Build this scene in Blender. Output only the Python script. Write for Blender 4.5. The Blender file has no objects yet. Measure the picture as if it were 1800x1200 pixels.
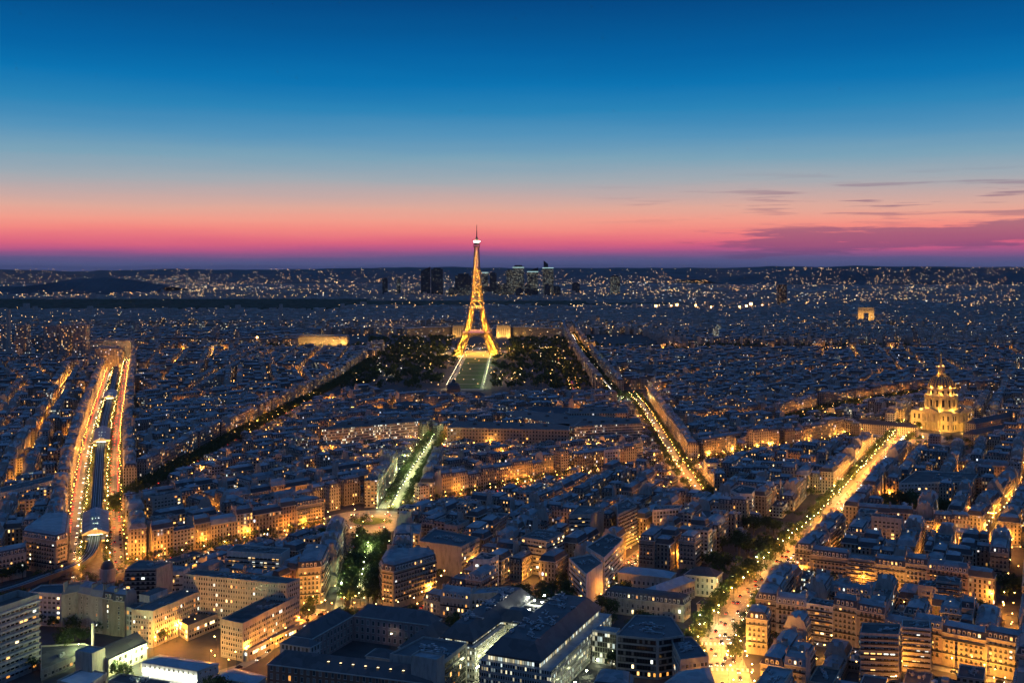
import bpy, math, random
import numpy as np
from mathutils import Vector

# ---------------------------------------------------------------- camera, sky, render
scn = bpy.context.scene
COL = scn.collection
H, F, YH = 225.0, 1900.0, 468.0          # eye height above the streets, focal length and eye line in photo pixels
cam_d = bpy.data.cameras.new("camera")
cam_d.sensor_width = 36.0
cam_d.lens = 36.0 * F / 1800.0
cam_d.shift_y = -(600.0 - YH) / 1800.0
cam_d.clip_start = 1.0
cam_d.clip_end = 120000.0
cam = bpy.data.objects.new("camera", cam_d)
cam.location = (0, 0, H)
cam.rotation_euler = (math.radians(90), 0, 0)
COL.objects.link(cam)
scn.camera = cam

scn.view_settings.view_transform = 'Standard'
scn.view_settings.look = 'None'
scn.view_settings.exposure = 0.0
scn.view_settings.gamma = 1.0
cy = scn.cycles
HAZE = 0.8e-5
cy.volume_bounces = 0
cy.max_bounces = 4
cy.diffuse_bounces = 2
cy.glossy_bounces = 2
cy.transmission_bounces = 2
cy.transparent_max_bounces = 4
cy.sample_clamp_indirect = 2.5
cy.use_denoising = True
cy.use_light_tree = True
cy.use_adaptive_sampling = False
cy.light_sampling_threshold = 0.0
cy.caustics_reflective = False
cy.caustics_refractive = False


def lin(c):
    return tuple((x / 12.92 if x <= 0.04045 else ((x + 0.055) / 1.055) ** 2.4) for x in (v / 255.0 for v in c))


class NT:
    """tiny helper for writing node trees"""
    def __init__(s, tree):
        s.t = tree; s.n = tree.nodes; s.l = tree.links
    def new(s, typ, **kw):
        n = s.n.new(typ)
        for k, v in kw.items():
            setattr(n, k, v)
        return n
    def put(s, sock, v):
        if hasattr(v, 'links') or hasattr(v, 'is_output'):
            s.l.new(v, sock)
        else:
            sock.default_value = v
    def math(s, op, a, b=0.0, c=0.0, clamp=False):
        n = s.new('ShaderNodeMath', operation=op, use_clamp=clamp)
        for i, v in enumerate((a, b, c)):
            s.put(n.inputs[i], v)
        return n.outputs[0]
    def mix(s, f, a, b, blend='MIX'):
        n = s.new('ShaderNodeMix', data_type='RGBA', blend_type=blend)
        s.put(n.inputs[0], f); s.put(n.inputs[6], a); s.put(n.inputs[7], b)
        return n.outputs[2]
    def ramp(s, f, stops, interp='LINEAR'):
        n = s.new('ShaderNodeValToRGB')
        r = n.color_ramp; r.interpolation = interp
        while len(r.elements) < len(stops):
            r.elements.new(0.5)
        for e, (p, c) in zip(r.elements, stops):
            e.position = p; e.color = (*c[:3], 1.0)
        s.put(n.inputs[0], f)
        return n.outputs[0]
    def combine(s, x, y, z):
        n = s.new('ShaderNodeCombineXYZ')
        for i, v in enumerate((x, y, z)):
            s.put(n.inputs[i], v)
        return n.outputs[0]
    def noise(s, vec, scale=5.0, detail=3.0, rough=0.55, col=False):
        n = s.new('ShaderNodeTexNoise')
        s.put(n.inputs['Vector'], vec)
        n.inputs['Scale'].default_value = scale
        n.inputs['Detail'].default_value = detail
        n.inputs['Roughness'].default_value = rough
        return n.outputs[1 if col else 0]
    def white(s, vec):
        n = s.new('ShaderNodeTexWhiteNoise', noise_dimensions='3D')
        s.put(n.inputs['Vector'], vec)
        return n.outputs[0], n.outputs[1]


# world: dusk sky after sunset. Colour by elevation, cloud streaks low on the right
world = bpy.data.worlds.new("World")
scn.world = world
world.use_nodes = True
W = NT(world.node_tree)
for n in list(W.n):
    W.n.remove(n)
tc = W.new('ShaderNodeTexCoord')
sep = W.new('ShaderNodeSeparateXYZ'); W.l.new(tc.outputs['Generated'], sep.inputs[0])
vx, vy, vz = sep.outputs
el = W.math('ARCSINE', vz)                                   # radians
az = W.math('ARCTAN2', vx, vy)                               # 0 = straight ahead, + = right
azw = W.math('MULTIPLY', az, 3.0)
wob = W.noise(W.combine(azw, W.math('MULTIPLY', el, 40.0), 0.0), 1.1, 7.0, 0.6)
el_w = W.math('ADD', el, W.math('MULTIPLY', W.math('SUBTRACT', wob, 0.5), 0.013))
t = W.math('POWER', W.math('DIVIDE', W.math('MAXIMUM', el_w, 0.0), math.pi / 2), 0.5)


def P(py):                                                   # photo row -> ramp position
    return math.sqrt(max(math.atan((YH - py) / F), 0) / (math.pi / 2))


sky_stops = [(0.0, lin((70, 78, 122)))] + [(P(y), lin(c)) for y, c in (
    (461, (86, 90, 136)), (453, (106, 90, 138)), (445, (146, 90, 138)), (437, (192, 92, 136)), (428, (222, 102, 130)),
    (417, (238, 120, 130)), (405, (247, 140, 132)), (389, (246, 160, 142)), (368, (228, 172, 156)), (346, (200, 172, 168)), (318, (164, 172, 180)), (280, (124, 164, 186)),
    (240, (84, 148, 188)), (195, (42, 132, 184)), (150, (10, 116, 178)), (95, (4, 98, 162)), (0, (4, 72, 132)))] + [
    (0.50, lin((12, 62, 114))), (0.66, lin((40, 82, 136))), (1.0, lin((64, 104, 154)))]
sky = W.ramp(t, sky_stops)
# clouds: long dark purple streaks near the horizon, mostly to the right
cl = W.noise(W.combine(W.math('MULTIPLY', az, 7.0), W.math('MULTIPLY', el, 85.0), 3.7), 1.5, 7.0, 0.6)
m_az = W.math('MULTIPLY', W.math('SUBTRACT', az, 0.11), 9.0, clamp=True)
m_lo = W.math('SUBTRACT', 1.0, W.math('MULTIPLY', W.math('ABSOLUTE', W.math('SUBTRACT', el, W.math('ADD', 0.012, W.math('MULTIPLY', az, 0.036)))), 56.0), clamp=True)
cval = W.math('ADD', W.math('MULTIPLY', m_az, m_lo), W.math('MULTIPLY', W.math('SUBTRACT', cl, 0.5), 3.6))
cmask = W.math('MULTIPLY', W.math('MULTIPLY', W.math('SUBTRACT', cval, 0.34), 3.2, clamp=True), W.math('MULTIPLY', m_az, W.math('MULTIPLY', m_lo, 3.0, clamp=True), clamp=True))
sky = W.mix(W.math('MULTIPLY', cmask, 0.6), sky, (*lin((104, 76, 120)), 1))
cl2 = W.noise(W.combine(W.math('MULTIPLY', az, 9.0), W.math('MULTIPLY', el, 170.0), 9.1), 1.1, 5.0, 0.5)
m2 = W.math('SUBTRACT', 1.0, W.math('MULTIPLY', W.math('ABSOLUTE', W.math('SUBTRACT', el, 0.056)), 34.0), clamp=True)
c2 = W.math('MULTIPLY', W.math('MULTIPLY', W.math('SUBTRACT', cl2, 0.54), 10.0, clamp=True), W.math('MULTIPLY', m2, W.math('MULTIPLY', W.math('SUBTRACT', az, 0.05), 4.0, clamp=True)))
sky = W.mix(W.math('MULTIPLY', c2, 0.75), sky, (*lin((120, 88, 120)), 1))
# the half of the sky behind the camera is plain dusk blue, below the horizon nothing glows
back = W.math('MULTIPLY', W.math('SUBTRACT', 0.25, vy), 1.6, clamp=True)
dusk = W.ramp(t, [(0.0, lin((52, 72, 114))), (0.3, lin((52, 82, 130))), (1.0, lin((64, 104, 154)))])
sky = W.mix(back, sky, dusk)
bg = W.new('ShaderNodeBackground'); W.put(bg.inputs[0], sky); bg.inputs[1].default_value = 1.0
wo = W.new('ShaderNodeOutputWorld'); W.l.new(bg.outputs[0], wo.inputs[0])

# ---------------------------------------------------------------- helpers
RND = random.Random(11)


def gp(px, py, z=0.0):
    """ground-plan point of a photo pixel lying z metres above the street"""
    y = (H - z) * F / (py - YH)
    return ((px - 900.0) * y / F, y)


def to_px(x, y, z):
    return 900 + F * x / y, YH + F * (H - z) / y


def tag(o, label=None, cat=None, group=None, kind=None):
    if label: o["label"] = label
    if cat: o["category"] = cat
    if group: o["group"] = group
    if kind: o["kind"] = kind
    return o


def empty(name, loc=(0, 0, 0), rz=0.0):
    o = bpy.data.objects.new(name, None)
    o.location = loc; o.rotation_euler = (0, 0, rz)
    COL.objects.link(o)
    return o


def inst(name, me, parent=None, loc=(0, 0, 0), rz=0.0, sc=None):
    o = bpy.data.objects.new(name, me)
    o.location = loc
    if rz: o.rotation_euler = (0, 0, rz)
    if sc: o.scale = sc
    if parent is not None: o.parent = parent
    COL.objects.link(o)
    return o


class MB:
    """collects polygons, links them as ONE mesh object"""
    def __init__(s, origin=(0, 0, 0)):
        s.v = []; s.f = []; s.m = []; s.uv = []; s.sd = []; s.seed = 0.0; s.o = origin
    def face(s, pts, m=0, uv=None):
        n = len(s.v); k = len(pts); ox, oy, oz = s.o
        s.v.extend((p[0] - ox, p[1] - oy, p[2] - oz) for p in pts)
        s.f.append(tuple(range(n, n + k))); s.m.append(m)
        s.uv.extend(uv if uv else [(p[0], p[1]) for p in pts]); s.sd.append(s.seed)
    def quad_wall(s, a, b, z0, z1, m=0, u0=0.0):
        L = math.hypot(b[0] - a[0], b[1] - a[1])
        s.face([(a[0], a[1], z0), (b[0], b[1], z0), (b[0], b[1], z1), (a[0], a[1], z1)], m,
               [(u0, z0), (u0 + L, z0), (u0 + L, z1), (u0, z1)])
        return u0 + L
    def prism(s, poly, z0, z1, m=0, mt=None, bottom=False):
        u = 0.0
        for i in range(len(poly)):
            u = s.quad_wall(poly[i], poly[(i + 1) % len(poly)], z0, z1, m, u)
        s.face([(p[0], p[1], z1) for p in poly], m if mt is None else mt)
        if bottom: s.face([(p[0], p[1], z0) for p in reversed(poly)], m)
    def box(s, c, d, z0, z1, a=0.0, m=0, mt=None, bottom=False):
        ca, sa = math.cos(a), math.sin(a); hx, hy = d[0] / 2, d[1] / 2
        s.prism([(c[0] + x * ca - y * sa, c[1] + x * sa + y * ca) for x, y in ((-hx, -hy), (hx, -hy), (hx, hy), (-hx, hy))], z0, z1, m, mt, bottom)
    def beam(s, a, b, w, m=0):
        a = Vector(a); b = Vector(b); d = (b - a)
        if d.length < 1e-6: return
        d.normalize()
        up = Vector((0, 0, 1)) if abs(d.z) < 0.9 else Vector((1, 0, 0))
        x = d.cross(up).normalized() * (w / 2); y = d.cross(x).normalized() * (w / 2)
        c = [(-1, -1), (1, -1), (1, 1), (-1, 1)]
        A = [a + x * i + y * j for i, j in c]; B = [b + x * i + y * j for i, j in c]
        for i in range(4):
            k = (i + 1) % 4
            s.face([A[i], A[k], B[k], B[i]], m)
        s.face(A[::-1], m); s.face(B, m)
    def ring(s, c, prof, n=24, m=0, cap=True, a0=0.0):
        """lathe: prof = [(radius, z)]"""
        pts = [[(c[0] + r * math.cos(a0 + 2 * math.pi * k / n), c[1] + r * math.sin(a0 + 2 * math.pi * k / n), z) for k in range(n)] for r, z in prof]
        for i in range(len(prof) - 1):
            for k in range(n):
                j = (k + 1) % n
                s.face([pts[i][k], pts[i][j], pts[i + 1][j], pts[i + 1][k]], m)
        if cap and prof[-1][0] > 1e-3:
            s.face(pts[-1], m)
    def mesh(s, name, mats):
        me = bpy.data.meshes.new(name)
        me.from_pydata(s.v, [], s.f)
        for mt in mats if isinstance(mats, (list, tuple)) else [mats]:
            me.materials.append(mt)
        me.polygons.foreach_set('material_index', s.m)
        uvl = me.uv_layers.new(name='UVMap')
        uvl.data.foreach_set('uv', np.asarray(s.uv, dtype=np.float32).ravel())
        at = me.attributes.new('seed', 'FLOAT', 'FACE')
        at.data.foreach_set('value', np.asarray(s.sd, dtype=np.float32))
        me.update()
        return me
    def build(s, name, mats, parent=None):
        me = s.mesh(name, mats)
        return inst(name, me, parent, (0, 0, 0) if parent is not None else s.o)


def np_mesh(name, V, Q, mats, mi=None):
    """fast mesh from numpy arrays: V (n,3), Q (m,k) faces"""
    me = bpy.data.meshes.new(name)
    V = np.asarray(V, np.float32); Q = np.asarray(Q, np.int32); m, k = Q.shape
    me.vertices.add(len(V)); me.vertices.foreach_set('co', V.ravel())
    me.loops.add(m * k); me.loops.foreach_set('vertex_index', Q.ravel())
    me.polygons.add(m); me.polygons.foreach_set('loop_start', np.arange(0, m * k, k, dtype=np.int32))
    try:
        me.polygons.foreach_set('loop_total', np.full(m, k, np.int32))
    except Exception:
        pass
    for mt in mats if isinstance(mats, (list, tuple)) else [mats]:
        me.materials.append(mt)
    if mi is not None:
        me.polygons.foreach_set('material_index', np.asarray(mi, np.int32))
    me.update(calc_edges=True)
    return me


def repeat_np(bV, bQ, T):
    """copies of a base mesh; T = rows of x, y, z, rot, sx, sz"""
    T = np.asarray(T, np.float64); n = len(T); nv = len(bV)
    c, s = np.cos(T[:, 3])[:, None], np.sin(T[:, 3])[:, None]
    x, y, z = bV[None, :, 0] * T[:, 4:5], bV[None, :, 1] * T[:, 4:5], bV[None, :, 2] * T[:, 5:6]
    V = np.stack([x * c - y * s + T[:, 0:1], x * s + y * c + T[:, 1:2], z + T[:, 2:3]], -1).reshape(-1, 3)
    Q = (bQ[None] + (np.arange(n) * nv)[:, None, None]).reshape(-1, bQ.shape[1])
    return V, Q


def ccw(poly):
    a = sum(poly[i][0] * poly[(i + 1) % len(poly)][1] - poly[(i + 1) % len(poly)][0] * poly[i][1] for i in range(len(poly)))
    return list(poly) if a > 0 else list(poly)[::-1]


def inset(poly, ds):
    """move each edge of a convex counter-clockwise polygon inwards by its own distance"""
    n = len(poly); lines = []
    if not isinstance(ds, (list, tuple)): ds = [ds] * n
    for i in range(n):
        (x0, y0), (x1, y1) = poly[i], poly[(i + 1) % n]
        L = math.hypot(x1 - x0, y1 - y0) or 1e-6
        dx, dy = (x1 - x0) / L, (y1 - y0) / L
        lines.append((x0 - dy * ds[i], y0 + dx * ds[i], dx, dy))
    out = []
    for i in range(n):
        x1, y1, a1, b1 = lines[i - 1]; x2, y2, a2, b2 = lines[i]
        det = a1 * b2 - b1 * a2
        if abs(det) < 1e-6:
            out.append((x2, y2)); continue
        k = ((x2 - x1) * b2 - (y2 - y1) * a2) / det
        out.append((x1 + a1 * k, y1 + b1 * k))
    return out


def centroid(poly):
    return (sum(p[0] for p in poly) / len(poly), sum(p[1] for p in poly) / len(poly))


ONES = ["", "first", "second", "third", "fourth", "fifth", "sixth", "seventh", "eighth", "ninth", "tenth", "eleventh", "twelfth", "thirteenth",
        "fourteenth", "fifteenth", "sixteenth", "seventeenth", "eighteenth", "nineteenth"]
TENS = ["", "", "twenty", "thirty", "forty", "fifty", "sixty", "seventy", "eighty", "ninety"]


def nth(n):
    if n < 20: return ONES[n]
    if n % 10 == 0 and n < 100: return TENS[n // 10][:-1] + "ieth"
    if n < 100: return TENS[n // 10] + "-" + ONES[n % 10]
    return "hundred-and-" + nth(n - 100) if n > 100 else "hundredth"


# ---------------------------------------------------------------- materials
M = {}


def mat(name, col, rough=0.8, metal=0.0, var=0.0, scale=0.2, spec=None, emit=None, estr=0.0, sample=None, col2=None):
    m = bpy.data.materials.new(name); m.use_nodes = True
    T = NT(m.node_tree); b = T.n['Principled BSDF']
    c = (*col, 1.0)
    if var or col2:
        g = T.new('ShaderNodeNewGeometry')
        nz = T.noise(g.outputs['Position'], scale, 5.0, 0.6)
        lo = tuple(x * (1 - var) for x in col); hi = col2 or tuple(min(1, x * (1 + var)) for x in col)
        T.put(b.inputs['Base Color'], T.ramp(nz, [(0.3, lo), (0.7, hi)]))
    else:
        b.inputs['Base Color'].default_value = c
    b.inputs['Roughness'].default_value = rough
    b.inputs['Metallic'].default_value = metal
    if spec is not None: b.inputs['Specular IOR Level'].default_value = spec
    if emit:
        b.inputs['Emission Color'].default_value = (*emit, 1.0)
        b.inputs['Emission Strength'].default_value = estr
    if sample: m.cycles.emission_sampling = sample
    M[name] = m
    return m


def facade_mat(name, bay, floor, ww, wv0, wv1, z0, palette, lit=0.1, glow=2.2, ledge=True, cool=False):
    """wall with rows of windows by UV in metres; some lit. 'seed' varies tone and pattern per building"""
    m = bpy.data.materials.new(name); m.use_nodes = True
    T = NT(m.node_tree); b = T.n['Principled BSDF']
    uv = T.new('ShaderNodeUVMap', uv_map='UVMap'); s = T.new('ShaderNodeSeparateXYZ'); T.l.new(uv.outputs[0], s.inputs[0])
    at = T.new('ShaderNodeAttribute', attribute_name='seed'); sd = at.outputs['Fac']
    bw = T.math('ADD', bay, T.math('MULTIPLY', T.math('SUBTRACT', T.math('FRACT', T.math('MULTIPLY', sd, 7.31)), 0.5), bay * 0.25))
    u = T.math('DIVIDE', s.outputs[0], bw); v = T.math('DIVIDE', T.math('SUBTRACT', s.outputs[1], z0), floor)
    iu, iv = T.math('FLOOR', u), T.math('FLOOR', v); fu, fv = T.math('FRACT', u), T.math('FRACT', v)
    mu = T.math('LESS_THAN', T.math('ABSOLUTE', T.math('SUBTRACT', fu, 0.5)), ww / 2)
    mv = T.math('MULTIPLY', T.math('GREATER_THAN', fv, wv0), T.math('LESS_THAN', fv, wv1))
    mask = T.math('MULTIPLY', T.math('MULTIPLY', mu, mv), T.math('GREATER_THAN', v, 0.0))
    rv, rc = T.white(T.combine(T.math('ADD', iu, 0.37), T.math('ADD', iv, 0.21), T.math('MULTIPLY', sd, 173.0)))
    rs = T.new('ShaderNodeSeparateXYZ'); T.l.new(rc, rs.inputs[0])
    thr = T.math('SUBTRACT', 1.0, T.math('MULTIPLY', T.math('FRACT', T.math('MULTIPLY', sd, 31.7)), lit * 2.0))
    on = T.math('MULTIPLY', mask, T.math('GREATER_THAN', rv, thr))
    stone = T.ramp(T.math('FRACT', T.math('MULTIPLY', sd, 13.13)), palette, 'CONSTANT')
    g = T.new('ShaderNodeNewGeometry')
    dirt = T.noise(T.combine(T.math('MULTIPLY', s.outputs[0], 1.0), T.math('MULTIPLY', s.outputs[1], 0.25), sd), 0.55, 4.0, 0.6)
    stone = T.mix(T.math('MULTIPLY', T.math('SUBTRACT', dirt, 0.35), 1.1, clamp=True), T.mix(0.35, stone, (0.06, 0.055, 0.05, 1)), stone)
    if ledge:
        le = T.math('LESS_THAN', fv, 0.07)
        rail = T.math('MULTIPLY', T.math('LESS_THAN', T.math('ABSOLUTE', T.math('SUBTRACT', fv, wv0 + 0.1)), 0.1), mu)
        stone = T.mix(T.math('MULTIPLY', le, 0.5), stone, (0.03, 0.03, 0.03, 1))
    else:
        rail = 0.0
    shut = T.math('MULTIPLY', T.math('GREATER_THAN', rs.outputs[0], 0.72), mask)          # curtains and shutters
    glass = T.mix(shut, (0.018, 0.02, 0.024, 1), (0.16, 0.15, 0.135, 1))
    base = T.mix(mask, stone, glass)
    if ledge:
        base = T.mix(T.math('MULTIPLY', rail, 0.75), base, (0.012, 0.012, 0.013, 1))
    T.put(b.inputs['Base Color'], base)
    T.put(b.inputs['Roughness'], T.math('SUBTRACT', 0.85, T.math('MULTIPLY', mask, 0.6)))
    warm = T.ramp(rs.outputs[1], [(0.0, lin((255, 160, 62))), (0.4, lin((255, 190, 98))), (0.75, lin((255, 216, 150))), (0.93, lin((226, 236, 255)))] if not cool else
                  [(0.0, lin((255, 226, 160))), (0.4, lin((250, 242, 200))), (0.8, lin((220, 240, 235)))])
    T.put(b.inputs['Emission Color'], warm)
    br = T.math('MULTIPLY', on, T.math('ADD', 0.25, T.math('MULTIPLY', T.math('POWER', rs.outputs[2], 2.0), glow)))
    T.put(b.inputs['Emission Strength'], br)
    m.cycles.emission_sampling = 'NONE'
    M[name] = m
    return m


STONES = [(0.0, (0.40, 0.34, 0.26)), (0.2, (0.46, 0.41, 0.33)), (0.4, (0.34, 0.29, 0.23)), (0.55, (0.50, 0.46, 0.39)), (0.7, (0.42, 0.35, 0.28)), (0.82, (0.30, 0.26, 0.22)), (0.92, (0.40, 0.30, 0.25))]
PLAIN = [(0.0, (0.46, 0.45, 0.43)), (0.25, (0.55, 0.53, 0.5)), (0.5, (0.36, 0.35, 0.33)), (0.75, (0.45, 0.40, 0.36))]
facade_mat('far_wall', 2.7, 3.15, 0.42, 0.14, 0.8, 0.9, STONES, 0.10, 2.8)
facade_mat('modern_wall', 3.1, 2.9, 0.6, 0.28, 0.8, 0.6, PLAIN, 0.10)
facade_mat('office_wall', 1.7, 3.4, 0.72, 0.3, 0.82, 0.6, PLAIN, 0.22, 1.8, True, True)
facade_mat('tower_wall', 4.0, 3.6, 0.7, 0.25, 0.8, 0.6, [(0.0, (0.025, 0.035, 0.05)), (0.5, (0.04, 0.045, 0.055))], 0.11, 1.0, False, True)
facade_mat('brown_wall', 4.0, 3.4, 0.55, 0.25, 0.75, 0.6, [(0.0, (0.06, 0.04, 0.035)), (0.5, (0.06, 0.04, 0.035))], 0.09, 1.4, False)


def stone_mat(name, col):
    m = bpy.data.materials.new(name); m.use_nodes = True
    T = NT(m.node_tree); b = T.n['Principled BSDF']
    g = T.new('ShaderNodeNewGeometry'); pos = g.outputs['Position']
    s = T.new('ShaderNodeSeparateXYZ'); T.l.new(pos, s.inputs[0])
    nz = T.noise(T.combine(s.outputs[0], s.outputs[1], T.math('MULTIPLY', s.outputs[2], 0.3)), 0.5, 6.0, 0.65)
    joint = T.math('LESS_THAN', T.math('FRACT', T.math('DIVIDE', s.outputs[2], 0.62)), 0.14)
    c = T.ramp(nz, [(0.28, tuple(x * 0.55 for x in col)), (0.5, tuple(x * 0.92 for x in col)), (0.72, tuple(x * 1.12 for x in col))])
    c = T.mix(T.math('MULTIPLY', joint, 0.22), c, (0.08, 0.07, 0.06, 1))
    T.put(b.inputs['Base Color'], c); b.inputs['Roughness'].default_value = 0.88
    M[name] = m
    return m


for i, (p, c) in enumerate(STONES):
    stone_mat('stone_%d' % i, c)
stone_mat('concrete', (0.40, 0.39, 0.36)); stone_mat('white_wall', (0.62, 0.61, 0.58)); stone_mat('brick', (0.30, 0.17, 0.11))
stone_mat('pink_wall', (0.44, 0.32, 0.29)); stone_mat('party', (0.42, 0.40, 0.37)); stone_mat('gold_stone', (0.50, 0.43, 0.30)); stone_mat('hospital_wall', (0.47, 0.43, 0.36))


def roof_mat(name, lo, hi, rough, scale=0.35):
    m = bpy.data.materials.new(name); m.use_nodes = True
    T = NT(m.node_tree); b = T.n['Principled BSDF']
    g = T.new('ShaderNodeNewGeometry')
    at = T.new('ShaderNodeAttribute', attribute_name='seed')
    v, c = T.white(T.combine(T.math('MULTIPLY', at.outputs['Fac'], 57.0), 0.5, 0.5))
    nz = T.noise(g.outputs['Position'], scale, 4.0, 0.65)
    vo = T.new('ShaderNodeTexVoronoi'); vo.inputs['Scale'].default_value = 0.22; T.l.new(g.outputs['Position'], vo.inputs['Vector'])
    vs = T.new('ShaderNodeSeparateXYZ'); T.l.new(vo.outputs['Color'], vs.inputs[0])
    f = T.math('ADD', T.math('MULTIPLY', v, 0.4), T.math('ADD', T.math('MULTIPLY', nz, 0.35), T.math('MULTIPLY', vs.outputs[0], 0.35)))
    T.put(b.inputs['Base Color'], T.ramp(f, [(0.2, lo), (0.85, hi)]))
    T.put(b.inputs['Roughness'], T.math('ADD', rough, T.math('MULTIPLY', nz, 0.25)))
    M[name] = m
    return m


roof_mat('slate', (0.035, 0.038, 0.046), (0.085, 0.09, 0.1), 0.5)
roof_mat('zinc', (0.13, 0.145, 0.165), (0.36, 0.38, 0.41), 0.32)
roof_mat('flat_roof', (0.05, 0.052, 0.055), (0.16, 0.16, 0.16), 0.75)
roof_mat('dark_roof', (0.05, 0.052, 0.058), (0.12, 0.12, 0.13), 0.5)
roof_mat('blue_roof', (0.22, 0.26, 0.31), (0.4, 0.45, 0.5), 0.35)
mat('pale_roof', (0.6, 0.64, 0.68), 0.4, var=0.15)
mat('gear', (0.42, 0.44, 0.46), 0.35, 0.4)
mat('rail', (0.015, 0.015, 0.017), 0.5)
mat('slab', (0.48, 0.45, 0.40), 0.8, var=0.2)
mat('frame', (0.62, 0.6, 0.55), 0.6)
mat('pot', (0.28, 0.12, 0.07), 0.85)
mat('glass', (0.016, 0.018, 0.022), 0.12, spec=0.6)
mat('curtain', (0.2, 0.19, 0.17), 0.4)
for i, (c, e) in enumerate((((255, 170, 72), 1.3), ((255, 196, 110), 2.4), ((255, 222, 160), 3.6), ((235, 240, 225), 2.4), ((255, 150, 60), 0.6))):
    mat('lit_%d' % i, (0.2, 0.18, 0.15), 0.4, emit=lin(c), estr=e, sample='NONE')
mat('skylight', (0.1, 0.12, 0.14), 0.1, emit=lin((255, 232, 180)), estr=2.2, sample='NONE')
mat('lit_strip', (0.3, 0.3, 0.26), 0.5, emit=lin((246, 250, 190)), estr=120.0, sample='FRONT')
mat('platform_strip', (0.3, 0.3, 0.26), 0.5, emit=lin((240, 246, 200)), estr=16.0, sample='FRONT')
mat('white_strip', (0.3, 0.3, 0.3), 0.5, emit=lin((250, 252, 226)), estr=150.0, sample='FRONT')
mat('asphalt', (0.055, 0.055, 0.06), 0.8, var=0.35, scale=0.08)
mat('road', (0.27, 0.26, 0.24), 0.62, var=0.3, scale=0.15)
mat('pavement', (0.2, 0.19, 0.175), 0.8, var=0.3, scale=0.3)
mat('gravel', (0.42, 0.38, 0.3), 0.9, var=0.25, scale=0.25)
mat('lawn', (0.075, 0.14, 0.03), 0.95, var=0.4, scale=0.2)
mat('marking', (0.75, 0.75, 0.72), 0.7)
def leaf_mat():
    m = mat('foliage', (0.05, 0.085, 0.028), 0.7, var=0.5, scale=0.5)
    T = NT(m.node_tree); b = T.n['Principled BSDF']; tr = T.new('ShaderNodeBsdfTranslucent'); tr.inputs[0].default_value = (0.065, 0.095, 0.02, 1)
    mx = T.new('ShaderNodeMixShader'); mx.inputs[0].default_value = 0.32
    T.l.new(b.outputs[0], mx.inputs[1]); T.l.new(tr.outputs[0], mx.inputs[2]); T.l.new(mx.outputs[0], T.n['Material Output'].inputs[0])


leaf_mat()
mat('foliage_far', (0.026, 0.042, 0.018), 0.9, var=0.5, scale=0.05)
mat('bark', (0.07, 0.055, 0.042), 0.9, var=0.3, scale=2.0)
mat('iron', (0.26, 0.19, 0.12), 0.6)
mat('dark_metal', (0.03, 0.033, 0.036), 0.5, 0.5)
mat('steel', (0.42, 0.45, 0.48), 0.35, 0.6)
mat('lead', (0.10, 0.10, 0.11), 0.5, 0.3)
mat('gold', (0.75, 0.5, 0.14), 0.35, 0.7)
mat('hill', (0.05, 0.075, 0.09), 0.95, var=0.4, scale=0.002)  # bluish tone: distance haze put into the hillside colour
mat('sodium', (0.8, 0.6, 0.3), 0.5, emit=(1.0, 0.46, 0.10), estr=26.0, sample='NONE')
mat('halide', (0.8, 0.8, 0.6), 0.5, emit=(0.86, 1.0, 0.5), estr=16.0, sample='NONE')
mat('warm_lamp', (0.8, 0.7, 0.5), 0.5, emit=(1.0, 0.56, 0.16), estr=30.0, sample='NONE')
mat('white_lamp', (0.8, 0.8, 0.8), 0.5, emit=(1.0, 0.8, 0.5), estr=30.0, sample='NONE')
mat('bright_lamp', (0.8, 0.7, 0.5), 0.5, emit=(1.0, 0.66, 0.26), estr=36.0, sample='NONE')
mat('far_sodium', (0.8, 0.6, 0.3), 0.5, emit=(1.0, 0.5, 0.16), estr=22.0, sample='NONE')
mat('far_warm', (0.8, 0.6, 0.3), 0.5, emit=(1.0, 0.66, 0.32), estr=18.0, sample='NONE')
mat('far_white', (0.8, 0.8, 0.8), 0.5, emit=(0.9, 0.95, 0.9), estr=14.0, sample='NONE')
mat('headlight', (0.8, 0.8, 0.8), 0.3, emit=(1.0, 0.93, 0.78), estr=14.0, sample='NONE')
mat('taillight', (0.5, 0.02, 0.02), 0.3, emit=(1.0, 0.06, 0.03), estr=5.0, sample='NONE')
for i, c in enumerate(((0.02, 0.02, 0.025), (0.3, 0.31, 0.33), (0.55, 0.55, 0.55), (0.2, 0.03, 0.025), (0.04, 0.06, 0.12))):
    mat('paint_%d' % i, c, 0.25, 0.3)

# ---------------------------------------------------------------- the plan: occupancy map and streets
GX, GY, CELL, NX, NY = -1500.0, 470.0, 2.0, 1500, 1520
OCC = np.zeros((NY, NX), np.uint8)


def raster(poly):
    xs = [p[0] for p in poly]; ys = [p[1] for p in poly]
    i0 = max(int((min(xs) - GX) / CELL), 0); i1 = min(int((max(xs) - GX) / CELL) + 1, NX)
    j0 = max(int((min(ys) - GY) / CELL), 0); j1 = min(int((max(ys) - GY) / CELL) + 1, NY)
    if i0 >= i1 or j0 >= j1: return None
    X = GX + (np.arange(i0, i1) + 0.5) * CELL; Y = GY + (np.arange(j0, j1) + 0.5) * CELL
    XX, YY = np.meshgrid(X, Y)
    m = np.ones(XX.shape, bool)
    for k in range(len(poly)):
        (ax, ay), (bx, by) = poly[k], poly[(k + 1) % len(poly)]
        m &= (bx - ax) * (YY - ay) - (by - ay) * (XX - ax) >= 0
    return (slice(j0, j1), slice(i0, i1)), m


def mark(poly, v=1):
    r = raster(ccw(poly))
    if r: OCC[r[0]][r[1]] = v


def free(poly, shrink=0.8):
    r = raster(inset(ccw(poly), shrink))
    return r is None or not OCC[r[0]][r[1]].any()


def occ_at(x, y):
    i, j = int((x - GX) / CELL), int((y - GY) / CELL)
    return OCC[j, i] if 0 <= i < NX and 0 <= j < NY else 0


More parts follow.
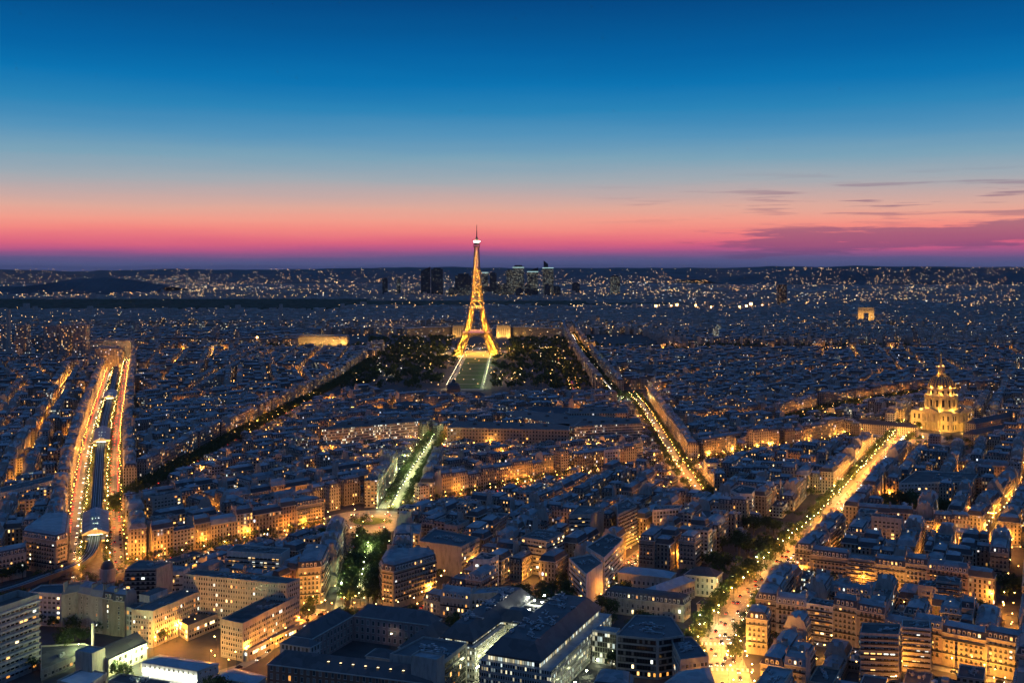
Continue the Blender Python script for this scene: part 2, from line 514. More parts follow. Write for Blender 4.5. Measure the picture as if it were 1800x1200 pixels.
def mark_disc(c, r, v=1):
    mark([(c[0] + r * math.cos(a * math.pi / 8), c[1] + r * math.sin(a * math.pi / 8)) for a in range(16)], v)


def walk(pts, step, start=0.0):
    """points every `step` metres along a polyline with their direction"""
    out = []; d = start; acc = 0.0
    for (x0, y0), (x1, y1) in zip(pts[:-1], pts[1:]):
        L = math.hypot(x1 - x0, y1 - y0)
        while d <= acc + L:
            k = (d - acc) / L
            out.append((x0 + (x1 - x0) * k, y0 + (y1 - y0) * k, (x1 - x0) / L, (y1 - y0) / L))
            d += step
        acc += L
    return out


def smooth(pts, n=2):
    for _ in range(n):
        q = [pts[0]]
        for a, b in zip(pts[:-1], pts[1:]):
            q.append((a[0] * .75 + b[0] * .25, a[1] * .75 + b[1] * .25)); q.append((a[0] * .25 + b[0] * .75, a[1] * .25 + b[1] * .75))
        q.append(pts[-1]); pts = q
    return pts


def offset(pts, d):
    """polyline moved d metres to its right"""
    out = []
    for i in range(len(pts)):
        a = pts[max(i - 1, 0)]; b = pts[min(i + 1, len(pts) - 1)]
        L = math.hypot(b[0] - a[0], b[1] - a[1]) or 1
        out.append((pts[i][0] + (b[1] - a[1]) / L * d, pts[i][1] - (b[0] - a[0]) / L * d))
    return out


def pxl(*ps):
    return [gp(*p) for p in ps]


RB = gp(648, 916)                                            # the roundabout
STREETS = []


def street(name, pts, w, road=(), lamps=(), trees=(), lanes=(), hgt=21.0, rows=True, pave=True, sides=(1, 1)):
    STREETS.append(dict(name=name, pts=pts, w=w, road=road, lamps=lamps, trees=trees, lanes=lanes, hgt=hgt, rows=rows, pave=pave, sides=sides))
    for a, b in zip(pts[:-1], pts[1:]):
        L = math.hypot(b[0] - a[0], b[1] - a[1]) or 1; nx, ny = (b[1] - a[1]) / L * w / 2, -(b[0] - a[0]) / L * w / 2
        mark([(a[0] + nx, a[1] + ny), (b[0] + nx, b[1] + ny), (b[0] - nx, b[1] - ny), (a[0] - nx, a[1] - ny)])


# road strips (offset, width, material, height); lamps (offset, spacing, material, from, to); trees (offset, spacing, height); lanes (offset, direction, spacing)
street("the leafy avenue", [gp(634, 1068), gp(644, 1010), gp(657, 955)], 38,
       [(0, 15, 'gravel', .16), (-14, 7, 'road', .05), (14, 7, 'road', .05)], [(-1.5, 15, 'halide'), (-13, 26, 'halide'), (13, 26, 'halide')],
       [(-10.5, 7.5, 14), (9.5, 7.5, 14), (-5.5, 9, 13), (4.5, 9, 12)], [(-14, 1, 22), (14, -1, 22)], 25)
street("the bright avenue", [gp(697, 893), gp(728, 835), gp(768, 772)], 36,
       [(0, 13, 'gravel', .16), (-13, 8, 'road', .05), (13, 8, 'road', .05)], [(-2, 16, 'halide'), (-15.5, 38, 'halide'), (15.5, 38, 'sodium')],
       [(-9.0, 7, 13), (9.0, 7, 13)], [(-13.5, 1, 24), (13.5, -1, 22), (16, 1, 9)], 22)
street("the viaduct boulevard", [gp(166, 1012), gp(166, 975), gp(168, 930), gp(170, 880), gp(176, 800), gp(185, 745), gp(197, 695), gp(206, 655), gp(211, 636)], 48,
       [(-15, 13, 'road', .05), (15, 13, 'road', .05), (0, 16, 'pavement', .14)],
       [(-21.5, 16, 'sodium'), (-9, 18, 'bright_lamp'), (21.5, 16, 'sodium'), (9, 20, 'bright_lamp')],
       [(-9, 10, 10), (9, 10, 10), (22.5, 26, 8)], [(-11.5, -1, 17), (-14.5, -1, 24), (12, 1, 22), (15, 1, 30), (-20.5, 1, 8), (19.5, 1, 9)], 23)
street("the traffic boulevard", [gp(1246, 1172), gp(1262, 1135), gp(1300, 1066), gp(1366, 1000), gp(1440, 935), gp(1500, 868), gp(1580, 775), gp(1602, 748)], 33,
       [(0, 16, 'road', .05), (-12, 8, 'pavement', .14), (12, 8, 'pavement', .14)],
       [(-8.6, 14, 'bright_lamp'), (8.6, 14, 'bright_lamp'), (-14, 30, 'halide')],
       [(-12.5, 8, 13), (13, 10, 12)], [(-5.5, 1, 19), (-2.5, 1, 23), (1, -1, 17), (4, -1, 24), (7.2, -1, 10)], 21, True, True)
street("the curved junction road", smooth([gp(1262, 1135), gp(1270, 1160), gp(1282, 1190), gp(1288, 1240)]), 30,
       [(0, 24, 'road', .055)], [(-11, 12, 'bright_lamp'), (11, 13, 'warm_lamp'), (0, 17, 'bright_lamp')], [(15, 15, 11)], [(-6, 1, 12), (4, -1, 14)], 21, False)
street("the roundabout cross street", [gp(212, 1003), gp(300, 984), gp(400, 963), gp(520, 942), gp(600, 926)], 25,
       [(0, 12, 'road', .05), (-9.5, 6, 'pavement', .14), (9.5, 6, 'pavement', .14)], [(-7, 18, 'sodium'), (7, 18, 'warm_lamp')],
       [(-8.5, 8, 9), (8.5, 8, 9)], [(-3, 1, 14), (3, -1, 14)], 21)
street("the sloping cross street", [gp(690, 908), gp(760, 888), gp(880, 864), gp(1010, 838), gp(1190, 820)], 22,
       [(0, 11, 'road', .05), (-8.5, 5, 'pavement', .14), (8.5, 5, 'pavement', .14)], [(-6.5, 19, 'sodium'), (6.5, 19, 'sodium')],
       [(-7.5, 8, 9), (7.5, 11, 8)], [(-3, 1, 18), (3, -1, 18)], 20)
street("the yellow-lit avenue", [gp(1240, 893), gp(1222, 862), gp(1192, 820), gp(1160, 768), gp(1132, 722), gp(1108, 694)], 27,
       [(0, 15, 'road', .05), (-10.5, 6, 'pavement', .14), (10.5, 6, 'pavement', .14)], [(-5, 20, 'warm_lamp'), (5, 20, 'sodium')],
       [(-9, 9, 11), (9, 9, 11)], [(-4, 1, 24), (3, -1, 34)], 21)
street("the planted side avenue", [gp(1196, 824), gp(1250, 812), gp(1330, 797), gp(1440, 786), gp(1500, 771)], 24,
       [(0, 9, 'road', .05), (-8, 7, 'pavement', .14), (8, 7, 'pavement', .14)], [(0, 16, 'sodium'), (-9.5, 22, 'warm_lamp')],
       [(-6.5, 8, 9), (6.5, 8, 9)], [(-3, 1, 20)], 21)
street("the office street", [gp(1034, 1074), gp(1065, 1035), gp(1097, 1000), gp(1140, 965), gp(1180, 938), gp(1215, 915)], 16,
       [(0, 9, 'road', .05), (-6.2, 3.4, 'pavement', .14), (6.2, 3.4, 'pavement', .14)], [(-5, 19, 'sodium'), (5, 21, 'sodium')],
       [(5.6, 11, 7)], [(-3.4, 1, 8), (1.5, -1, 16), (3.6, -1, 9)], 20)
street("the narrow lit street", [gp(855, 985), gp(910, 942), gp(965, 916), gp(1012, 893), gp(1050, 866)], 11,
       [(0, 6, 'road', .05)], [(-3.5, 20, 'sodium')], [], [(2, -1, 12)], 19)
street("the corner hall street", [gp(560, 1080), gp(640, 1076), gp(700, 1084), gp(742, 1074), gp(775, 1048), gp(800, 1020)], 14,
       [(0, 8, 'road', .05)], [(-5, 13, 'warm_lamp'), (5, 15, 'sodium')], [], [(-2.6, 1, 8), (2, -1, 14)], 21, False)
street("the hospital street", [gp(372, 1186), gp(440, 1166), gp(497, 1120), gp(540, 1088), gp(565, 1070)], 11,
       [(0, 7, 'road', .05)], [(-3.5, 13, 'warm_lamp'), (3.5, 18, 'sodium')], [], [(2, -1, 14)], 21, False)
street("the dark tree street", [gp(206, 893), gp(290, 843), gp(370, 798), gp(430, 765), gp(490, 733), gp(545, 705), gp(612, 668), (-330, 2500)], 26,
       [(0, 9, 'road', .05), (-8, 7, 'pavement', .14), (8, 7, 'pavement', .14)], [(-6, 34, 'warm_lamp', 420, 900), (6, 30, 'sodium', 440, 900)],
       [(-8, 8, 13), (8, 8, 13), (-3, 9, 12), (3, 9, 12)], [(0, 1, 40)], 22)
street("the lawn avenue", [gp(1010, 690), gp(1000, 655), gp(985, 640), gp(974, 615)], 22, [(0, 14, 'road', .05)], [(-7, 30, 'warm_lamp'), (7, 34, 'sodium')], [(-8, 9, 11), (8, 9, 11)], [(0, 1, 20)], 21)
street("the school avenue", [gp(1085, 700), gp(1052, 662), gp(1034, 636), gp(1018, 612), gp(1004, 588), gp(998, 574)], 24, [(0, 12, 'road', .05)], [(-7, 60, 'warm_lamp', 0, 700), (-6, 26, 'sodium', 900, 1700), (6, 26, 'sodium', 900, 1700)],
       [(-8, 9, 11), (8, 9, 11)], [(-3, 1, 16), (3, -1, 14)], 21)
street("the garden boulevard", [gp(1380, 745), gp(1455, 722), gp(1540, 706), gp(1650, 690)], 24, [(0, 12, 'road', .05)], [(-6, 40, 'sodium'), (6, 40, 'warm_lamp')], [(-8, 8, 12), (8, 8, 12)], [(-3, 1, 20)], 21)
street("the red-roof side street", [gp(330, 700, 0), gp(352, 690), gp(395, 660), gp(440, 640)], 12, [(0, 7, 'road', .05)], [(0, 40, 'sodium')], [], [], 20)
street("the short orange street", [gp(108, 690), gp(120, 672), gp(133, 655)], 12, [(0, 7, 'road', .05)], [(-3, 18, 'sodium'), (3, 18, 'warm_lamp')], [], [(0, 1, 12)], 20)
street("the terrace street", [gp(1338, 1118), gp(1420, 1128), gp(1530, 1150), gp(1640, 1172), gp(1790, 1204)], 12, [(0, 7, 'road', .05)], [(3, 17, 'warm_lamp', 30, 400)], [], [(2, 1, 10)], 20, sides=(1, 0))
street("the dark terrace street", [gp(1395, 1020), gp(1500, 1034), gp(1600, 1047), gp(1760, 1070)], 10, [(0, 6, 'road', .05)], [(-3, 42, 'sodium')], [], [(2, 1, 12)], 19)
street("the far terrace street", [gp(1470, 935), gp(1580, 944), gp(1700, 952), gp(1800, 962)], 10, [(0, 6, 'road', .05)], [(-3, 26, 'sodium')], [], [(2, 1, 14)], 18)
street("the long lit wall street", [gp(1720, 985), gp(1745, 940), gp(1770, 905), gp(1800, 870)], 11, [(0, 6, 'road', .05)], [(-3, 17, 'warm_lamp')], [], [(2, 1, 14)], 18)
mark_disc(RB, 44)
# open ground and low yards kept free of tall houses
mark(pxl((604, 1004), (694, 1004), (716, 896), (606, 896)), 3)
mark(pxl((124, 1066), (240, 1060), (222, 950), (124, 950)), 3)
mark(pxl((-90, 1082), (125, 1062), (130, 975), (-90, 1015)), 3)
mark(pxl((1585, 806), (1745, 800), (1745, 757), (1585, 757)), 3)
for zone in (((-80, 1300), (250, 1300), (250, 1050), (-80, 1060)), ((240, 1300), (560, 1300), (560, 1076), (240, 1040)), ((540, 1300), (905, 1300), (905, 1092), (540, 1078)),
             ((890, 1300), (1255, 1300), (1252, 1180), (890, 1070)), ((890, 1075), (1255, 1180), (1228, 1066), (1045, 1066)), ((1080, 1070), (1240, 1070), (1275, 1006), (1090, 1000)), ((905, 1092), (1045, 1070), (1030, 1020), (880, 1030))):
    mark(pxl(*zone), 3)
mark([(-190, 1765), (235, 1765), (235, 1965), (-330, 1965), (-330, 1850)], 3)
mark(pxl((1238, 1066), (1300, 1062), (1366, 996), (1432, 932), (1480, 868), (1440, 868), (1250, 985)), 3)


def lowstrip(name, side, d):
    s = [t for t in STREETS if t['name'] == name][0]; w = s['w'] / 2
    for a, b in zip(s['pts'][:-1], s['pts'][1:]):
        (a0, b0), (a1, b1) = offset([a, b], side * (w + .5)), offset([a, b], side * (w + d))
        r = raster(ccw([a0, b0, b1, a1]))
        if r: v = OCC[r[0]]; v[r[1] & (v == 0)] = 5


lowstrip("the roundabout cross street", 1, 62); lowstrip("the sloping cross street", 1, 46); lowstrip("the dark tree street", 1, 48); lowstrip("the yellow-lit avenue", -1, 26)
lowstrip("the planted side avenue", 1, 44); lowstrip("the garden boulevard", 1, 60); lowstrip("the far terrace street", 1, 34); lowstrip("the dark terrace street", 1, 26)
for zone in (((560, 838), (1000, 826), (1125, 812), (1125, 762), (1000, 775), (780, 778), (560, 772)),):
    for i_ in range(1, len(zone) - 1): 
        r_ = raster(ccw(pxl(zone[0], zone[i_], zone[i_ + 1])))
        if r_: v_ = OCC[r_[0]]; v_[r_[1] & (v_ == 0)] = 5
mark(pxl((1425, 1300), (1790, 1300), (1790, 1206), (1425, 1134)), 5)
PLAZA = gp(1095, 703); mark_disc(PLAZA, 70)
DOMEC = gp(1660, 757)
mark_disc(gp(1585, 766), 62)

# lawns of the park in front of the tower
TW = gp(838, 622)                                            # the tower
TWX, TWY = TW
mark([(-86 - 250, 1960), (-86 + 235, 1960), (-86 + 235, TWY + 250), (-86 - 250, TWY + 250)])
mark([(190, 2735), (1080, 2735), (1080, 2900), (190, 2900)], 3); mark([(-640, 2790), (-380, 2790), (-380, 3080), (-640, 3080)], 3)
# river bend beyond the tower
mark([(-1500, 2900), (1500, 2930), (1500, 3010), (-1500, 3000)])

GARDENS = []                                                 # (x, y, radius, n trees, height, phrase)


def garden(px, py, r, n, h, phrase, m=True):
    c = gp(px, py)
    if m: mark_disc(c, r * 0.92, 3)
    GARDENS.append((c[0], c[1], r, n, h, phrase))


garden(968, 1062, 24, 20, 12, "in the garden behind the black-roofed complex")
garden(1012, 1040, 18, 12, 11, "in the garden behind the black-roofed complex")
garden(1318, 972, 26, 22, 14, "in the park left of the traffic boulevard")
garden(1290, 1010, 20, 16, 13, "in the park left of the traffic boulevard")
garden(1345, 935, 20, 14, 14, "in the park left of the traffic boulevard")
garden(1605, 900, 34, 30, 15, "in the convent garden")
garden(1560, 915, 20, 12, 13, "in the convent garden")
garden(1752, 1040, 22, 16, 12, "in the dark courtyard at the terraces' end")
garden(1728, 1100, 16, 9, 11, "in the dark courtyard at the terraces' end")
garden(219, 905, 24, 12, 15, "in the square by the viaduct station")
garden(72, 1026, 8, 6, 10, "by the viaduct's bend", False)
garden(148, 1030, 9, 6, 9, "by the viaduct's bend", False)
garden(115, 1100, 17, 14, 10, "in the hospital yard")
garden(150, 1118, 13, 8, 8, "in the hospital yard")
garden(900, 835, 20, 14, 12, "in the courtyard behind the sloping cross street")
garden(942, 825, 15, 9, 12, "in the courtyard behind the sloping cross street")
garden(1250, 880, 16, 10, 13, "at the end of the yellow-lit avenue")
garden(1062, 1083, 9, 4, 12, "beside the mansard hall")
garden(1085, 1100, 8, 4, 8, "beside the mansard hall")
garden(1420, 750, 60, 40, 14, "in the garden left of the gold dome")
garden(1500, 742, 40, 24, 13, "in the garden left of the gold dome")
garden(1745, 760, 45, 30, 10, "in the garden right of the gold dome")

# ---------------------------------------------------------------- ground, roads, hills, woods
b = MB(); S = 24000
b.face([(-S, -600, 0), (S, -600, 0), (S, 29000, 0), (-S, 29000, 0)], 0)
tag(b.build('ground', [M['asphalt']]), kind='structure')
ROADM = ['road', 'pavement', 'gravel', 'marking', 'lawn']


def ribbon(b, pts, w, z, m, skirt=0.0):
    L_ = offset(pts, -w / 2); R_ = offset(pts, w / 2)
    for i in range(len(pts) - 1):
        b.face([(*L_[i], z), (*R_[i], z), (*R_[i + 1], z), (*L_[i + 1], z)], m)
        if skirt:
            b.face([(*L_[i + 1], z - skirt), (*L_[i], z - skirt), (*L_[i], z), (*L_[i + 1], z)], m); b.face([(*R_[i], z - skirt), (*R_[i + 1], z - skirt), (*R_[i + 1], z), (*R_[i], z)], m)


rb, pb = MB(), MB()
for k, s in enumerate(STREETS):
    for o_, w, m, z in s['road']:
        pts = offset(smooth(s['pts'], 1), o_)
        ribbon(rb if m == 'road' else pb, pts, w, z + k * .006, ROADM.index(m), 0 if m == 'road' else z)
        if m == 'road' and w > 7:
            for x, y, dx, dy in walk(pts, 7.0):
                if y < 1500: rb.box((x, y), (3.0, .22), z + k * .006 + .01, z + k * .006 + .02, math.atan2(dy, dx), 3)
# plaza of the roundabout, the far square and the church forecourt
disc = lambda c, r, n=40: [(c[0] + r * math.cos(2 * math.pi * k / n), c[1] + r * math.sin(2 * math.pi * k / n)) for k in range(n)]
rb.face([(*p, .19) for p in disc(RB, 43)], 0)
pb.prism(disc(RB, 19), 0, .33, 1); pb.prism(disc(RB, 14), .33, .38, 4)
rb.face([(*p, .2) for p in disc(PLAZA, 66)], 0)
fc = gp(1585, 768); rb.face([(*p, .21) for p in disc(fc, 58)], 2); pb.prism(disc((fc[0] + 8, fc[1] + 6), 24), .0, .3, 4)
# crossings at the junction
for (px_, py_, w) in ((1272, 1131, 26), (1278, 1176, 28)):
    c = gp(px_, py_)
    for k in range(11):
        rb.box((c[0] - w / 2 + k * w / 10, c[1] - k * .18), (1.1, 4.5), .30, .312, -.15, 3)
# lawn strips before the tower
x0, x1 = -86 - 27, -86 + 27
rb.face([(x0 - 7, 1965, .2), (x1 + 7, 1965, .2), (x1 + 7, TWY - 80, .2), (x0 - 7, TWY - 80, .2)], 2)
for k in range(8):
    y0 = 1985 + k * 84; pb.prism([(x0, y0), (x1, y0), (x1, y0 + 77), (x0, y0 + 77)], .2, .45, 4)
rb.face([(*p, .22) for p in disc(TW, 118)], 2)
tag(rb.build('roads', [M[m] for m in ROADM]), kind='structure'); tag(pb.build('pavement', [M[m] for m in ROADM]), kind='structure')
b = MB(); b.face([(-4000, 2915, .3), (4000, 2945, .3), (4000, 3000, .3), (-4000, 2990, .3)], 0)
tag(b.build('river', [mat('water', (.01, .015, .02), .08, spec=.6)]), kind='structure')


def ridge(name, pts, Y, depth, m='hill', wob=6.0):
    """a hill range from its skyline: pts = (photo column, photo row) at distance Y"""
    xs = np.array([p[0] for p in pts], float); ys = np.array([p[1] for p in pts], float)
    cols = np.linspace(xs[0], xs[-1], 160); rows = np.interp(cols, xs, ys); r = np.random.RandomState(len(name) + int(Y))
    zt = H + (YH - rows) * Y / F + r.rand(160) * wob; X = (cols - 900) * Y / F
    prof = [(-.5, 0.0), (-.32, .3), (-.15, .72), (0, 1.0), (.25, .9), (.6, .5), (1, 0)]
    V = np.concatenate([np.stack([X, np.full(160, Y + d * depth) + r.rand(160) * depth * .04, np.maximum(zt * k, -1)], -1) for d, k in prof])
    Q = [(j * 160 + i, j * 160 + i + 1, (j + 1) * 160 + i + 1, (j + 1) * 160 + i) for j in range(len(prof) - 1) for i in range(159)]
    o = inst(name, np_mesh(name, V, Q, M[m])); tag(o, kind='structure'); return o


ridge('hills', [(-800, 472), (-100, 474), (40, 475), (90, 480), (170, 476), (240, 475), (300, 473), (420, 475), (560, 473), (680, 471), (800, 470), (900, 472), (1000, 471), (1130, 471), (1300, 471), (1360, 468), (1440, 470), (1500, 468), (1700, 470), (1900, 469), (2500, 471)], 21000, 6000, wob=14)
ridge('hills', [(1240, 492), (1330, 482), (1430, 474), (1480, 469), (1560, 470), (1640, 471), (1720, 474), (1800, 472), (1900, 476), (2050, 480)], 13500, 3000, wob=8)
ridge('hills', [(-300, 500), (40, 504), (90, 497), (130, 491), (180, 488), (215, 491), (250, 496), (290, 505)], 8800, 900, wob=5)


def woods(x0, x1, y0, y1, cell, hh, seed):
    """far woodland read as one dark mass: a rough canopy"""
    r = np.random.RandomState(seed); nx, ny = int((x1 - x0) / cell), int((y1 - y0) / cell)
    X, Y = np.meshgrid(np.linspace(x0, x1, nx), np.linspace(y0, y1, ny))
    X = X + r.rand(ny, nx) * cell * .7; Y = Y + r.rand(ny, nx) * cell * .7
    Z = hh * (.55 + .45 * r.rand(ny, nx)); Z[0, :] = 0; Z[-1, :] = 0; Z[:, 0] = 0; Z[:, -1] = 0
    V = np.stack([X, Y, Z], -1).reshape(-1, 3); i = np.arange(nx * ny).reshape(ny, nx)
    Q = np.stack([i[:-1, :-1], i[:-1, 1:], i[1:, 1:], i[1:, :-1]], -1).reshape(-1, 4)
    return V, Q


WOODS = [(-4200, -900, 5350, 6900, 22, 20), (-900, 450, 5850, 6600, 22, 18), (450, 1000, 5950, 6300, 22, 15)]
Vs, Qs, n0 = [], [], 0
for k, w in enumerate(WOODS):
    V_, Q_ = woods(*w, seed=k + 5); Vs.append(V_); Qs.append(Q_ + n0); n0 += len(V_)
tag(inst('woods', np_mesh('woods', np.concatenate(Vs), np.concatenate(Qs), M['foliage_far'])), kind='stuff')

# ---------------------------------------------------------------- building kit
_cache = {}


def cached(key, fn):
    if key not in _cache: _cache[key] = fn()
    return _cache[key]


def lit_choice(p, cool=False):
    r = RND.random()
    if r < p: return 'lit_3' if cool and RND.random() < 0.35 else RND.choice(['lit_0', 'lit_0', 'lit_1', 'lit_1', 'lit_2', 'lit_4', 'lit_3'])
    return 'curtain' if RND.random() < 0.28 else 'glass'


def window_mesh(w, h, glass, rail=False, frame='frame', bars=1):
    def mk():
        b = MB(); f = 0.14
        b.box((0, -0.03), (w + 2 * f, 0.1), -f, h + f, m=0)                     # surround
        b.face([(-w / 2, -0.1, 0), (w / 2, -0.1, 0), (w / 2, -0.1, h), (-w / 2, -0.1, h)], 1)
        for k in range(bars):
            x = -w / 2 + w * (k + 1) / (bars + 1)
            b.box((x, -0.11), (0.08, 0.05), 0, h, m=0)
        if rail: b.box((0, -0.3), (w + 0.3, 0.35), -0.1, 0.85, m=2)
        else: b.box((0, -0.14), (w + 0.4, 0.22), -0.22, -0.12, m=0)
        return b.mesh('window', [M[frame], M[glass], M['rail']])
    return cached(('win', w, h, glass, rail, frame, bars), mk)


def dormer_mesh(glass, m='frame', r=False):
    def mk():
        b = MB()
        b.box((0, 0.95), (1.5, 1.6), 0.3, 2.5, m=0, mt=1)
        b.face([(-0.9, 0.0, 2.5), (0.9, 0.0, 2.5), (0.9, 2.4, 2.9), (-0.9, 2.4, 2.9)], 1)
        b.face([(-0.9, 0.0, 2.5), (0, 0.05, 3.0), (0.9, 0.0, 2.5)], 0)
        b.face([(-0.45, 0.12, 0.7), (0.45, 0.12, 0.7), (0.45, 0.12, 2.2), (-0.45, 0.12, 2.2)], 2)
        return b.mesh('dormer', [M[m], M['zinc'], M[glass]])
    return cached(('dorm', glass, m), mk)


def chimney_mesh(L, hh, k):
    def mk():
        b = MB()
        b.box((0, 0), (L, 0.75), 0, hh, m=0)
        b.box((0, 0), (L + 0.2, 0.95), hh - 0.25, hh + 0.05, m=0)
        n = int(L / 0.55)
        for i in range(n):
            b.box((-L / 2 + 0.4 + i * (L - 0.8) / max(n - 1, 1), 0), (0.28, 0.28), hh, hh + 0.55 + 0.25 * ((i * 7 + k) % 3) / 2, m=1)
        return b.mesh('chimney', [M['party'], M['pot']])
    return cached(('chim', round(L, 1), round(hh, 1), k), mk)


def gear_mesh(k):
    def mk():
        r = random.Random(k); b = MB()
        for _ in range(2):
            b.box((r.uniform(-3, 3), r.uniform(-1.6, 1.6)), (r.uniform(0.9, 2.2), r.uniform(0.7, 1.4)), 0, r.uniform(0.7, 1.5), m=0)
        x, y = r.uniform(-4, -2), r.uniform(-2, 2)
        for _ in range(5):                                    # a run of ducts with elbows
            x2, y2 = (x + r.uniform(1.5, 4), y) if r.random() < .55 else (x, y + r.choice([-1, 1]) * r.uniform(1, 2.6))
            b.beam((x, y, .6), (x2, y2, .6), .34); b.box((x2, y2), (.3, .3), 0, .5, m=1); x, y = x2, y2
        return b.mesh('roof_plant', [M['gear'], M['dark_metal']])
    return cached(('gear', k), mk)


def skylight_mesh(glass):
    def mk():
        b = MB()
        b.box((0, 0), (1.3, 1.0), 0, 0.25, m=0)
        b.face([(-.55, -.4, .27), (.55, -.4, .27), (.55, .4, .27), (-.55, .4, .27)], 1)
        return b.mesh('skylight', [M['zinc'], M[glass]])
    return cached(('sky', glass), mk)


def roof_rings(poly, h, kind, party, rise=None):
    """rings of (polygon, z) for a roof; party = edges that end in a vertical wall"""
    n = len(poly); d = [0.0 if i in party else 1.0 for i in range(n)]
    minw = min(math.hypot(poly[i][0] - poly[(i + 1) % n][0], poly[i][1] - poly[(i + 1) % n][1]) for i in range(n))
    if n == 4:
        dep = min(math.hypot(poly[1][0] - poly[2][0], poly[1][1] - poly[2][1]), math.hypot(poly[0][0] - poly[3][0], poly[0][1] - poly[3][1]))
        if 0 not in party and 2 not in party and not (1 in party or 3 in party):
            dep = min(dep, math.hypot(poly[0][0] - poly[1][0], poly[0][1] - poly[1][1]))
    else:
        dep = 11.0
    if kind == 'mansard':
        a = min(1.5, dep * 0.14); b = min(4.6, dep * 0.40)
        return [(poly, h), (inset(poly, [a * k for k in d]), h + 3.6), (inset(poly, [b * k for k in d]), h + 3.6 + b * 0.32)]
    if kind == 'hip':
        b = dep * 0.485
        return [(poly, h), (inset(poly, [b * k for k in d]), h + (rise or min(b * 0.65, 6.0)))]
    return [(poly, h)]


def roof_faces(b, rings, mats, cap, party=(), party_m=1):
    for (p0, z0), (p1, z1), m in zip(rings[:-1], rings[1:], mats):
        n = len(p0)
        for i in range(n):
            j = (i + 1) % n
            b.face([(*p0[i], z0), (*p0[j], z0), (*p1[j], z1), (*p1[i], z1)], party_m if i in party else m)
    p, z = rings[-1]
    b.face([(*q, z) for q in p], cap)


def visible(a, b, thr=-0.1):
    mx, my = (a[0] + b[0]) / 2, (a[1] + b[1]) / 2
    L = math.hypot(b[0] - a[0], b[1] - a[1]) or 1
    nx, ny = (b[1] - a[1]) / L, -(b[0] - a[0]) / L
    D = math.hypot(mx, my)
    return (nx * -mx + ny * -my) / D > thr


N_OBJ = [0]


def add_windows(root, wall_poly, h, edges, w):
    """single window objects on the facades that face the view; past 100 the rest become one part"""
    cx, cy = root.location[0], root.location[1]
    spots = []
    for i in edges:
        a, b = wall_poly[i], wall_poly[(i + 1) % len(wall_poly)]
        L = math.hypot(b[0] - a[0], b[1] - a[1])
        n = int((L - 0.9) / w['bay'])
        if n < 1: continue
        dx, dy = (b[0] - a[0]) / L, (b[1] - a[1]) / L; rz = math.atan2(dy, dx)
        z = w['z0']
        fl = 0
        while z + w['h'] < h - 0.25:
            for k in range(n):
                s = (L - n * w['bay']) / 2 + w['bay'] * (k + 0.5)
                spots.append((a[0] + dx * s, a[1] + dy * s, z, rz, fl))
            z += w['floor']; fl += 1
    spots.sort(key=lambda p: p[0] ** 2 + p[1] ** 2 + (H - p[2]) ** 2)
    for x, y, z, rz, fl in spots[:100]:
        g = lit_choice(w.get('lit', 0.12), w.get('cool', False))
        me = window_mesh(w['w'], w['h'], g, w.get('rail', False), w.get('frame', 'frame'), w.get('bars', 1))
        inst('window', me, root, (x - cx, y - cy, z), rz); N_OBJ[0] += 1
    if len(spots) > 100:
        b = MB((cx, cy, 0)); mats = ['frame', 'glass', 'lit_0', 'lit_1', 'lit_2', 'curtain', 'rail', 'lit_3', 'lit_4']
        mats[0] = w.get('frame', 'frame')
        for x, y, z, rz, fl in spots[100:]:
            g = mats.index(lit_choice(w.get('lit', 0.12), w.get('cool', False)))
            c, s = math.cos(rz), math.sin(rz)
            q = lambda u, o: (x + u * c + o * s, y + u * s - o * c)
            hw = w['w'] / 2
            b.box((x, y), (w['w'] + 0.28, 0.14), z - 0.14, z + w['h'] + 0.14, rz, 0)
            b.face([(*q(-hw, 0.1), z), (*q(hw, 0.1), z), (*q(hw, 0.1), z + w['h']), (*q(-hw, 0.1), z + w['h'])], g)
            if w.get('rail'): b.box(q(0, 0.3), (w['w'] + 0.3, 0.3), z - 0.1, z + 0.85, rz, 6)
        o = b.build('far_windows', [M[m] for m in mats], root); o["kind"] = "stuff"


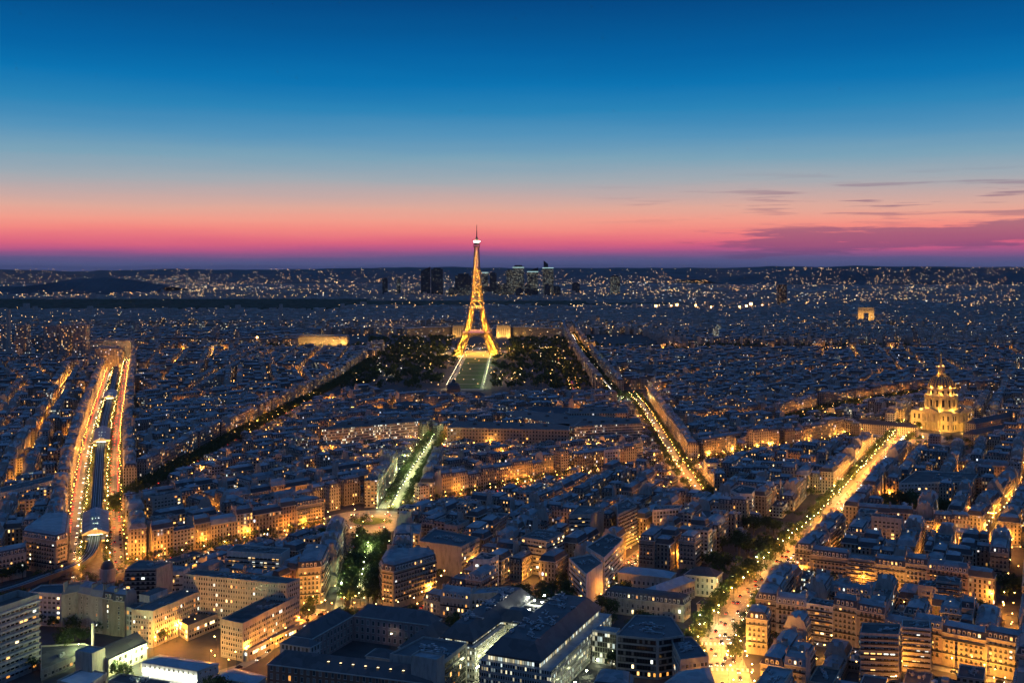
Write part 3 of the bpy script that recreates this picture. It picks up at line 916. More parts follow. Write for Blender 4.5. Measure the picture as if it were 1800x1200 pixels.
def make_building(name, cat, label, poly, h, roof='mansard', wall='stone_0', party=(), blind=(), win=None, objs=True, group=None, seed=None,
                  low='slate', top='zinc', balconies=(), chimneys=True, rise=None, wallmat='far_wall', dormers=True, gear=0, parapet=0.9, mark_it=True, z0=0.0, sky=0):
    poly = ccw(poly); n = len(poly); cx, cy = centroid(poly)
    seed = RND.random() if seed is None else seed
    root = empty(name, (cx, cy, z0)); tag(root, label, cat, group)
    if mark_it: mark(poly, 2)
    O = (cx, cy, 0)
    win = dict(dict(bay=2.6, floor=3.1, w=1.1, h=1.95, z0=4.4, lit=0.12, rail=True), **(win or {}))
    b = MB(O); b.seed = seed
    wm = [M[wall], M['party'], M[wallmat]]
    u = seed * 50
    top_z = h + (parapet if roof == 'flat' else 0)
    vis = []
    for i in range(n):
        a, c = poly[i], poly[(i + 1) % n]
        open_ = i not in party and i not in blind
        if open_ and objs and visible(a, c): vis.append(i); k = 0
        else: k = 2 if open_ else (1 if i in party else 0)
        u = b.quad_wall(a, c, 0, top_z, k, u)
    if roof == 'flat':                                        # inner side of the parapet
        inn = inset(poly, 0.35)
        for i in range(n):
            j = (i + 1) % n
            b.face([(*poly[i], top_z), (*poly[j], top_z), (*inn[j], top_z), (*inn[i], top_z)], 0)
            b.face([(*inn[j], h), (*inn[i], h), (*inn[i], top_z), (*inn[j], top_z)], 0)
    b.build('wall', wm, root)
    r = MB(O); r.seed = seed
    if roof == 'flat':
        r.face([(*p, h) for p in inset(poly, 0.35)], 0)
        rf = r.build('roof', [M[top]], root)
        for k in range(gear):
            px_, py_ = RND.uniform(0.25, 0.75), RND.uniform(0.3, 0.7)
            q0 = [poly[0][t] * (1 - px_) + poly[1][t] * px_ for t in (0, 1)]; q1 = [poly[-1][t] * (1 - px_) + poly[-2][t] * px_ for t in (0, 1)]
            x, y = (q0[t] * (1 - py_) + q1[t] * py_ for t in (0, 1))
            inst('roof_plant', gear_mesh(RND.randrange(6)), rf, (x - cx, y - cy, h), math.atan2(poly[1][1] - poly[0][1], poly[1][0] - poly[0][0]))
    else:
        rings = roof_rings(poly, h, roof, party, rise)
        roof_faces(r, rings, (0, 1), 1, party, 2)
        # cornice
        co = inset(poly, [0.0 if i in party else -0.45 for i in range(n)])
        for i in range(n):
            if i in party: continue
            j = (i + 1) % n
            r.face([(*co[i], h - 0.45), (*co[j], h - 0.45), (*co[j], h + 0.05), (*co[i], h + 0.05)], 3)
            r.face([(*co[i], h + 0.05), (*co[j], h + 0.05), (*poly[j], h + 0.06), (*poly[i], h + 0.06)], 3)
        rf = r.build('roof', [M[low], M[top], M['party'], M['slab']], root)
        if dormers and objs and roof == 'mansard':
            for i in range(n):
                a, c = poly[i], poly[(i + 1) % n]
                if i in party or not visible(a, c): continue
                L = math.hypot(c[0] - a[0], c[1] - a[1]); m = int((L - 1.6) / 2.7)
                if m < 1: continue
                dx, dy = (c[0] - a[0]) / L, (c[1] - a[1]) / L; rz = math.atan2(dy, dx)
                for k in range(m):
                    s = (L - m * 2.7) / 2 + 2.7 * (k + 0.5)
                    inst('dormer', dormer_mesh(lit_choice(0.13)), rf, (a[0] + dx * s - cx, a[1] + dy * s - cy, h), rz); N_OBJ[0] += 1
        if chimneys:
            for i in (party or ()):
                a, c = poly[i], poly[(i + 1) % n]
                L = math.hypot(c[0] - a[0], c[1] - a[1]); rz = math.atan2(c[1] - a[1], c[0] - a[0])
                nx, ny = (c[1] - a[1]) / L, -(c[0] - a[0]) / L
                for f0 in ((0.3, 0.7) if L > 9 else (0.5,)):
                    s = L * (f0 + RND.uniform(-0.05, 0.05)); cl = RND.choice([1.8, 2.6, 3.4])
                    hh = RND.choice([5.6, 6.3, 7.0]) if roof == 'mansard' else 6
                    inst('chimney', chimney_mesh(cl, hh, RND.randrange(3)), rf, (a[0] + (c[0] - a[0]) / L * s - nx * 0.42 - cx, a[1] + (c[1] - a[1]) / L * s - ny * 0.42 - cy, h), rz)
            for k in range(RND.randrange(0, 3) + sky):
                z = rings[-1][1] if roof == 'mansard' else h
                if roof != 'mansard': break
                q = rings[-1][0]; f1, f2 = RND.uniform(.2, .8), RND.uniform(.2, .8)
                a0 = [q[0][t] * (1 - f1) + q[1][t] * f1 for t in (0, 1)]; a1 = [q[-1][t] * (1 - f1) + q[-2][t] * f1 for t in (0, 1)]
                x, y = (a0[t] * (1 - f2) + a1[t] * f2 for t in (0, 1))
                inst('skylight', skylight_mesh('curtain' if RND.random() < .8 else 'skylight'), rf, (x - cx, y - cy, z), math.atan2(poly[1][1] - poly[0][1], poly[1][0] - poly[0][0]))
    if objs:
        add_windows(root, poly, h, vis, win)
        for i in vis:
            a, c = poly[i], poly[(i + 1) % n]
            L = math.hypot(c[0] - a[0], c[1] - a[1])
            if L < 5: continue
            dx, dy = (c[0] - a[0]) / L, (c[1] - a[1]) / L; nx, ny = dy, -dx
            for fz in balconies:
                if fz > h - 1: continue
                m = ((a[0] + c[0]) / 2 + nx * 0.4, (a[1] + c[1]) / 2 + ny * 0.4)
                bb = MB(O)
                bb.box(m, (L - 0.6, 0.8), fz - 0.35, fz - 0.1, math.atan2(dy, dx), 0, bottom=True)
                bb.box((m[0] + nx * 0.36, m[1] + ny * 0.36), (L - 0.6, 0.06), fz - 0.1, fz + 0.8, math.atan2(dy, dx), 1)
                bb.build('balcony', [M['slab'], M['rail']], root)
    N_OBJ[0] += 3
    return root


MASS_M = ['far_wall', 'party', 'slate', 'zinc', 'flat_roof', 'modern_wall', 'pot', 'slab', 'office_wall', 'curtain', 'lit_1', 'blue_roof', 'pale_roof']


def mass_building(b, poly, h, party, seed, modern=False, detail=1):
    """one building of the far city, written into the shared mesh"""
    b.seed = seed; n = len(poly); u = seed * 40
    wm = 5 if modern else 0
    if modern and seed > 0.8: wm = 8
    for i in range(n):
        u = b.quad_wall(poly[i], poly[(i + 1) % n], 0, h + (0.8 if modern else 0), 1 if i in party else wm, u)
    if modern:
        b.face([(*p, h + 0.2) for p in poly], 12 if seed * 17 % 1 < 0.06 else 4)
        c = centroid(poly); a = math.atan2(poly[1][1] - poly[0][1], poly[1][0] - poly[0][0])
        b.box((c[0] + RND.uniform(-3, 3), c[1] + RND.uniform(-2, 2)), (RND.uniform(3, 6), RND.uniform(2.5, 4)), h, h + RND.uniform(2, 3.4), a, 1, 3)
        if detail > 1:
            for _ in range(3): b.box((c[0] + RND.uniform(-6, 6), c[1] + RND.uniform(-3, 3)), (RND.uniform(.8, 2), RND.uniform(.8, 1.6)), h, h + RND.uniform(.6, 1.6), a, 12)  # pale boxes: sky glints on the roof put into the colour
        return
    rings = roof_rings(poly, h, 'mansard', party)
    zm = 11 if seed * 29 % 1 < 0.12 else 3
    roof_faces(b, rings, (2, zm), zm, party, 1)
    for i in party:
        a, c = poly[i], poly[(i + 1) % n]
        L = math.hypot(c[0] - a[0], c[1] - a[1]) or 1
        nx, ny = (c[1] - a[1]) / L, -(c[0] - a[0]) / L
        for f0 in (0.3, 0.7):
            if RND.random() < 0.3: continue
            k = f0 + RND.uniform(-.08, .08)
            b.box((a[0] + (c[0] - a[0]) * k - nx * 0.45, a[1] + (c[1] - a[1]) * k - ny * 0.45), (RND.uniform(1.5, 3.6), 0.8), h + 1, h + RND.uniform(5.4, 7.0), math.atan2(c[1] - a[1], c[0] - a[0]), 1, 6)
    if detail > 1:
        z = rings[-1][1]; c = centroid(rings[-1][0]); aa = math.atan2(poly[1][1] - poly[0][1], poly[1][0] - poly[0][0])
        for _ in range(RND.randrange(1, 4)):
            b.box((c[0] + RND.uniform(-4, 4), c[1] + RND.uniform(-1.2, 1.2)), (RND.uniform(.8, 2.4), RND.uniform(.7, 1.5)), z - .5, z + RND.uniform(.3, 1.4), aa, RND.choice([1, 3, 12, 12, 9]))  # pale ones stand in for skylights and sky glints off zinc
        for i in range(n):
            a, c2 = poly[i], poly[(i + 1) % n]
            if i in party or not visible(a, c2): continue
            L = math.hypot(c2[0] - a[0], c2[1] - a[1]); m = int((L - 1.5) / 2.9)
            dx, dy = (c2[0] - a[0]) / L, (c2[1] - a[1]) / L
            for k in range(m):
                s = (L - m * 2.9) / 2 + 2.9 * (k + .5); x, y = a[0] + dx * s - dy * 0.7, a[1] + dy * s + dx * 0.7
                b.box((x, y), (1.3, 1.3), h + 0.4, h + 2.5, math.atan2(dy, dx), 7, zm)
                x, y = a[0] + dx * s - dy * 0.03, a[1] + dy * s + dx * 0.03
                g = 10 if RND.random() < 0.1 else 9 if RND.random() < .3 else 2
                b.face([(x - dx * .4, y - dy * .4, h + .8), (x + dx * .4, y + dy * .4, h + .8), (x + dx * .4, y + dy * .4, h + 2.2), (x - dx * .4, y - dy * .4, h + 2.2)], g)

# ---------------------------------------------------------------- buildings one can recognise, nearest first
def pq(h, *ps):
    return [gp(x, y, h) for x, y in ps]


LANDMARKS = []


def lm(phrase, c):
    LANDMARKS.append((phrase, c))


facade_mat('perf_wall', 1.5, 3.2, 0.55, 0.25, 0.8, 0.5, [(0.0, (0.6, 0.6, 0.55)), (0.5, (0.6, 0.6, 0.55))], 0.25, 1.6, True, True)
facade_mat('glass_wall', 1.35, 3.6, 0.8, 0.12, 0.92, 0.2, [(0.0, (0.25, 0.27, 0.26)), (0.5, (0.25, 0.27, 0.26))], 0.5, 1.5, False, True)
HW = dict(bay=1.75, floor=3.05, w=0.95, h=1.6, z0=1.6, rail=False, lit=0.05, cool=True, bars=0)
GRP = "wings of the concrete hospital"

# slab tower at the left edge with white balcony bands
A = gp(69, 1043, 42); ux, uy = 0.42, 0.907
poly = [(A[0] - ux * 85, A[1] - uy * 85), A, (A[0] - 0.907 * 17, A[1] + 0.42 * 17), (A[0] - ux * 85 - 0.907 * 17, A[1] - uy * 85 + 0.42 * 17)]
rt = make_building('slab_tower', 'apartment tower', "tall slab tower with long white balcony bands and a blank white parapet", poly, 38.5, 'flat', 'concrete', blind=(1, 2, 3),
                   win=dict(bay=2.9, floor=3.4, w=2.1, h=1.5, z0=2.2, rail=False, lit=0.09, bars=1), top='flat_roof', parapet=3.6, gear=4)
cx, cy = centroid(ccw(poly)); pc = ccw(poly)
for k in range(11):
    b = MB((cx, cy, 0))
    a0, a1 = pc[0], pc[1]
    for a0, a1 in [(pc[i], pc[(i + 1) % 4]) for i in range(4)]:
        L = math.hypot(a1[0] - a0[0], a1[1] - a0[1])
        nx, ny = (a1[1] - a0[1]) / L, -(a1[0] - a0[0]) / L
        if L > 50 and nx > 0:
            b.box(((a0[0] + a1[0]) / 2 + nx * 0.5, (a0[1] + a1[1]) / 2 + ny * 0.5), (L, 1.0), 4.0 + 3.4 * k - 0.35, 4.0 + 3.4 * k + 0.75, math.atan2(a1[1] - a0[1], a1[0] - a0[0]), 0, bottom=True)
    b.build('balcony_band', [M['white_wall']], rt)
lm("the slab tower", centroid(pc))

# the hospital: a long slab with two wings
poly = pq(32, (321.7, 1007.5), (504, 1025), (527, 1016), (345, 999))
make_building('hospital_slab', 'hospital', "long grey concrete hospital slab crossing behind both shorter wings", poly, 31, 'flat', 'hospital_wall', win=HW, top='flat_roof', gear=9, group=GRP)
lm("the long hospital slab", centroid(poly))
Lw = [gp(269, 1074, 21.5), gp(352, 1039, 21.5), gp(318, 1036, 21.5), gp(231, 1071, 21.5)]
make_building('hospital_wing', 'hospital', "hospital wing with a white roof box and a yellow-lit courtyard facade", Lw, 21, 'flat', 'hospital_wall', win=dict(HW, lit=0.1), top='flat_roof', gear=1, group=GRP)
Rw = [gp(427, 1096, 21.5), gp(523, 1047.5, 21.5), gp(484, 1041, 21.5), gp(388, 1088, 21.5)]
make_building('hospital_wing', 'hospital', "hospital wing nearest the brick quadrangle, with a lit podium along its side", Rw, 21, 'flat', 'hospital_wall', win=HW, top='flat_roof', gear=4, group=GRP)
lm("the hospital wings", (-185, 640))
b = MB((*gp(270, 1050, 21), 0)); c0 = gp(270, 1050, 21)
b.box(c0, (8, 16), 20.5, 25, math.radians(66) - math.pi / 2, 0, 1)
o = b.build('roof_tank_room', [M['white_wall'], M['flat_roof']]); tag(o, "white open plant box standing on the hospital wing's roof", 'roof box')
pod = [gp(436, 1143, 6.5), gp(540, 1092, 6.5), gp(530, 1088, 6.5), gp(424, 1139, 6.5)]
make_building('hospital_podium', 'hospital annex', "low lit podium with strip windows along the hospital wing", pod, 6, 'flat', 'hospital_wall', win=dict(HW, z0=3.4, bay=2.4, w=1.8, lit=0.4), top='flat_roof', mark_it=True)
lk = [gp(330, 1100, 9), gp(392, 1075, 9), gp(372, 1066, 9), gp(310, 1088, 9)]
make_building('hospital_link', 'hospital annex', "low yellow-lit block between the two hospital wings", lk, 8.5, 'flat', 'hospital_wall', win=dict(HW, bay=2.2, w=1.6, lit=0.3), top='dark_roof', gear=1)

# boiler house with a pitched roof, its stair tower and the chimney beside it
e0, e1 = gp(190.7, 1157, 10), gp(258.5, 1126.7, 10)
dx, dy = e1[0] - e0[0], e1[1] - e0[1]; L = math.hypot(dx, dy); nx, ny = -dy / L, dx / L
bh = [e0, e1, (e1[0] + nx * 15, e1[1] + ny * 15), (e0[0] + nx * 15, e0[1] + ny * 15)]
make_building('workshop_hall', 'workshop', "yellow-lit hall with a dark pitched roof beside the stair tower", bh, 9.5, 'hip', 'hospital_wall', party=(1, 3), win=dict(bay=4.2, floor=4.5, w=1.8, h=2.2, z0=1.6, rail=False, lit=0.05), low='dark_roof', top='dark_roof', rise=5.0, chimneys=False)
tw = [(e0[0] - 11 * nx * -0.2 - 1, e0[1] - 1), (e0[0] + 8.5, e0[1] - 2)]
c0 = (e0[0] + nx * 8 - dx / L * 5.2, e0[1] + ny * 8 - dy / L * 5.2); a = math.atan2(dy, dx)
q = lambda c, l, w, a: [(c[0] + x * math.cos(a) - y * math.sin(a), c[1] + x * math.sin(a) + y * math.cos(a)) for x, y in ((-l / 2, -w / 2), (l / 2, -w / 2), (l / 2, w / 2), (-l / 2, w / 2))]
make_building('stair_tower', 'stair tower', "plain buff stair tower at the end of the pitched-roof hall", q(c0, 9.5, 12, a), 15, 'flat', 'hospital_wall', blind=(0, 3), win=dict(bay=3, floor=3.2, w=0.8, h=1.6, z0=2, rail=False), top='zinc')
cc = gp(163, 1136, 4)
b = MB((cc[0], cc[1], 0)); b.ring(cc, [(0.9, 0), (0.8, 17), (0.95, 17.2), (0.95, 17.8), (0.6, 17.8)], 14)
o = b.build('flue', [M['white_wall']]); tag(o, "thin white flue standing behind the stair tower", 'chimney'); mark_disc(cc, 3, 2)
lm("the workshop hall", centroid(bh))

# long shed with a blue ribbed roof over white-lit bays
sh = pq(10, (249, 1161.5), (346.5, 1177), (384, 1164), (281, 1148.6))
make_building('depot_shed', 'shed', "long white depot with a blue ribbed roof above glaring lit bays", sh, 9.6, 'hip', 'white_wall', party=(), blind=(), win=dict(bay=3.1, floor=9, w=0.8, h=0.9, z0=7.2, rail=False, lit=0), low='blue_roof', top='blue_roof', rise=1.6, chimneys=False, dormers=False)
b = MB((*centroid(sh), 0)); p0, p1 = sh[0], sh[1]
L = math.hypot(p1[0] - p0[0], p1[1] - p0[1])
b.box(((p0[0] + p1[0]) / 2 + 0.2, (p0[1] + p1[1]) / 2 - 0.75), (L * 0.94, 0.25), 4.9, 5.35, math.atan2(p1[1] - p0[1], p1[0] - p0[0]), 0, bottom=True)
o = b.build('loading_bay_light', [M['white_strip']]); tag(o, "glaring white light strip over the depot's loading bays", 'light')
lm("the blue-roofed depot", centroid(sh))
sh2 = pq(7, (372, 1188), (450, 1199), (468, 1186), (412, 1172))
make_building('glass_shed', 'shed', "small shed with a glazed ribbed roof right of the blue depot", sh2, 6.5, 'hip', 'white_wall', win=dict(bay=3, floor=9, w=1.2, h=1.5, z0=2, rail=False, lit=.3), low='blue_roof', top='blue_roof', rise=1.5, chimneys=False, dormers=False)
wr = pq(6, (100, 1196), (147, 1174), (188, 1182), (150, 1208))
make_building('white_roof_block', 'low building', "low block with a bright pale flat roof at the photo's bottom left", wr, 5.5, 'flat', 'concrete', win=dict(bay=3, floor=3.2, w=1.6, h=1.4, z0=1.5, rail=False), top='pale_roof')
dr = pq(4.5, (190, 1196), (212, 1183), (300, 1198), (290, 1212))
make_building('dark_roof_block', 'low building', "low block with a dark gear-strewn flat roof before the blue depot", dr, 4, 'flat', 'concrete', win=dict(bay=3, floor=3.2, w=1.6, h=1.4, z0=1.5, rail=False), top='dark_roof', gear=5)
cr = pq(5, (72, 1136), (150, 1132), (163, 1141), (72, 1180))
make_building('car_deck', 'low building', "low dark deck with white roof units between slab tower and stair tower", cr, 5, 'flat', 'concrete', win=dict(bay=2.6, floor=3.2, w=1.6, h=1.6, z0=1.2, rail=False, lit=.1), top='flat_roof', gear=2)

# apartment houses with blank gables
pp = [(108, 1049), (137, 1043), (160, 1047), (180, 1049), (199, 1052), (219, 1054)]
for i in range(5):
    h = (24, 23.2, 22.6, 22.2, 21.6)[i]
    a0, a1 = gp(*pp[i], 22.5), gp(*pp[i + 1], 22.5)
    make_building('apartment_building', 'apartment building', "blank-backed apartment house, %s from the slab tower in the row behind the car deck" % nth(i + 1), [a0, a1, (a1[0] + 3, a1[1] + 13), (a0[0] + 3, a0[1] + 13)], h, 'mansard', 'party' if i < 3 else 'stone_2', party=(1, 3),
                  win=dict(bay=4.6, w=0.8, h=1.5, rail=False, lit=0.1), low='zinc' if i < 3 else 'slate', dormers=i > 2, group="apartment buildings")
lm("the blank-gabled houses", gp(165, 1095))
poly = pq(22, (50, 1036), (72, 1024), (150, 1020), (170, 1028), (140, 1041))
make_building('terrace_roof_block', 'apartment building', "angular modern block with a planted roof terrace above the blank-gabled houses", poly, 20, 'flat', 'white_wall', win=dict(bay=3, floor=3, w=1.7, h=1.4, z0=2, rail=False), top='dark_roof', gear=2)
poly = pq(28, (219, 999), (275, 998), (304, 987), (244, 983))
bal = [2.8 + 2.9 * k for k in range(9)]
make_building('balcony_block', 'apartment building', "boxy modern block with dark balcony rows and a blank pale right flank", poly, 27, 'flat', 'concrete', blind=(1,), win=dict(bay=3.2, floor=2.9, w=2.0, h=1.6, z0=3.2, rail=False, lit=.14), top='flat_roof', balconies=bal, gear=2)
lm("the boxy balcony block", centroid(poly))
poly = pq(22, (276, 1003), (322, 1000), (334, 992), (300, 990))
make_building('balcony_block', 'apartment building', "low pale block with lit rooms wedged between boxy block and hospital", poly, 20, 'flat', 'white_wall', win=dict(bay=3.2, floor=2.9, w=2.0, h=1.6, z0=2.2, rail=False, lit=.3), top='zinc', balconies=bal[1:6:2], gear=3)
poly = pq(25, (399, 967), (493, 973), (510, 962), (415, 955))
make_building('terraced_block', 'apartment building', "cream modern block with stepped lit top floors behind the hospital slab", poly, 24, 'flat', 'white_wall', blind=(1,), win=dict(bay=3.0, floor=2.9, w=1.9, h=1.6, z0=2.2, rail=False, lit=.3), top='flat_roof', balconies=bal[0:7], gear=4)
poly = pq(21, (219, 1056), (236, 1049), (255, 1049), (236, 1060))
make_building('apartment_building', 'apartment building', "small pale apartment house squeezed left of the hospital wing", poly, 17, 'flat', 'white_wall', win=dict(lit=.15, rail=False, w=1.5), top='flat_roof', group="apartment buildings")
# round-headed dome on its drum near the junction
cc = gp(189, 1020, 6)
b = MB((cc[0], cc[1], 0)); rt = empty('dome_house', (cc[0], cc[1], 0)); tag(rt, "small round pavilion under a plain dark dome by the viaduct's bend", 'pavilion'); mark_disc(cc, 8, 2)
b.ring(cc, [(5.4, 0), (5.4, 15)], 20); b.build('wall', [M['party']], rt)
b = MB((cc[0], cc[1], 0)); b.ring(cc, [(4.6 * math.cos(k * .157), 15 + 5.2 * math.sin(k * .157)) for k in range(11)], 24, cap=False); b.build('roof', [M['slate']], rt)

A, B_, C, D = gp(40, 1000), gp(98, 1010), gp(118, 1003), gp(122, 965)
make_building('corner_mansion', 'apartment building', "rounded corner mansion with orange-lit facade left of the viaduct's bend", [A, B_, C, D, (D[0] - 17, D[1] - 4)], 25, 'mansard', 'stone_0', party=(3, 4), win=dict(lit=.1), balconies=(7.2, 19.8))
A, B_ = gp(-60, 1036), gp(46, 1013)
make_building('apartment_building', 'apartment building', "pale apartment house beyond the viaduct at the photo's left border", [A, B_, (B_[0] - 6, B_[1] + 13), (A[0] - 6, A[1] + 13)], 18, 'mansard', 'stone_3', party=(1, 3), win=dict(lit=.12), balconies=(7.2,), group="apartment buildings")
# corner houses at the near end of the leafy avenue
poly = [gp(524, 1064), gp(563, 1061), gp(569, 1057), gp(580, 1030), gp(540, 1030)]
make_building('apartment_building', 'apartment building', "rounded corner house with lit rooms left of the leafy avenue's near end", poly, 25, 'mansard', 'stone_0', party=(3, 4), win=dict(lit=.18), balconies=(7.2, 19.8), group="apartment buildings")
lm("the leafy avenue's left corner house", gp(555, 1050))
A0, A1, A2, A3 = gp(667, 1055), gp(672, 1067), gp(692, 1071), gp(767, 1047)
poly = [A0, A1, A2, A3, (A3[0] - 9, A3[1] + 13), (A0[0] + 12, A0[1] + 22), (A0[0] + 1, A0[1] + 22)]
make_building('corner_mansion', 'apartment building', "big rounded corner mansion with golden balconied floors right of the leafy avenue", poly, 25, 'mansard', 'stone_0', party=(3, 4, 5), win=dict(lit=.12, bay=2.5), balconies=(7.3, 16.7, 22.8), sky=2)
lm("the golden corner mansion", centroid(poly))
poly = [gp(744, 1075), gp(774, 1082), (gp(774, 1082)[0] + 5, gp(774, 1082)[1] + 12), (gp(744, 1075)[0] + 5, gp(744, 1075)[1] + 12)]
make_building('small_house', 'house', "low cream house with slate roof right of the golden corner mansion", poly, 9, 'mansard', 'stone_3', party=(1,), win=dict(z0=1.6, rail=False, lit=.1), chimneys=False)
p0 = gp(774, 1083); p1 = gp(826, 1090)
poly = [p0, p1, (p1[0] + 5, p1[1] + 13), (p0[0] + 5, p0[1] + 13)]
make_building('mansard_house', 'house', "cream house with six arched dormers under a blue zinc roof", poly, 13, 'mansard', 'stone_3', party=(1, 3), win=dict(z0=1.6, bay=2.6, rail=False, lit=.08), low='zinc', balconies=(7.5,))
p0, p1 = p1, gp(880, 1086); poly = [p0, p1, (p1[0] + 6, p1[1] + 13), (p0[0] + 5, p0[1] + 13)]
make_building('modern_infill', 'house', "plain modern infill house with a blank gable right of the dormer house", poly, 16, 'flat', 'stone_3', party=(1,), win=dict(z0=1.6, bay=2.6, rail=True, lit=.08), top='blue_roof', gear=2)

# brick quadrangle school: four wings and pavilions round a dark yard
SG = "wings of the old quadrangle school"
SW = dict(bay=3.6, floor=4.4, w=1.25, h=2.6, z0=1.8, rail=False, lit=0.02)
nw0, nw1 = gp(621, 1080, 15.4), gp(760, 1097.5, 15.4)
d = ((nw1[0] - nw0[0]), (nw1[1] - nw0[1])); L = math.hypot(*d); n = (-d[1] / L, d[0] / L)
make_building('school_wing', 'school', "pink quadrangle school wing with arcade and clock gable, behind the yard", [nw0, nw1, (nw1[0] + n[0] * 13, nw1[1] + n[1] * 13), (nw0[0] + n[0] * 13, nw0[1] + n[1] * 13)], 15, 'hip', 'pink_wall', win=SW, low='dark_roof', top='dark_roof', rise=6, chimneys=False, group=SG)
w0 = gp(548, 1121, 15.4)
make_building('school_wing', 'school', "pink quadrangle school wing on the yard's hospital side", [w0, nw0, (nw0[0] - 12, nw0[1] + 5), (w0[0] - 12, w0[1] + 5)], 15, 'hip', 'pink_wall', win=SW, low='dark_roof', top='dark_roof', rise=6, chimneys=False, group=SG)
e1 = gp(700, 1133, 15.4)
make_building('school_wing', 'school', "dark-roofed school wing on the yard's side towards the black-roofed complex", [(nw1[0], nw1[1]), (nw1[0] - 16, nw1[1] - 36), (nw1[0] - 4, nw1[1] - 41), (nw1[0] + 12, nw1[1] - 5)], 15, 'hip', 'pink_wall', win=SW, low='dark_roof', top='dark_roof', rise=6, chimneys=False, group=SG)
s0, s1 = gp(470, 1166, 13), gp(762, 1202, 13)
d = ((s1[0] - s0[0]), (s1[1] - s0[1])); L = math.hypot(*d); n = (-d[1] / L, d[0] / L)
rt = make_building('school_wing', 'school', "brick school wing with a row of lit skylights, nearest the camera", [s0, s1, (s1[0] + n[0] * 14, s1[1] + n[1] * 14), (s0[0] + n[0] * 14, s0[1] + n[1] * 14)], 13, 'hip', 'brick', win=dict(SW, z0=1.2, lit=.12), low='dark_roof', top='dark_roof', rise=6, chimneys=False, group=SG)
c0 = rt.location
for k in range(7):
    f = 0.36 + k * 0.075
    x, y = s0[0] + d[0] * f + n[0] * 3.6, s0[1] + d[1] * f + n[1] * 3.6
    b = MB((x, y, 16.2)); b.box((x, y), (1.2, 1.0), 16.0, 16.75, math.atan2(d[1], d[0]), 0, 1)
    o = b.build('skylight', [M['dark_metal'], M['lit_2']], rt); o.location = (x - c0[0], y - c0[1], 16.2)
v0, v1, v2 = gp(492, 1128, 14), gp(545, 1136, 14), gp(563, 1127, 14)
make_building('school_pavilion', 'school pavilion', "white pavilion with tall windows and dark hip roof at the quadrangle's left corner", [v0, v1, v2, (v0[0] + v2[0] - v1[0], v0[1] + v2[1] - v1[1])], 13.5, 'hip', 'white_wall', win=dict(SW, bay=2.6), low='dark_roof', top='dark_roof', rise=3, chimneys=False)
v0, v1 = gp(643, 1150, 13), gp(686, 1156, 13)
make_building('school_pavilion', 'school pavilion', "white pavilion with four tall windows beside the dark glass block", [v0, v1, (v1[0] + 4, v1[1] + 11), (v0[0] + 4, v0[1] + 11)], 12.5, 'hip', 'white_wall', win=dict(SW, bay=2.6), low='dark_roof', top='dark_roof', rise=3, chimneys=False)
lm("the quadrangle school", (-75, 610))
# clock gable on the north wing
c0 = ((nw0[0] + nw1[0]) / 2, (nw0[1] + nw1[1]) / 2)
# dark glass block with roof gear
poly = pq(22, (685, 1148), (780, 1160), (820.5, 1128.5), (744, 1117.5))
make_building('dark_glass_block', 'office building', "dark glass office block with white roof ducts, beside the quadrangle school", poly, 21, 'flat', 'concrete', blind=(0,), win=dict(bay=2, floor=3.3, w=1.5, h=2.2, z0=1, rail=False, frame='dark_metal', lit=.1), top='dark_roof', gear=9, parapet=1.0)
c0 = gp(752, 1158, 23)
lf = q(c0, 15, 8.5, math.radians(-25))
make_building('lift_tower', 'lift tower', "plain grey lift tower standing before the dark glass block", lf, 24.5, 'flat', 'concrete', blind=(0, 1, 2, 3), top='zinc')
lm("the dark glass block", centroid(poly))

# the complex with black sloped roofs
P0 = gp(968, 1179, 16); U = (0.40, 0.917); V = (0.917, -0.40)
LL = lambda u, v: (P0[0] + U[0] * u + V[0] * v, P0[1] + U[1] * u + V[1] * v)
rect = lambda u0, u1, v0, v1: [LL(u0, v0), LL(u0, v1), LL(u1, v1), LL(u1, v0)]
oc = LL(50, -36); rt = empty('research_complex', (oc[0], oc[1], 0)); tag(rt, "large U-shaped complex with black sloped roofs, glowing courtyard and perforated white walls", 'office building')
mark(rect(-2, 102, -74, 2), 2)
O = (oc[0], oc[1], 0); aU = math.atan2(U[1], U[0])
for k, (r_, zt) in enumerate(((rect(0, 100, -41, 0), 16), (rect(10, 100, -72, -48), 18), (rect(52, 100, -48, -41), 18))):
    b = MB(O); b.seed = 0.3 + 0.17 * k
    b.prism(ccw(r_), 0, zt, 0, 1); b.build('wall', [M['perf_wall'], M['zinc']], rt)
for k, (r_, z0, z1, zr, ins) in enumerate(((rect(3, 97, -37, -7), 16, 19.4, 27, 5.5), (rect(13, 97, -69, -51), 18, 20.5, 27.5, 5.0), (rect(50, 66, -53, -35), 18, 20.5, 26.0, 5.0))):
    b = MB(O); b.seed = 0.5; r_ = ccw(r_); b.prism(r_, z0, z1, 0, 0); b.build('glazed_storey', [M['glass_wall']], rt)
    b = MB(O); e = inset(r_, -1.2); t = inset(r_, ins)
    for i in range(4):
        j = (i + 1) % 4
        b.face([(*e[i], z1 - 0.4), (*e[j], z1 - 0.4), (*e[j], z1 + 0.2), (*e[i], z1 + 0.2)], 0)
        b.face([(*e[i], z1 + 0.2), (*e[j], z1 + 0.2), (*t[j], zr), (*t[i], zr)], 0)
    b.face([(*p, zr) for p in t], 1)
    b.face([(*p, z1 - 0.4) for p in reversed(e)], 0)
    rf = b.build('roof', [M['dark_roof'], M['dark_roof']], rt)
    if k < 2:
        for m in range(22):
            u, v = (RND.uniform(10, 90), RND.uniform(-29, -15)) if k == 0 else (RND.uniform(20, 90), RND.uniform(-63, -57))
            x, y = LL(u, v)
            inst('roof_plant', gear_mesh(m % 6), rf, (x - oc[0], y - oc[1], zr), aU + (m % 4) * 1.57)
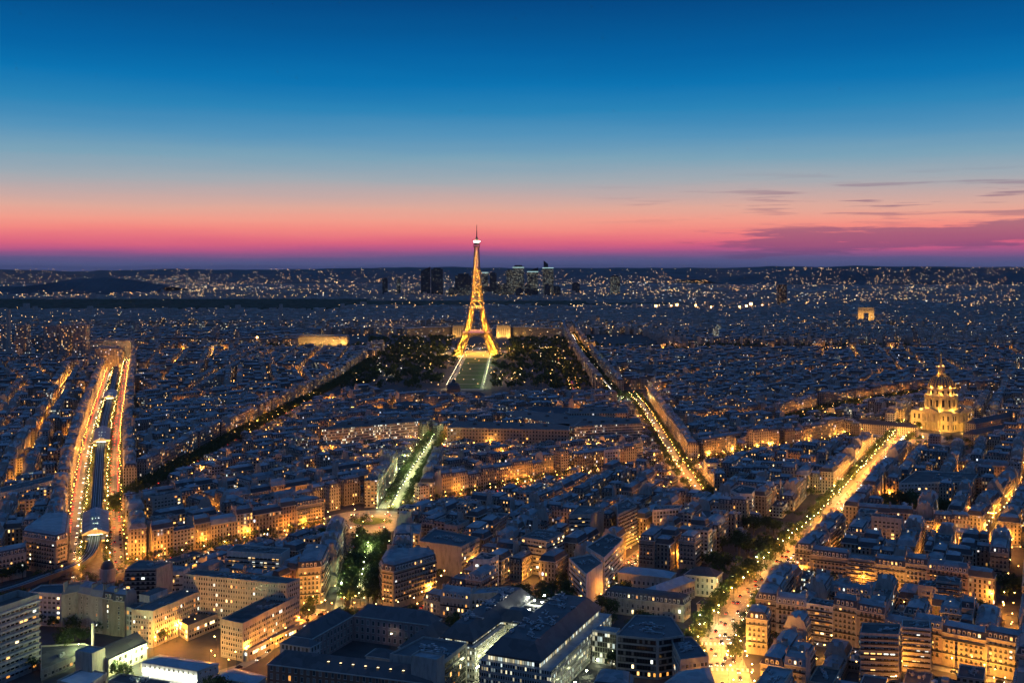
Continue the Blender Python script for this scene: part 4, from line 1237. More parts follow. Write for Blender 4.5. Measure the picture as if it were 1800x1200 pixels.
b = MB(O); b.face([(*p, 0.3) for p in ccw(rect(0, 52, -48, -41))], 0); b.build('courtyard', [M['pavement']], rt)
for k, (u0, u1, v0, v1, z) in enumerate(((68, 84, -50, -38, 20.5), (86, 95, -50, -38, 19.6))):
    b = MB(O); b.prism(ccw(rect(u0, u1, v0, v1)), 17, z, 0, 0)
    for m in range(3): b.prism(ccw(rect(u0 + 2 + m * 4, u0 + 3.6 + m * 4, v0 + 2, v1 - 2)), z, z + 0.7, 1, 1)
    b.build('roof_terrace', [M['white_wall'], M['dark_metal']], rt)
for (u, v, z) in ((66.8, -48, 23), (66.8, -44, 23), (66.8, -40, 23), (85, -44, 23), (85, -39, 22.6), (96, -42, 23), (90, -50, 22.6)):
    b = MB(O); b.box(LL(u, v), (0.8, 0.9), z, z + 0.4, aU, 0, bottom=True); b.build('terrace_light', [M['white_strip']], rt)
for u in (6, 14, 22, 30, 38, 46):
    b = MB(O); b.box(LL(u, -44.5), (3.2, 0.5), 9.5, 9.7, aU, 0, bottom=True); b.build('courtyard_light', [M['lit_strip']], rt)
for u in (4, 22, 40, 58, 76, 94):
    b = MB(O); b.box(LL(u, 5.4), (1.2, 0.8), 3.2, 3.5, aU, 0, bottom=True); b.build('wall_light', [M['lit_strip']], rt)
lm("the black-roofed complex", oc)
# glazed bridge and second modern block
gb = pq(18, (1041, 1108), (1084, 1114), (1090, 1106), (1050, 1101))
rt = make_building('glass_bridge', 'link building', "glowing glazed link between the black-roofed complex and the lattice block", gb, 18, 'flat', 'white_wall', blind=(0, 1, 2, 3), objs=False, top='zinc', mark_it=True)
b = MB((rt.location[0], rt.location[1], 0)); b.seed = .51
for i in range(6):
    b.box(centroid(gb), (18, 7), 0.8 + i * 3, 1.0 + i * 3, math.radians(-20), 0)
a0, a1 = gb[0], gb[1]
b.quad_wall((a0[0] + .1, a0[1] - .25), (a1[0] + .1, a1[1] - .25), 0.5, 17.5, 1)
b.build('glazed_front', [M['slab'], facade_mat('bridge_glass', 1.4, 3.0, 0.88, 0.1, 0.95, 0.5, [(0, (0.4, 0.42, 0.36)), (.5, (0.4, 0.42, 0.36))], 1.0, 1.1, False, True)], rt)
lb = pq(22, (1083, 1116), (1156, 1123), (1166, 1112), (1204, 1117), (1178, 1083), (1117, 1080))
lb = pq(22, (1083, 1116), (1156, 1123), (1203, 1116), (1180, 1083), (1117, 1080))
rt = make_building('lattice_block', 'office building', "five-sided office block with dark strip windows and a slit of lit glass", lb, 21.5, 'flat', 'concrete', win=dict(bay=1.5, floor=3.5, w=1.2, h=2.0, z0=1.4, rail=False, lit=.05, frame='dark_metal', bars=0), top='dark_roof', gear=7, parapet=.8)
a0 = gp(1157, 1123.5, 21); b = MB((rt.location[0], rt.location[1], 0)); b.seed = .5
b.box((a0[0] + .4, a0[1] - .3), (3, .5), 0, 20.6, math.radians(35), 0); b.build('lit_slit', [M['bridge_glass']], rt)
lm("the lattice block", centroid(lb))
sb = pq(20, (1196, 1158), (1246, 1152), (1216, 1117), (1178, 1118))
make_building('slant_block', 'office building', "flat-roofed office block between the lattice block and the junction", sb, 19, 'flat', 'concrete', win=dict(bay=2.2, floor=3.4, w=1.5, h=1.9, z0=1.4, rail=False, lit=.05), top='dark_roof', gear=5)
fb = pq(16, (1040, 1200), (1110, 1206), (1112, 1180), (1052, 1174))
make_building('zinc_house', 'house', "old zinc-roofed house before the lattice block at the photo's bottom", fb, 13, 'mansard', 'stone_2', win=dict(lit=.3), chimneys=False)
fb = pq(18, (1150, 1206), (1262, 1200), (1250, 1168), (1190, 1176))
make_building('zinc_house', 'house', "zinc-roofed house with skylights before the slanted office block", fb, 14, 'mansard', 'stone_2', win=dict(lit=.1), chimneys=False, sky=3)

# classical buildings between garden and traffic boulevard
e0, e1, e2 = gp(1061, 1046, 11), gp(1201.5, 1062.5, 11), gp(1214, 1053, 11)
poly = [e0, e1, e2, (e0[0] + e2[0] - e1[0], e0[1] + e2[1] - e1[1])]
make_building('mansard_hall', 'public building', "long classical hall with eleven dormers under a slate hip roof", poly, 11, 'mansard', 'stone_3', win=dict(bay=3.4, floor=3.8, w=1.2, h=2.3, z0=1.6, rail=False, lit=.03), low='slate', top='slate', chimneys=False)
lm("the long mansard hall", centroid(poly))
e0, e1, e2 = gp(1203, 1009, 14), gp(1259, 1014, 14), gp(1270, 1005, 14)
poly = [e0, e1, e2, (e0[0] + e2[0] - e1[0], e0[1] + e2[1] - e1[1])]
make_building('stone_institute', 'public building', "cream classical wing with slate roof facing the park and boulevard", poly, 14, 'hip', 'stone_3', win=dict(bay=3.2, floor=4.2, w=1.3, h=2.5, z0=1.6, rail=False, lit=.04), low='slate', top='slate', rise=4.5, chimneys=False)
lm("the classical wing", centroid(poly))
e0, e1 = gp(1086, 1004, 13), gp(1178, 1014, 13)
poly = [e0, e1, (e1[0] + 6, e1[1] + 13), (e0[0] + 6, e0[1] + 13)]
make_building('stone_institute', 'public building', "blue zinc-roofed classical wing behind the long mansard hall", poly, 12.5, 'hip', 'stone_3', win=dict(bay=3.2, floor=4.2, w=1.3, h=2.3, z0=1.6, rail=False, lit=.02), low='blue_roof', top='blue_roof', rise=3, chimneys=False)
e0, e1 = gp(1130, 1036, 12), gp(1196, 1010, 13)
dx, dy = e1[0] - e0[0], e1[1] - e0[1]; L = math.hypot(dx, dy)
poly = [e0, (e0[0] + dy / L * 12, e0[1] - dx / L * 12), (e1[0] + dy / L * 12, e1[1] - dx / L * 12), e1]
make_building('stone_institute', 'public building', "classical cross wing with skylit blue roof joining the two other wings", poly, 12, 'hip', 'stone_3', win=dict(bay=3.2, floor=4.2, w=1.3, h=2.3, z0=1.6, rail=False, lit=.05), low='blue_roof', top='blue_roof', rise=3, chimneys=False)
e0 = gp(1238, 1072, 0)
make_building('gate_lodge', 'gatehouse', "small stone gate lodge on the wall beside the boulevard", q(e0, 8, 7, math.radians(60)), 5, 'hip', 'stone_3', win=dict(z0=1.2, h=1.6, rail=False), rise=3, chimneys=False, mark_it=False)
w0, w1 = gp(1213, 1108), gp(1256, 1078)
b = MB((*w0, 0)); b.beam((*w0, 1.6), (*w1, 1.6), 0.5)
for p in range(5):
    k = p / 4; b.box((w0[0] + (w1[0] - w0[0]) * k, w0[1] + (w1[1] - w0[1]) * k), (1, 1), 0, 3.4)
b.face([(*w0, 0), (*w1, 0), (*w1, 3.0), (*w0, 3.0)], 0); b.face([(w0[0] - .5, w0[1], 3.0), (w0[0] - .5, w0[1], 0), (w1[0] - .5, w1[1], 0), (w1[0] - .5, w1[1], 3.0)], 0)
o = b.build('garden_wall', [M['stone_3']]); tag(o, "pale stone garden wall running along the junction's left pavement", 'wall')

# hall with two white skylights
e0, e1 = gp(1212, 909, 14), gp(1281, 915, 14)
poly = [e0, e1, (e1[0] + 4, e1[1] + 30), (e0[0] + 4, e0[1] + 30)]
rt = make_building('skylight_hall', 'public building', "pink gridded hall with two big white rooflights, at the yellow-lit avenue's end", poly, 14, 'flat', 'pink_wall', win=dict(bay=3.3, floor=4.2, w=2.3, h=2.6, z0=1.4, rail=False, lit=.05, bars=2), top='dark_roof')
for f in (0.28, 0.72):
    c = (e0[0] + (e1[0] - e0[0]) * f + 2, e0[1] + (e1[1] - e0[1]) * f + 14)
    b = MB((rt.location[0], rt.location[1], 0)); r_ = q(c, 8, 20, 0.0); t = inset(r_, [0, 3.6, 0, 3.6])
    roof_faces(b, [(r_, 14.3), (t, 16.6)], (0,), 0, (0, 2), 0); b.build('rooflight', [M['pale_roof']], rt)
lm("the twin-rooflight hall", centroid(poly))
# church with arched windows and a square tower
p0, p1 = gp(1322, 848), gp(1440, 853)
poly = [p0, p1, (p1[0] + 3, p1[1] + 22), (p0[0] + 3, p0[1] + 22)]
rt = make_building('church', 'church', "grey stone church with a row of arched windows and a square end tower", poly, 15.5, 'hip', 'stone_2', party=(1, 3), win=dict(bay=7.2, floor=30, w=2.8, h=5.4, z0=5, rail=False, lit=0, frame='dark_metal'), low='zinc', top='zinc', rise=6, chimneys=False)
b = MB((rt.location[0], rt.location[1], 0)); b.box((p1[0] + 3, p1[1] + 5), (8, 8), 0, 28, 0, 0, 0); b.ring((p1[0] + 3, p1[1] + 5), [(6.2, 28), (0.05, 34)], 4, 1, False, math.pi / 4)
for s_ in (-1.6, 1.6): b.box((p1[0] + 3 + s_, p1[1] + 0.95), (1.1, .1), 20, 25.5, 0, 2)
b.build('bell_tower', [M['stone_2'], M['slate'], M['glass']], rt)
lm("the church with arched windows", centroid(poly))
# modern buildings in the middle distance of the centre
MW = dict(bay=3, floor=2.95, w=1.9, h=1.5, z0=2, rail=False, lit=.12)
def modern(label, h, ps, name='modern_block', wall='concrete', wn=None, bal=(), blind=(), top='flat_roof', gear=4, grp=None):
    p = pq(h, *ps); r = make_building(name, 'modern building', label, p, h, 'flat', wall, win=wn or MW, blind=blind, top=top, balconies=bal, gear=gear, group=grp); return p
B = [2.9 * k + 2.6 for k in range(10)]
modern("white banded office wing stretching along the office street", 21, [(1030, 1011), (1060, 990), (1040, 975), (1000, 982)], wall='white_wall', wn=dict(MW, bay=2, w=2.0, h=1.5, floor=3.3), blind=(0,))
modern("long white-banded block with ribbon windows facing the office street", 22, [(1062, 982), (1096, 948), (1070, 938), (1030, 962)], wall='white_wall', wn=dict(MW, bay=2, w=2.0, h=1.4, floor=3.3, lit=.06))
modern("stepped balcony block with planted roof, left of the office street's middle", 29, [(1000, 906), (1038, 905), (1062, 893), (1018, 889)], bal=B, blind=(1,))
modern("tall twin balcony block with dark railings behind the planted-roof block", 30, [(1086, 906), (1120, 890), (1104, 879), (1085, 887)], bal=B)
modern("gridded apartment slab right of the tall balcony block", 26, [(1147, 898), (1194, 894), (1200, 888), (1150, 890)], wall='white_wall', wn=dict(MW, bay=2.9, w=2.0, h=2.0, floor=3.0, lit=.1))
modern("cubic white apartment tower with a window grid, above the sloping cross street", 30, [(1062, 792), (1087, 790), (1090, 786), (1066, 787)], wall='white_wall', wn=dict(MW, bay=3.2, w=2.1, h=1.9, floor=3.0, lit=.06))
modern("plain office box with blank flank and roof ducts behind the golden corner mansion", 22, [(735, 952), (811, 962), (843, 946), (765, 930)], wall='concrete', wn=dict(MW, bay=2, w=1.3, h=1.8, floor=3.4, lit=.03), blind=(0,), gear=8, top='dark_roof')
modern("dark glazed roof block on the roundabout's right edge", 22, [(697, 935), (738, 940), (741, 921), (705, 920)], wn=MW, top='zinc', gear=5)
modern("narrow white tower house with lit stair windows in the garden court", 24, [(832, 984), (860, 985), (877, 976), (846, 971)], wall='white_wall', wn=dict(MW, lit=.2), bal=(), gear=3)
modern("terraced office block with lit top floors, behind the garden court", 25, [(915, 945), (960, 952), (992, 938), (945, 930)], wn=dict(MW, bay=2.4, lit=.2), bal=B[2:8:2], gear=5)
modern("white double block of flats left of the viaduct boulevard, with bright windows", 21, [(0, 868), (118, 839), (108, 832), (0, 858)], wall='white_wall', wn=dict(MW, bay=2.6, w=1.7, lit=.25), gear=3)
modern("curved-front white banded block below the church, with lit floors", 26, [(1284, 862), (1296, 868), (1322, 869), (1330, 858), (1300, 853)], wall='white_wall', bal=B[:7], wn=dict(MW, lit=.25))
modern("boxy white hotel with arcaded eaves beyond the convent garden", 19, [(1580, 850), (1710, 846), (1720, 832), (1610, 828)], wall='white_wall', wn=dict(MW, bay=3.4, floor=3.6, lit=.04), gear=9, top='flat_roof')
modern("banded cream block glowing above the terrace street", 24, [(1585, 1103), (1636, 1107), (1634, 1092), (1586, 1090)], wall='white_wall', wn=dict(MW, bay=2.2, w=1.6, h=1.4, lit=.35), bal=B[:8], gear=2)
modern("dark modern block with wide balconies and big lit windows at the bottom right", 28, [(1512, 1114), (1580, 1117), (1584, 1098), (1516, 1096)], wall='concrete', wn=dict(MW, bay=3.4, w=2.3, h=1.6, lit=.2), bal=B, gear=4)
lm("the dark balcony block", gp(1548, 1190))
lm("the glowing banded block", gp(1610, 1165))
# ministry and culture offices behind, in the middle of the photo
facade_mat('ministry_wall', 3.6, 4.2, 0.5, 0.25, 0.75, 0.6, [(0.0, (0.42, 0.36, 0.29)), (0.5, (0.46, 0.4, 0.33))], 0.07)
def far_block(name, cat, label, h, ps, wm='ministry_wall', top='flat_roof', seed=.4, extra=None):
    p = ccw(pq(h, *ps)); c = centroid(p); rt = empty(name, (*c, 0)); tag(rt, label, cat); mark(p, 2)
    b = MB((*c, 0)); b.seed = seed; b.prism(p, 0, h + 1.0, 0, 1); b.build('wall', [M[wm], M['slab']], rt)
    b = MB((*c, 0)); b.seed = seed; ii = inset(p, .7); b.face([(*x, h + 1.05) for x in ii], 0)
    for k in range(4):
        f = .2 + .2 * k; x = ii[0][0] * (1 - f) + ii[1][0] * f; y = ii[0][1] * (1 - f) + ii[1][1] * f
        x2 = ii[-1][0] * (1 - f) + ii[-2][0] * f; y2 = ii[-1][1] * (1 - f) + ii[-2][1] * f
        b.box(((x + x2) / 2, (y + y2) / 2), (5, 3), h + 1.06, h + 3.4, 0, 0)
    b.build('roof', [M[top]], rt); return rt
far_block('ministry', 'office building', "long sandy office range with deep-set windows in the middle of the city", 22, [(786, 752), (1000, 757), (1003, 746), (800, 741)])
far_block('ministry', 'office building', "curved white-lit office range with rows of bright windows", 22, [(893, 730), (1010, 752), (1128, 745), (1112, 737), (1010, 742), (905, 722)][:4] + [(905, 722)], 'office_wall', seed=.93)
far_block('ministry', 'office building', "reddish-brown office block behind the curved white-lit range", 24, [(1000, 728), (1105, 727), (1100, 717), (1000, 718)], 'ministry_wall', seed=.6)
far_block('ministry', 'office building', "lit office end block touching the yellow-lit avenue", 23, [(1008, 750), (1129, 745), (1122, 735), (1020, 741)], 'office_wall', seed=.95)
p_ = far_block('curved_office', 'office building', "long concave glass office with a bright roof-line strip, near the military school", 26, [(566, 757), (735, 742), (728, 735), (600, 742)], 'office_wall', seed=.33)
lm("the concave glass office", gp(650, 770)); lm("the sandy office range", gp(890, 780))
b = MB((p_.location[0], p_.location[1], 0)); a0, a1 = gp(610, 752, 24.5), gp(732, 742.6, 24.5)
b.beam((a0[0], a0[1] - 1.2, 25), (a1[0], a1[1] - 1.2, 25), 0.7); b.build('light_strip', [mat('strip_far', (.3, .3, .3), .5, emit=lin((255, 244, 190)), estr=3.5, sample='NONE')], p_)

# ---------------------------------------------------------------- elevated railway
vp = smooth([gp(-60, 1052, 7), gp(20, 1034, 7), gp(95, 1006, 7), gp(140, 990, 7), gp(161, 968, 7), gp(166, 940, 7)], 2) + pxl((168.5, 905, 7), (171, 870, 7), (176, 790, 7), (185, 735, 7), (197, 684, 7), (206, 645, 7))
vw = walk(vp, 8.0)
rt = empty('metro_viaduct', (vw[0][0], vw[0][1], 0)); tag(rt, "elevated metro viaduct with pale rails curving over the orange boulevard", 'viaduct')
O = (vw[0][0], vw[0][1], 0)


def strip(b, w, o0, o1, z0, z1, m):
    for (x0, y0, dx0, dy0), (x1, y1, dx1, dy1) in zip(w[:-1], w[1:]):
        A = (x0 + dy0 * o0, y0 - dx0 * o0); B_ = (x0 + dy0 * o1, y0 - dx0 * o1); C = (x1 + dy1 * o1, y1 - dx1 * o1); D = (x1 + dy1 * o0, y1 - dx1 * o0)
        b.face([(*A, z1), (*B_, z1), (*C, z1), (*D, z1)], m); b.face([(*B_, z0), (*A, z0), (*D, z0), (*C, z0)], m)
        b.face([(*B_, z0), (*C, z0), (*C, z1), (*B_, z1)], m); b.face([(*D, z0), (*A, z0), (*A, z1), (*D, z1)], m)


b = MB(O); strip(b, vw, -4.6, 4.6, 5.4, 7.0, 0); b.build('deck', [M['dark_metal']], rt)
for o_ in (-4.75, 4.75):
    b = MB(O); strip(b, vw, o_ - .15, o_ + .15, 4.9, 8.2, 0); b.build('parapet', [M['lead']], rt)
for o_ in (-3.0, -1.3, 1.3, 3.0):
    b = MB(O); strip(b, vw, o_ - .16, o_ + .16, 7.05, 7.25, 0); b.build('rail', [M['pale_roof']], rt)  # pale colour paints in the sky reflected along the track
for k, (x, y, dx, dy) in enumerate(walk(vp, 20.0, 6.0)[:75]):
    b = MB((x, y, 0)); b.ring((x, y), [(1.1, 0), (0.75, .8), (0.65, 4.6), (1.0, 5.35)], 8)
    b.box((x, y), (1.0, 8.6), 4.9, 5.38, math.atan2(dy, dx), 0)
    o = b.build('pillar', [M['stone_2']], rt); o.location = (x - O[0], y - O[1], 0)


def metro_station(label, p0, p1, w):
    a0, a1 = gp(*p0, 8), gp(*p1, 8); dx, dy = a1[0] - a0[0], a1[1] - a0[1]; L = math.hypot(dx, dy); dx /= L; dy /= L
    c = ((a0[0] + a1[0]) / 2, (a0[1] + a1[1]) / 2); r = empty('metro_station', (*c, 0)); tag(r, label, 'station', "stations on the viaduct")
    PT = lambda s, o: (a0[0] + dx * s + dy * o, a0[1] + dy * s - dx * o)
    O = (*c, 0); h = w / 2
    b = MB(O)
    for s_ in (-1, 1):
        b.prism(ccw([PT(0, s_ * h), PT(L, s_ * h), PT(L, s_ * (h - .5)), PT(0, s_ * (h - .5))]), 5.0, 11.2, 0)
    b.prism(ccw([PT(0, -h), PT(L, -h), PT(L, -5), PT(0, -5)]), 5.0, 8.0, 0); b.prism(ccw([PT(0, 5), PT(L, 5), PT(L, h), PT(0, h)]), 5.0, 8.0, 0)
    b.build('wall', [M['stone_2']], r)
    b = MB(O)
    for s_ in (-1, 1):
        A, B_, C, D = PT(-2, s_ * (h + .6)), PT(L + 2, s_ * (h + .6)), PT(L + 2, s_ * h * .45), PT(-2, s_ * h * .45)
        f = [(*A, 11.0), (*B_, 11.0), (*C, 13.6), (*D, 13.6)]
        b.face(f if s_ > 0 else f[::-1], 0)
    b.build('roof', [M['zinc']], r)
    b = MB(O); n = 12
    for s_ in (-1, 1):
        for k in range(n):
            s0, s1 = -2 + (L + 4) * k / n + .25, -2 + (L + 4) * (k + 1) / n - .25
            f = [(*PT(s0, s_ * h * .45), 13.6), (*PT(s1, s_ * h * .45), 13.6), (*PT(s1, 0.1 * s_), 15.2), (*PT(s0, 0.1 * s_), 15.2)]
            b.face(f if s_ > 0 else f[::-1], 0)
    b.build('glazed_roof', [M['blue_roof']], r)
    b = MB(O)
    for s in (-2.2, L + 2.0):
        b.face([(*PT(s, -h), 10.4), (*PT(s, h), 10.4), (*PT(s, h), 11.2), (*PT(s, h * .45), 13.6), (*PT(s, 0), 15.2), (*PT(s, -h * .45), 13.6), (*PT(s, -h), 11.2)], 0)
    b.build('end_screen', [M['white_wall']], r)
    for s in (-1.0, L * .25, L * .5, L * .75):
        b = MB(O); b.box(PT(s, 0), (0.6, w * .55), 10.0, 10.2, math.atan2(dy, dx), 0, bottom=True); b.build('platform_light', [M['platform_strip']], r)
    for s in (-4.5, -9):
        for o_ in (-6, 6):
            b = MB(O); b.box(PT(s, o_), (5, 2.5), 6.6, 8.0, math.atan2(dy, dx), 0); b.build('platform', [M['slab']], r)
    lm("the %s" % ("viaduct station" if 'nearest' in label else 'far viaduct station'), c)


metro_station("nearest viaduct station, glazed ridge roof with a bright end screen", (167.5, 943), (168.5, 906), 20)
metro_station("second viaduct station, small pale roof above glowing platforms", (178, 779), (181, 757), 19)
metro_station("farthest viaduct station, a pale speck before the boulevard's end", (193, 702), (196, 690), 19)

# ---------------------------------------------------------------- the lattice tower


def tower_half(z):
    pts = [(0, 62.5), (20, 50), (40, 40.5), (57, 33.5), (80, 26), (100, 21), (115, 18), (140, 14.2), (170, 11), (200, 8.8), (235, 6.8), (276, 5.0)]
    for (z0, a), (z1, b_) in zip(pts[:-1], pts[1:]):
        if z <= z1: return a + (b_ - a) * (z - z0) / (z1 - z0)
    return 5.0


def leg_w(z):
    return max(25 - (25 - 15.5) * z / 57 if z < 57 else 15.5 - (15.5 - 9.5) * (z - 57) / 58, 5)


et = empty('lattice_tower', (TWX, TWY, 0)); tag(et, "tall iron lattice tower floodlit gold, with a white beacon at its top", 'tower')
O = (0, 0, 0)
for sx in (-1, 1):
    for sy in (-1, 1):
        for nm, zs in (('leg', [0, 9, 19, 30, 42, 54]), ('upper_leg', [62, 72, 82, 93, 104, 113])):
            b = MB(O); prev = None
            for z in zs:
                o_, i_ = tower_half(z), tower_half(z) - leg_w(z)
                c = [(sx * o_, sy * o_, z), (sx * i_, sy * o_, z), (sx * i_, sy * i_, z), (sx * o_, sy * i_, z)]
                for k in range(4): b.beam(c[k], c[(k + 1) % 4], 1.3)
                if prev:
                    for k in range(4):
                        j = (k + 1) % 4
                        b.beam(prev[k], c[k], 2.3)
                        b.beam(prev[k], c[j], 1.2); b.beam(prev[j], c[k], 1.2)
                        m0 = tuple((prev[k][t] + prev[j][t]) / 2 for t in range(3)); m1 = tuple((c[k][t] + c[j][t]) / 2 for t in range(3))
                        b.beam(m0, m1, 0.9)
                prev = c
            b.build(nm, [M['iron']], et)
        b = MB(O); b.box((sx * 50, sy * 50), (28, 28), 0, 4, 0, 0); b.build('pier', [M['stone_2']], et)
b = MB(O); prev = None; z = 121.0; zs = []
while z < 274:
    zs.append(z); z += max(6.2, tower_half(z) * .85)
zs.append(274)
for z in zs:
    a = tower_half(z); c = [(-a, -a, z), (a, -a, z), (a, a, z), (-a, a, z)]
    for k in range(4): b.beam(c[k], c[(k + 1) % 4], 0.9)
    if prev:
        for k in range(4):
            j = (k + 1) % 4
            b.beam(prev[k], c[k], 2.3)
            for f0, f1 in ((0, .5), (.5, 1)):
                L0 = [prev[k][t] * (1 - f0) + prev[j][t] * f0 for t in range(3)]; L1 = [prev[k][t] * (1 - f1) + prev[j][t] * f1 for t in range(3)]
                H0 = [c[k][t] * (1 - f0) + c[j][t] * f0 for t in range(3)]; H1 = [c[k][t] * (1 - f1) + c[j][t] * f1 for t in range(3)]
                b.beam(L0, H1, .95); b.beam(L1, H0, .95)
    prev = c
b.build('spire', [M['iron']], et)
for z0, z1, ov, nm in ((55, 61, 3.0, 'first_platform'), (114, 119.5, 2.4, 'second_platform'), (274, 281, 2.6, 'top_platform')):
    a = tower_half(z0) + ov; b = MB(O); inn = a - 9 if z0 < 200 else 0.2
    for k in range(4):
        ang = k * math.pi / 2; R_ = lambda x, y: (x * math.cos(ang) - y * math.sin(ang), x * math.sin(ang) + y * math.cos(ang))
        b.prism([R_(-a, -a), R_(a, -a), R_(inn, -inn), R_(-inn, -inn)], z0 + .8, z0 + 1.6, 0, bottom=True)
        b.beam((*R_(-a, -a), z1), (*R_(a, -a), z1), 1.2); b.beam((*R_(-a, -a), z0 + 1), (*R_(a, -a), z0 + 1), 1.8)
        n = 22 if z0 < 100 else 14 if z0 < 200 else 6
        for i in range(n + 1):
            x = -a + 2 * a * i / n
            b.beam((*R_(x, -a), z0 + .8), (*R_(x, -a), z1), .8)
    b.build(nm, [M['iron']], et)
    if z0 < 200:
        b = MB(O)
        for k in range(4):
            ang = k * math.pi / 2; R_ = lambda x, y: (x * math.cos(ang) - y * math.sin(ang), x * math.sin(ang) + y * math.cos(ang))
            m = a - 5
            b.prism([R_(-m * .62, -m - 2), R_(m * .62, -m - 2), R_(m * .62, -m + 4), R_(-m * .62, -m + 4)], z0 + 1.6, z1 - 1.2, 0, 1)
        b.build('gallery', [mat('gallery_lit', (.4, .3, .25), .5, emit=lin((255, 150, 190)), estr=.55, sample='NONE') if z0 < 100 else M['gold_stone'], M['dark_metal']], et)
for k in range(4):
    ang = k * math.pi / 2; R_ = lambda x, y: (x * math.cos(ang) - y * math.sin(ang), x * math.sin(ang) + y * math.cos(ang))
    b = MB(O); prev = None; yy = lambda z: -(tower_half(z) - 1.5)
    for i in range(19):
        th = math.pi * i / 18; x, z = -37 * math.cos(th), 12 + 37 * math.sin(th)
        zt = min(z + 5.5, 53); c = ((*R_(x, yy(z)), z), (*R_(x * (1.09 if z < 30 else 1), yy(zt)), zt))
        b.beam(*c, .9)
        if prev: b.beam(prev[0], c[0], 1.3); b.beam(prev[1], c[1], 1.1); b.beam(prev[0], c[1], .7); b.beam(prev[1], c[0], .7)
        prev = c
    b.build('arch', [M['iron']], et)
b = MB(O); b.ring((0, 0), [(7, 281), (7, 285), (4.2, 288), (4.2, 293), (2, 300), (1.1, 302)], 12); b.build('cabin', [M['iron']], et)
b = MB(O); b.ring((0, 0), [(1.3, 302), (1.0, 316), (.7, 318), (.6, 331)], 8); b.box((0, 0), (2.2, 2.2), 309, 311); b.build('antenna', [M['dark_metal']], et)
b = MB(O)
for k in range(6):
    a = k * math.pi / 3; b.box((6.2 * math.cos(a), 6.2 * math.sin(a)), (2.2, 2.2), 287.5, 290, a, 0, bottom=True)
b.build('beacon', [mat('beacon_lamp', (.8, .8, .8), .5, emit=(1, .95, .85), estr=60, sample='NONE')], et)
for k, (x, y, z) in enumerate([(sx * (tower_half(z) + 1.5), sy * (tower_half(z) + 1.5), z) for z in (60.5, 119.5) for sx in (-.9, -.6, -.3, 0, .3, .6, .9) for sy in (-1,)]):
    b = MB((x, y, z)); b.box((x, y), (.9, .9), z, z + .9, 0, 0, bottom=True); o = b.build('lamp', [M['far_warm']], et); o.location = (x, y, z)


def point(name, loc, power, col, r=0.5, parent=None):
    l = bpy.data.lights.new(name, 'POINT'); l.energy = power; l.color = col; l.shadow_soft_size = 0.0; l.cycles.use_multiple_importance_sampling = False
    o = bpy.data.objects.new(name, l); o.location = loc; COL.objects.link(o)
    if parent: o.parent = parent
    return o


GOLD = (1.0, 0.50, 0.045)
for sx in (-1, 1):
    for sy in (-1, 1):
        for z in (5, 21, 40, 70, 88, 106):
            m = tower_half(z) - leg_w(z) / 2
            point('floodlight', (sx * m, sy * m, z), 140000 if z < 57 else 95000, GOLD, .6, et)
for z in np.arange(126, 276, 15.0):
    point('floodlight', (0, 0, float(z)), 80000 * (tower_half(z) / 9) ** 1.3, GOLD, .6, et)
for sx in (-70, 70):
    for z in (4,):
        point('floodlight', (sx * .6, -78, z), 60000, GOLD, 1.0, et)
for x in (-24, -8, 8, 24): point('floodlight', (x, -28, 50), 9000, GOLD, .6, et)
# plaza beneath: warm lamps
lm("the lattice tower", TW)

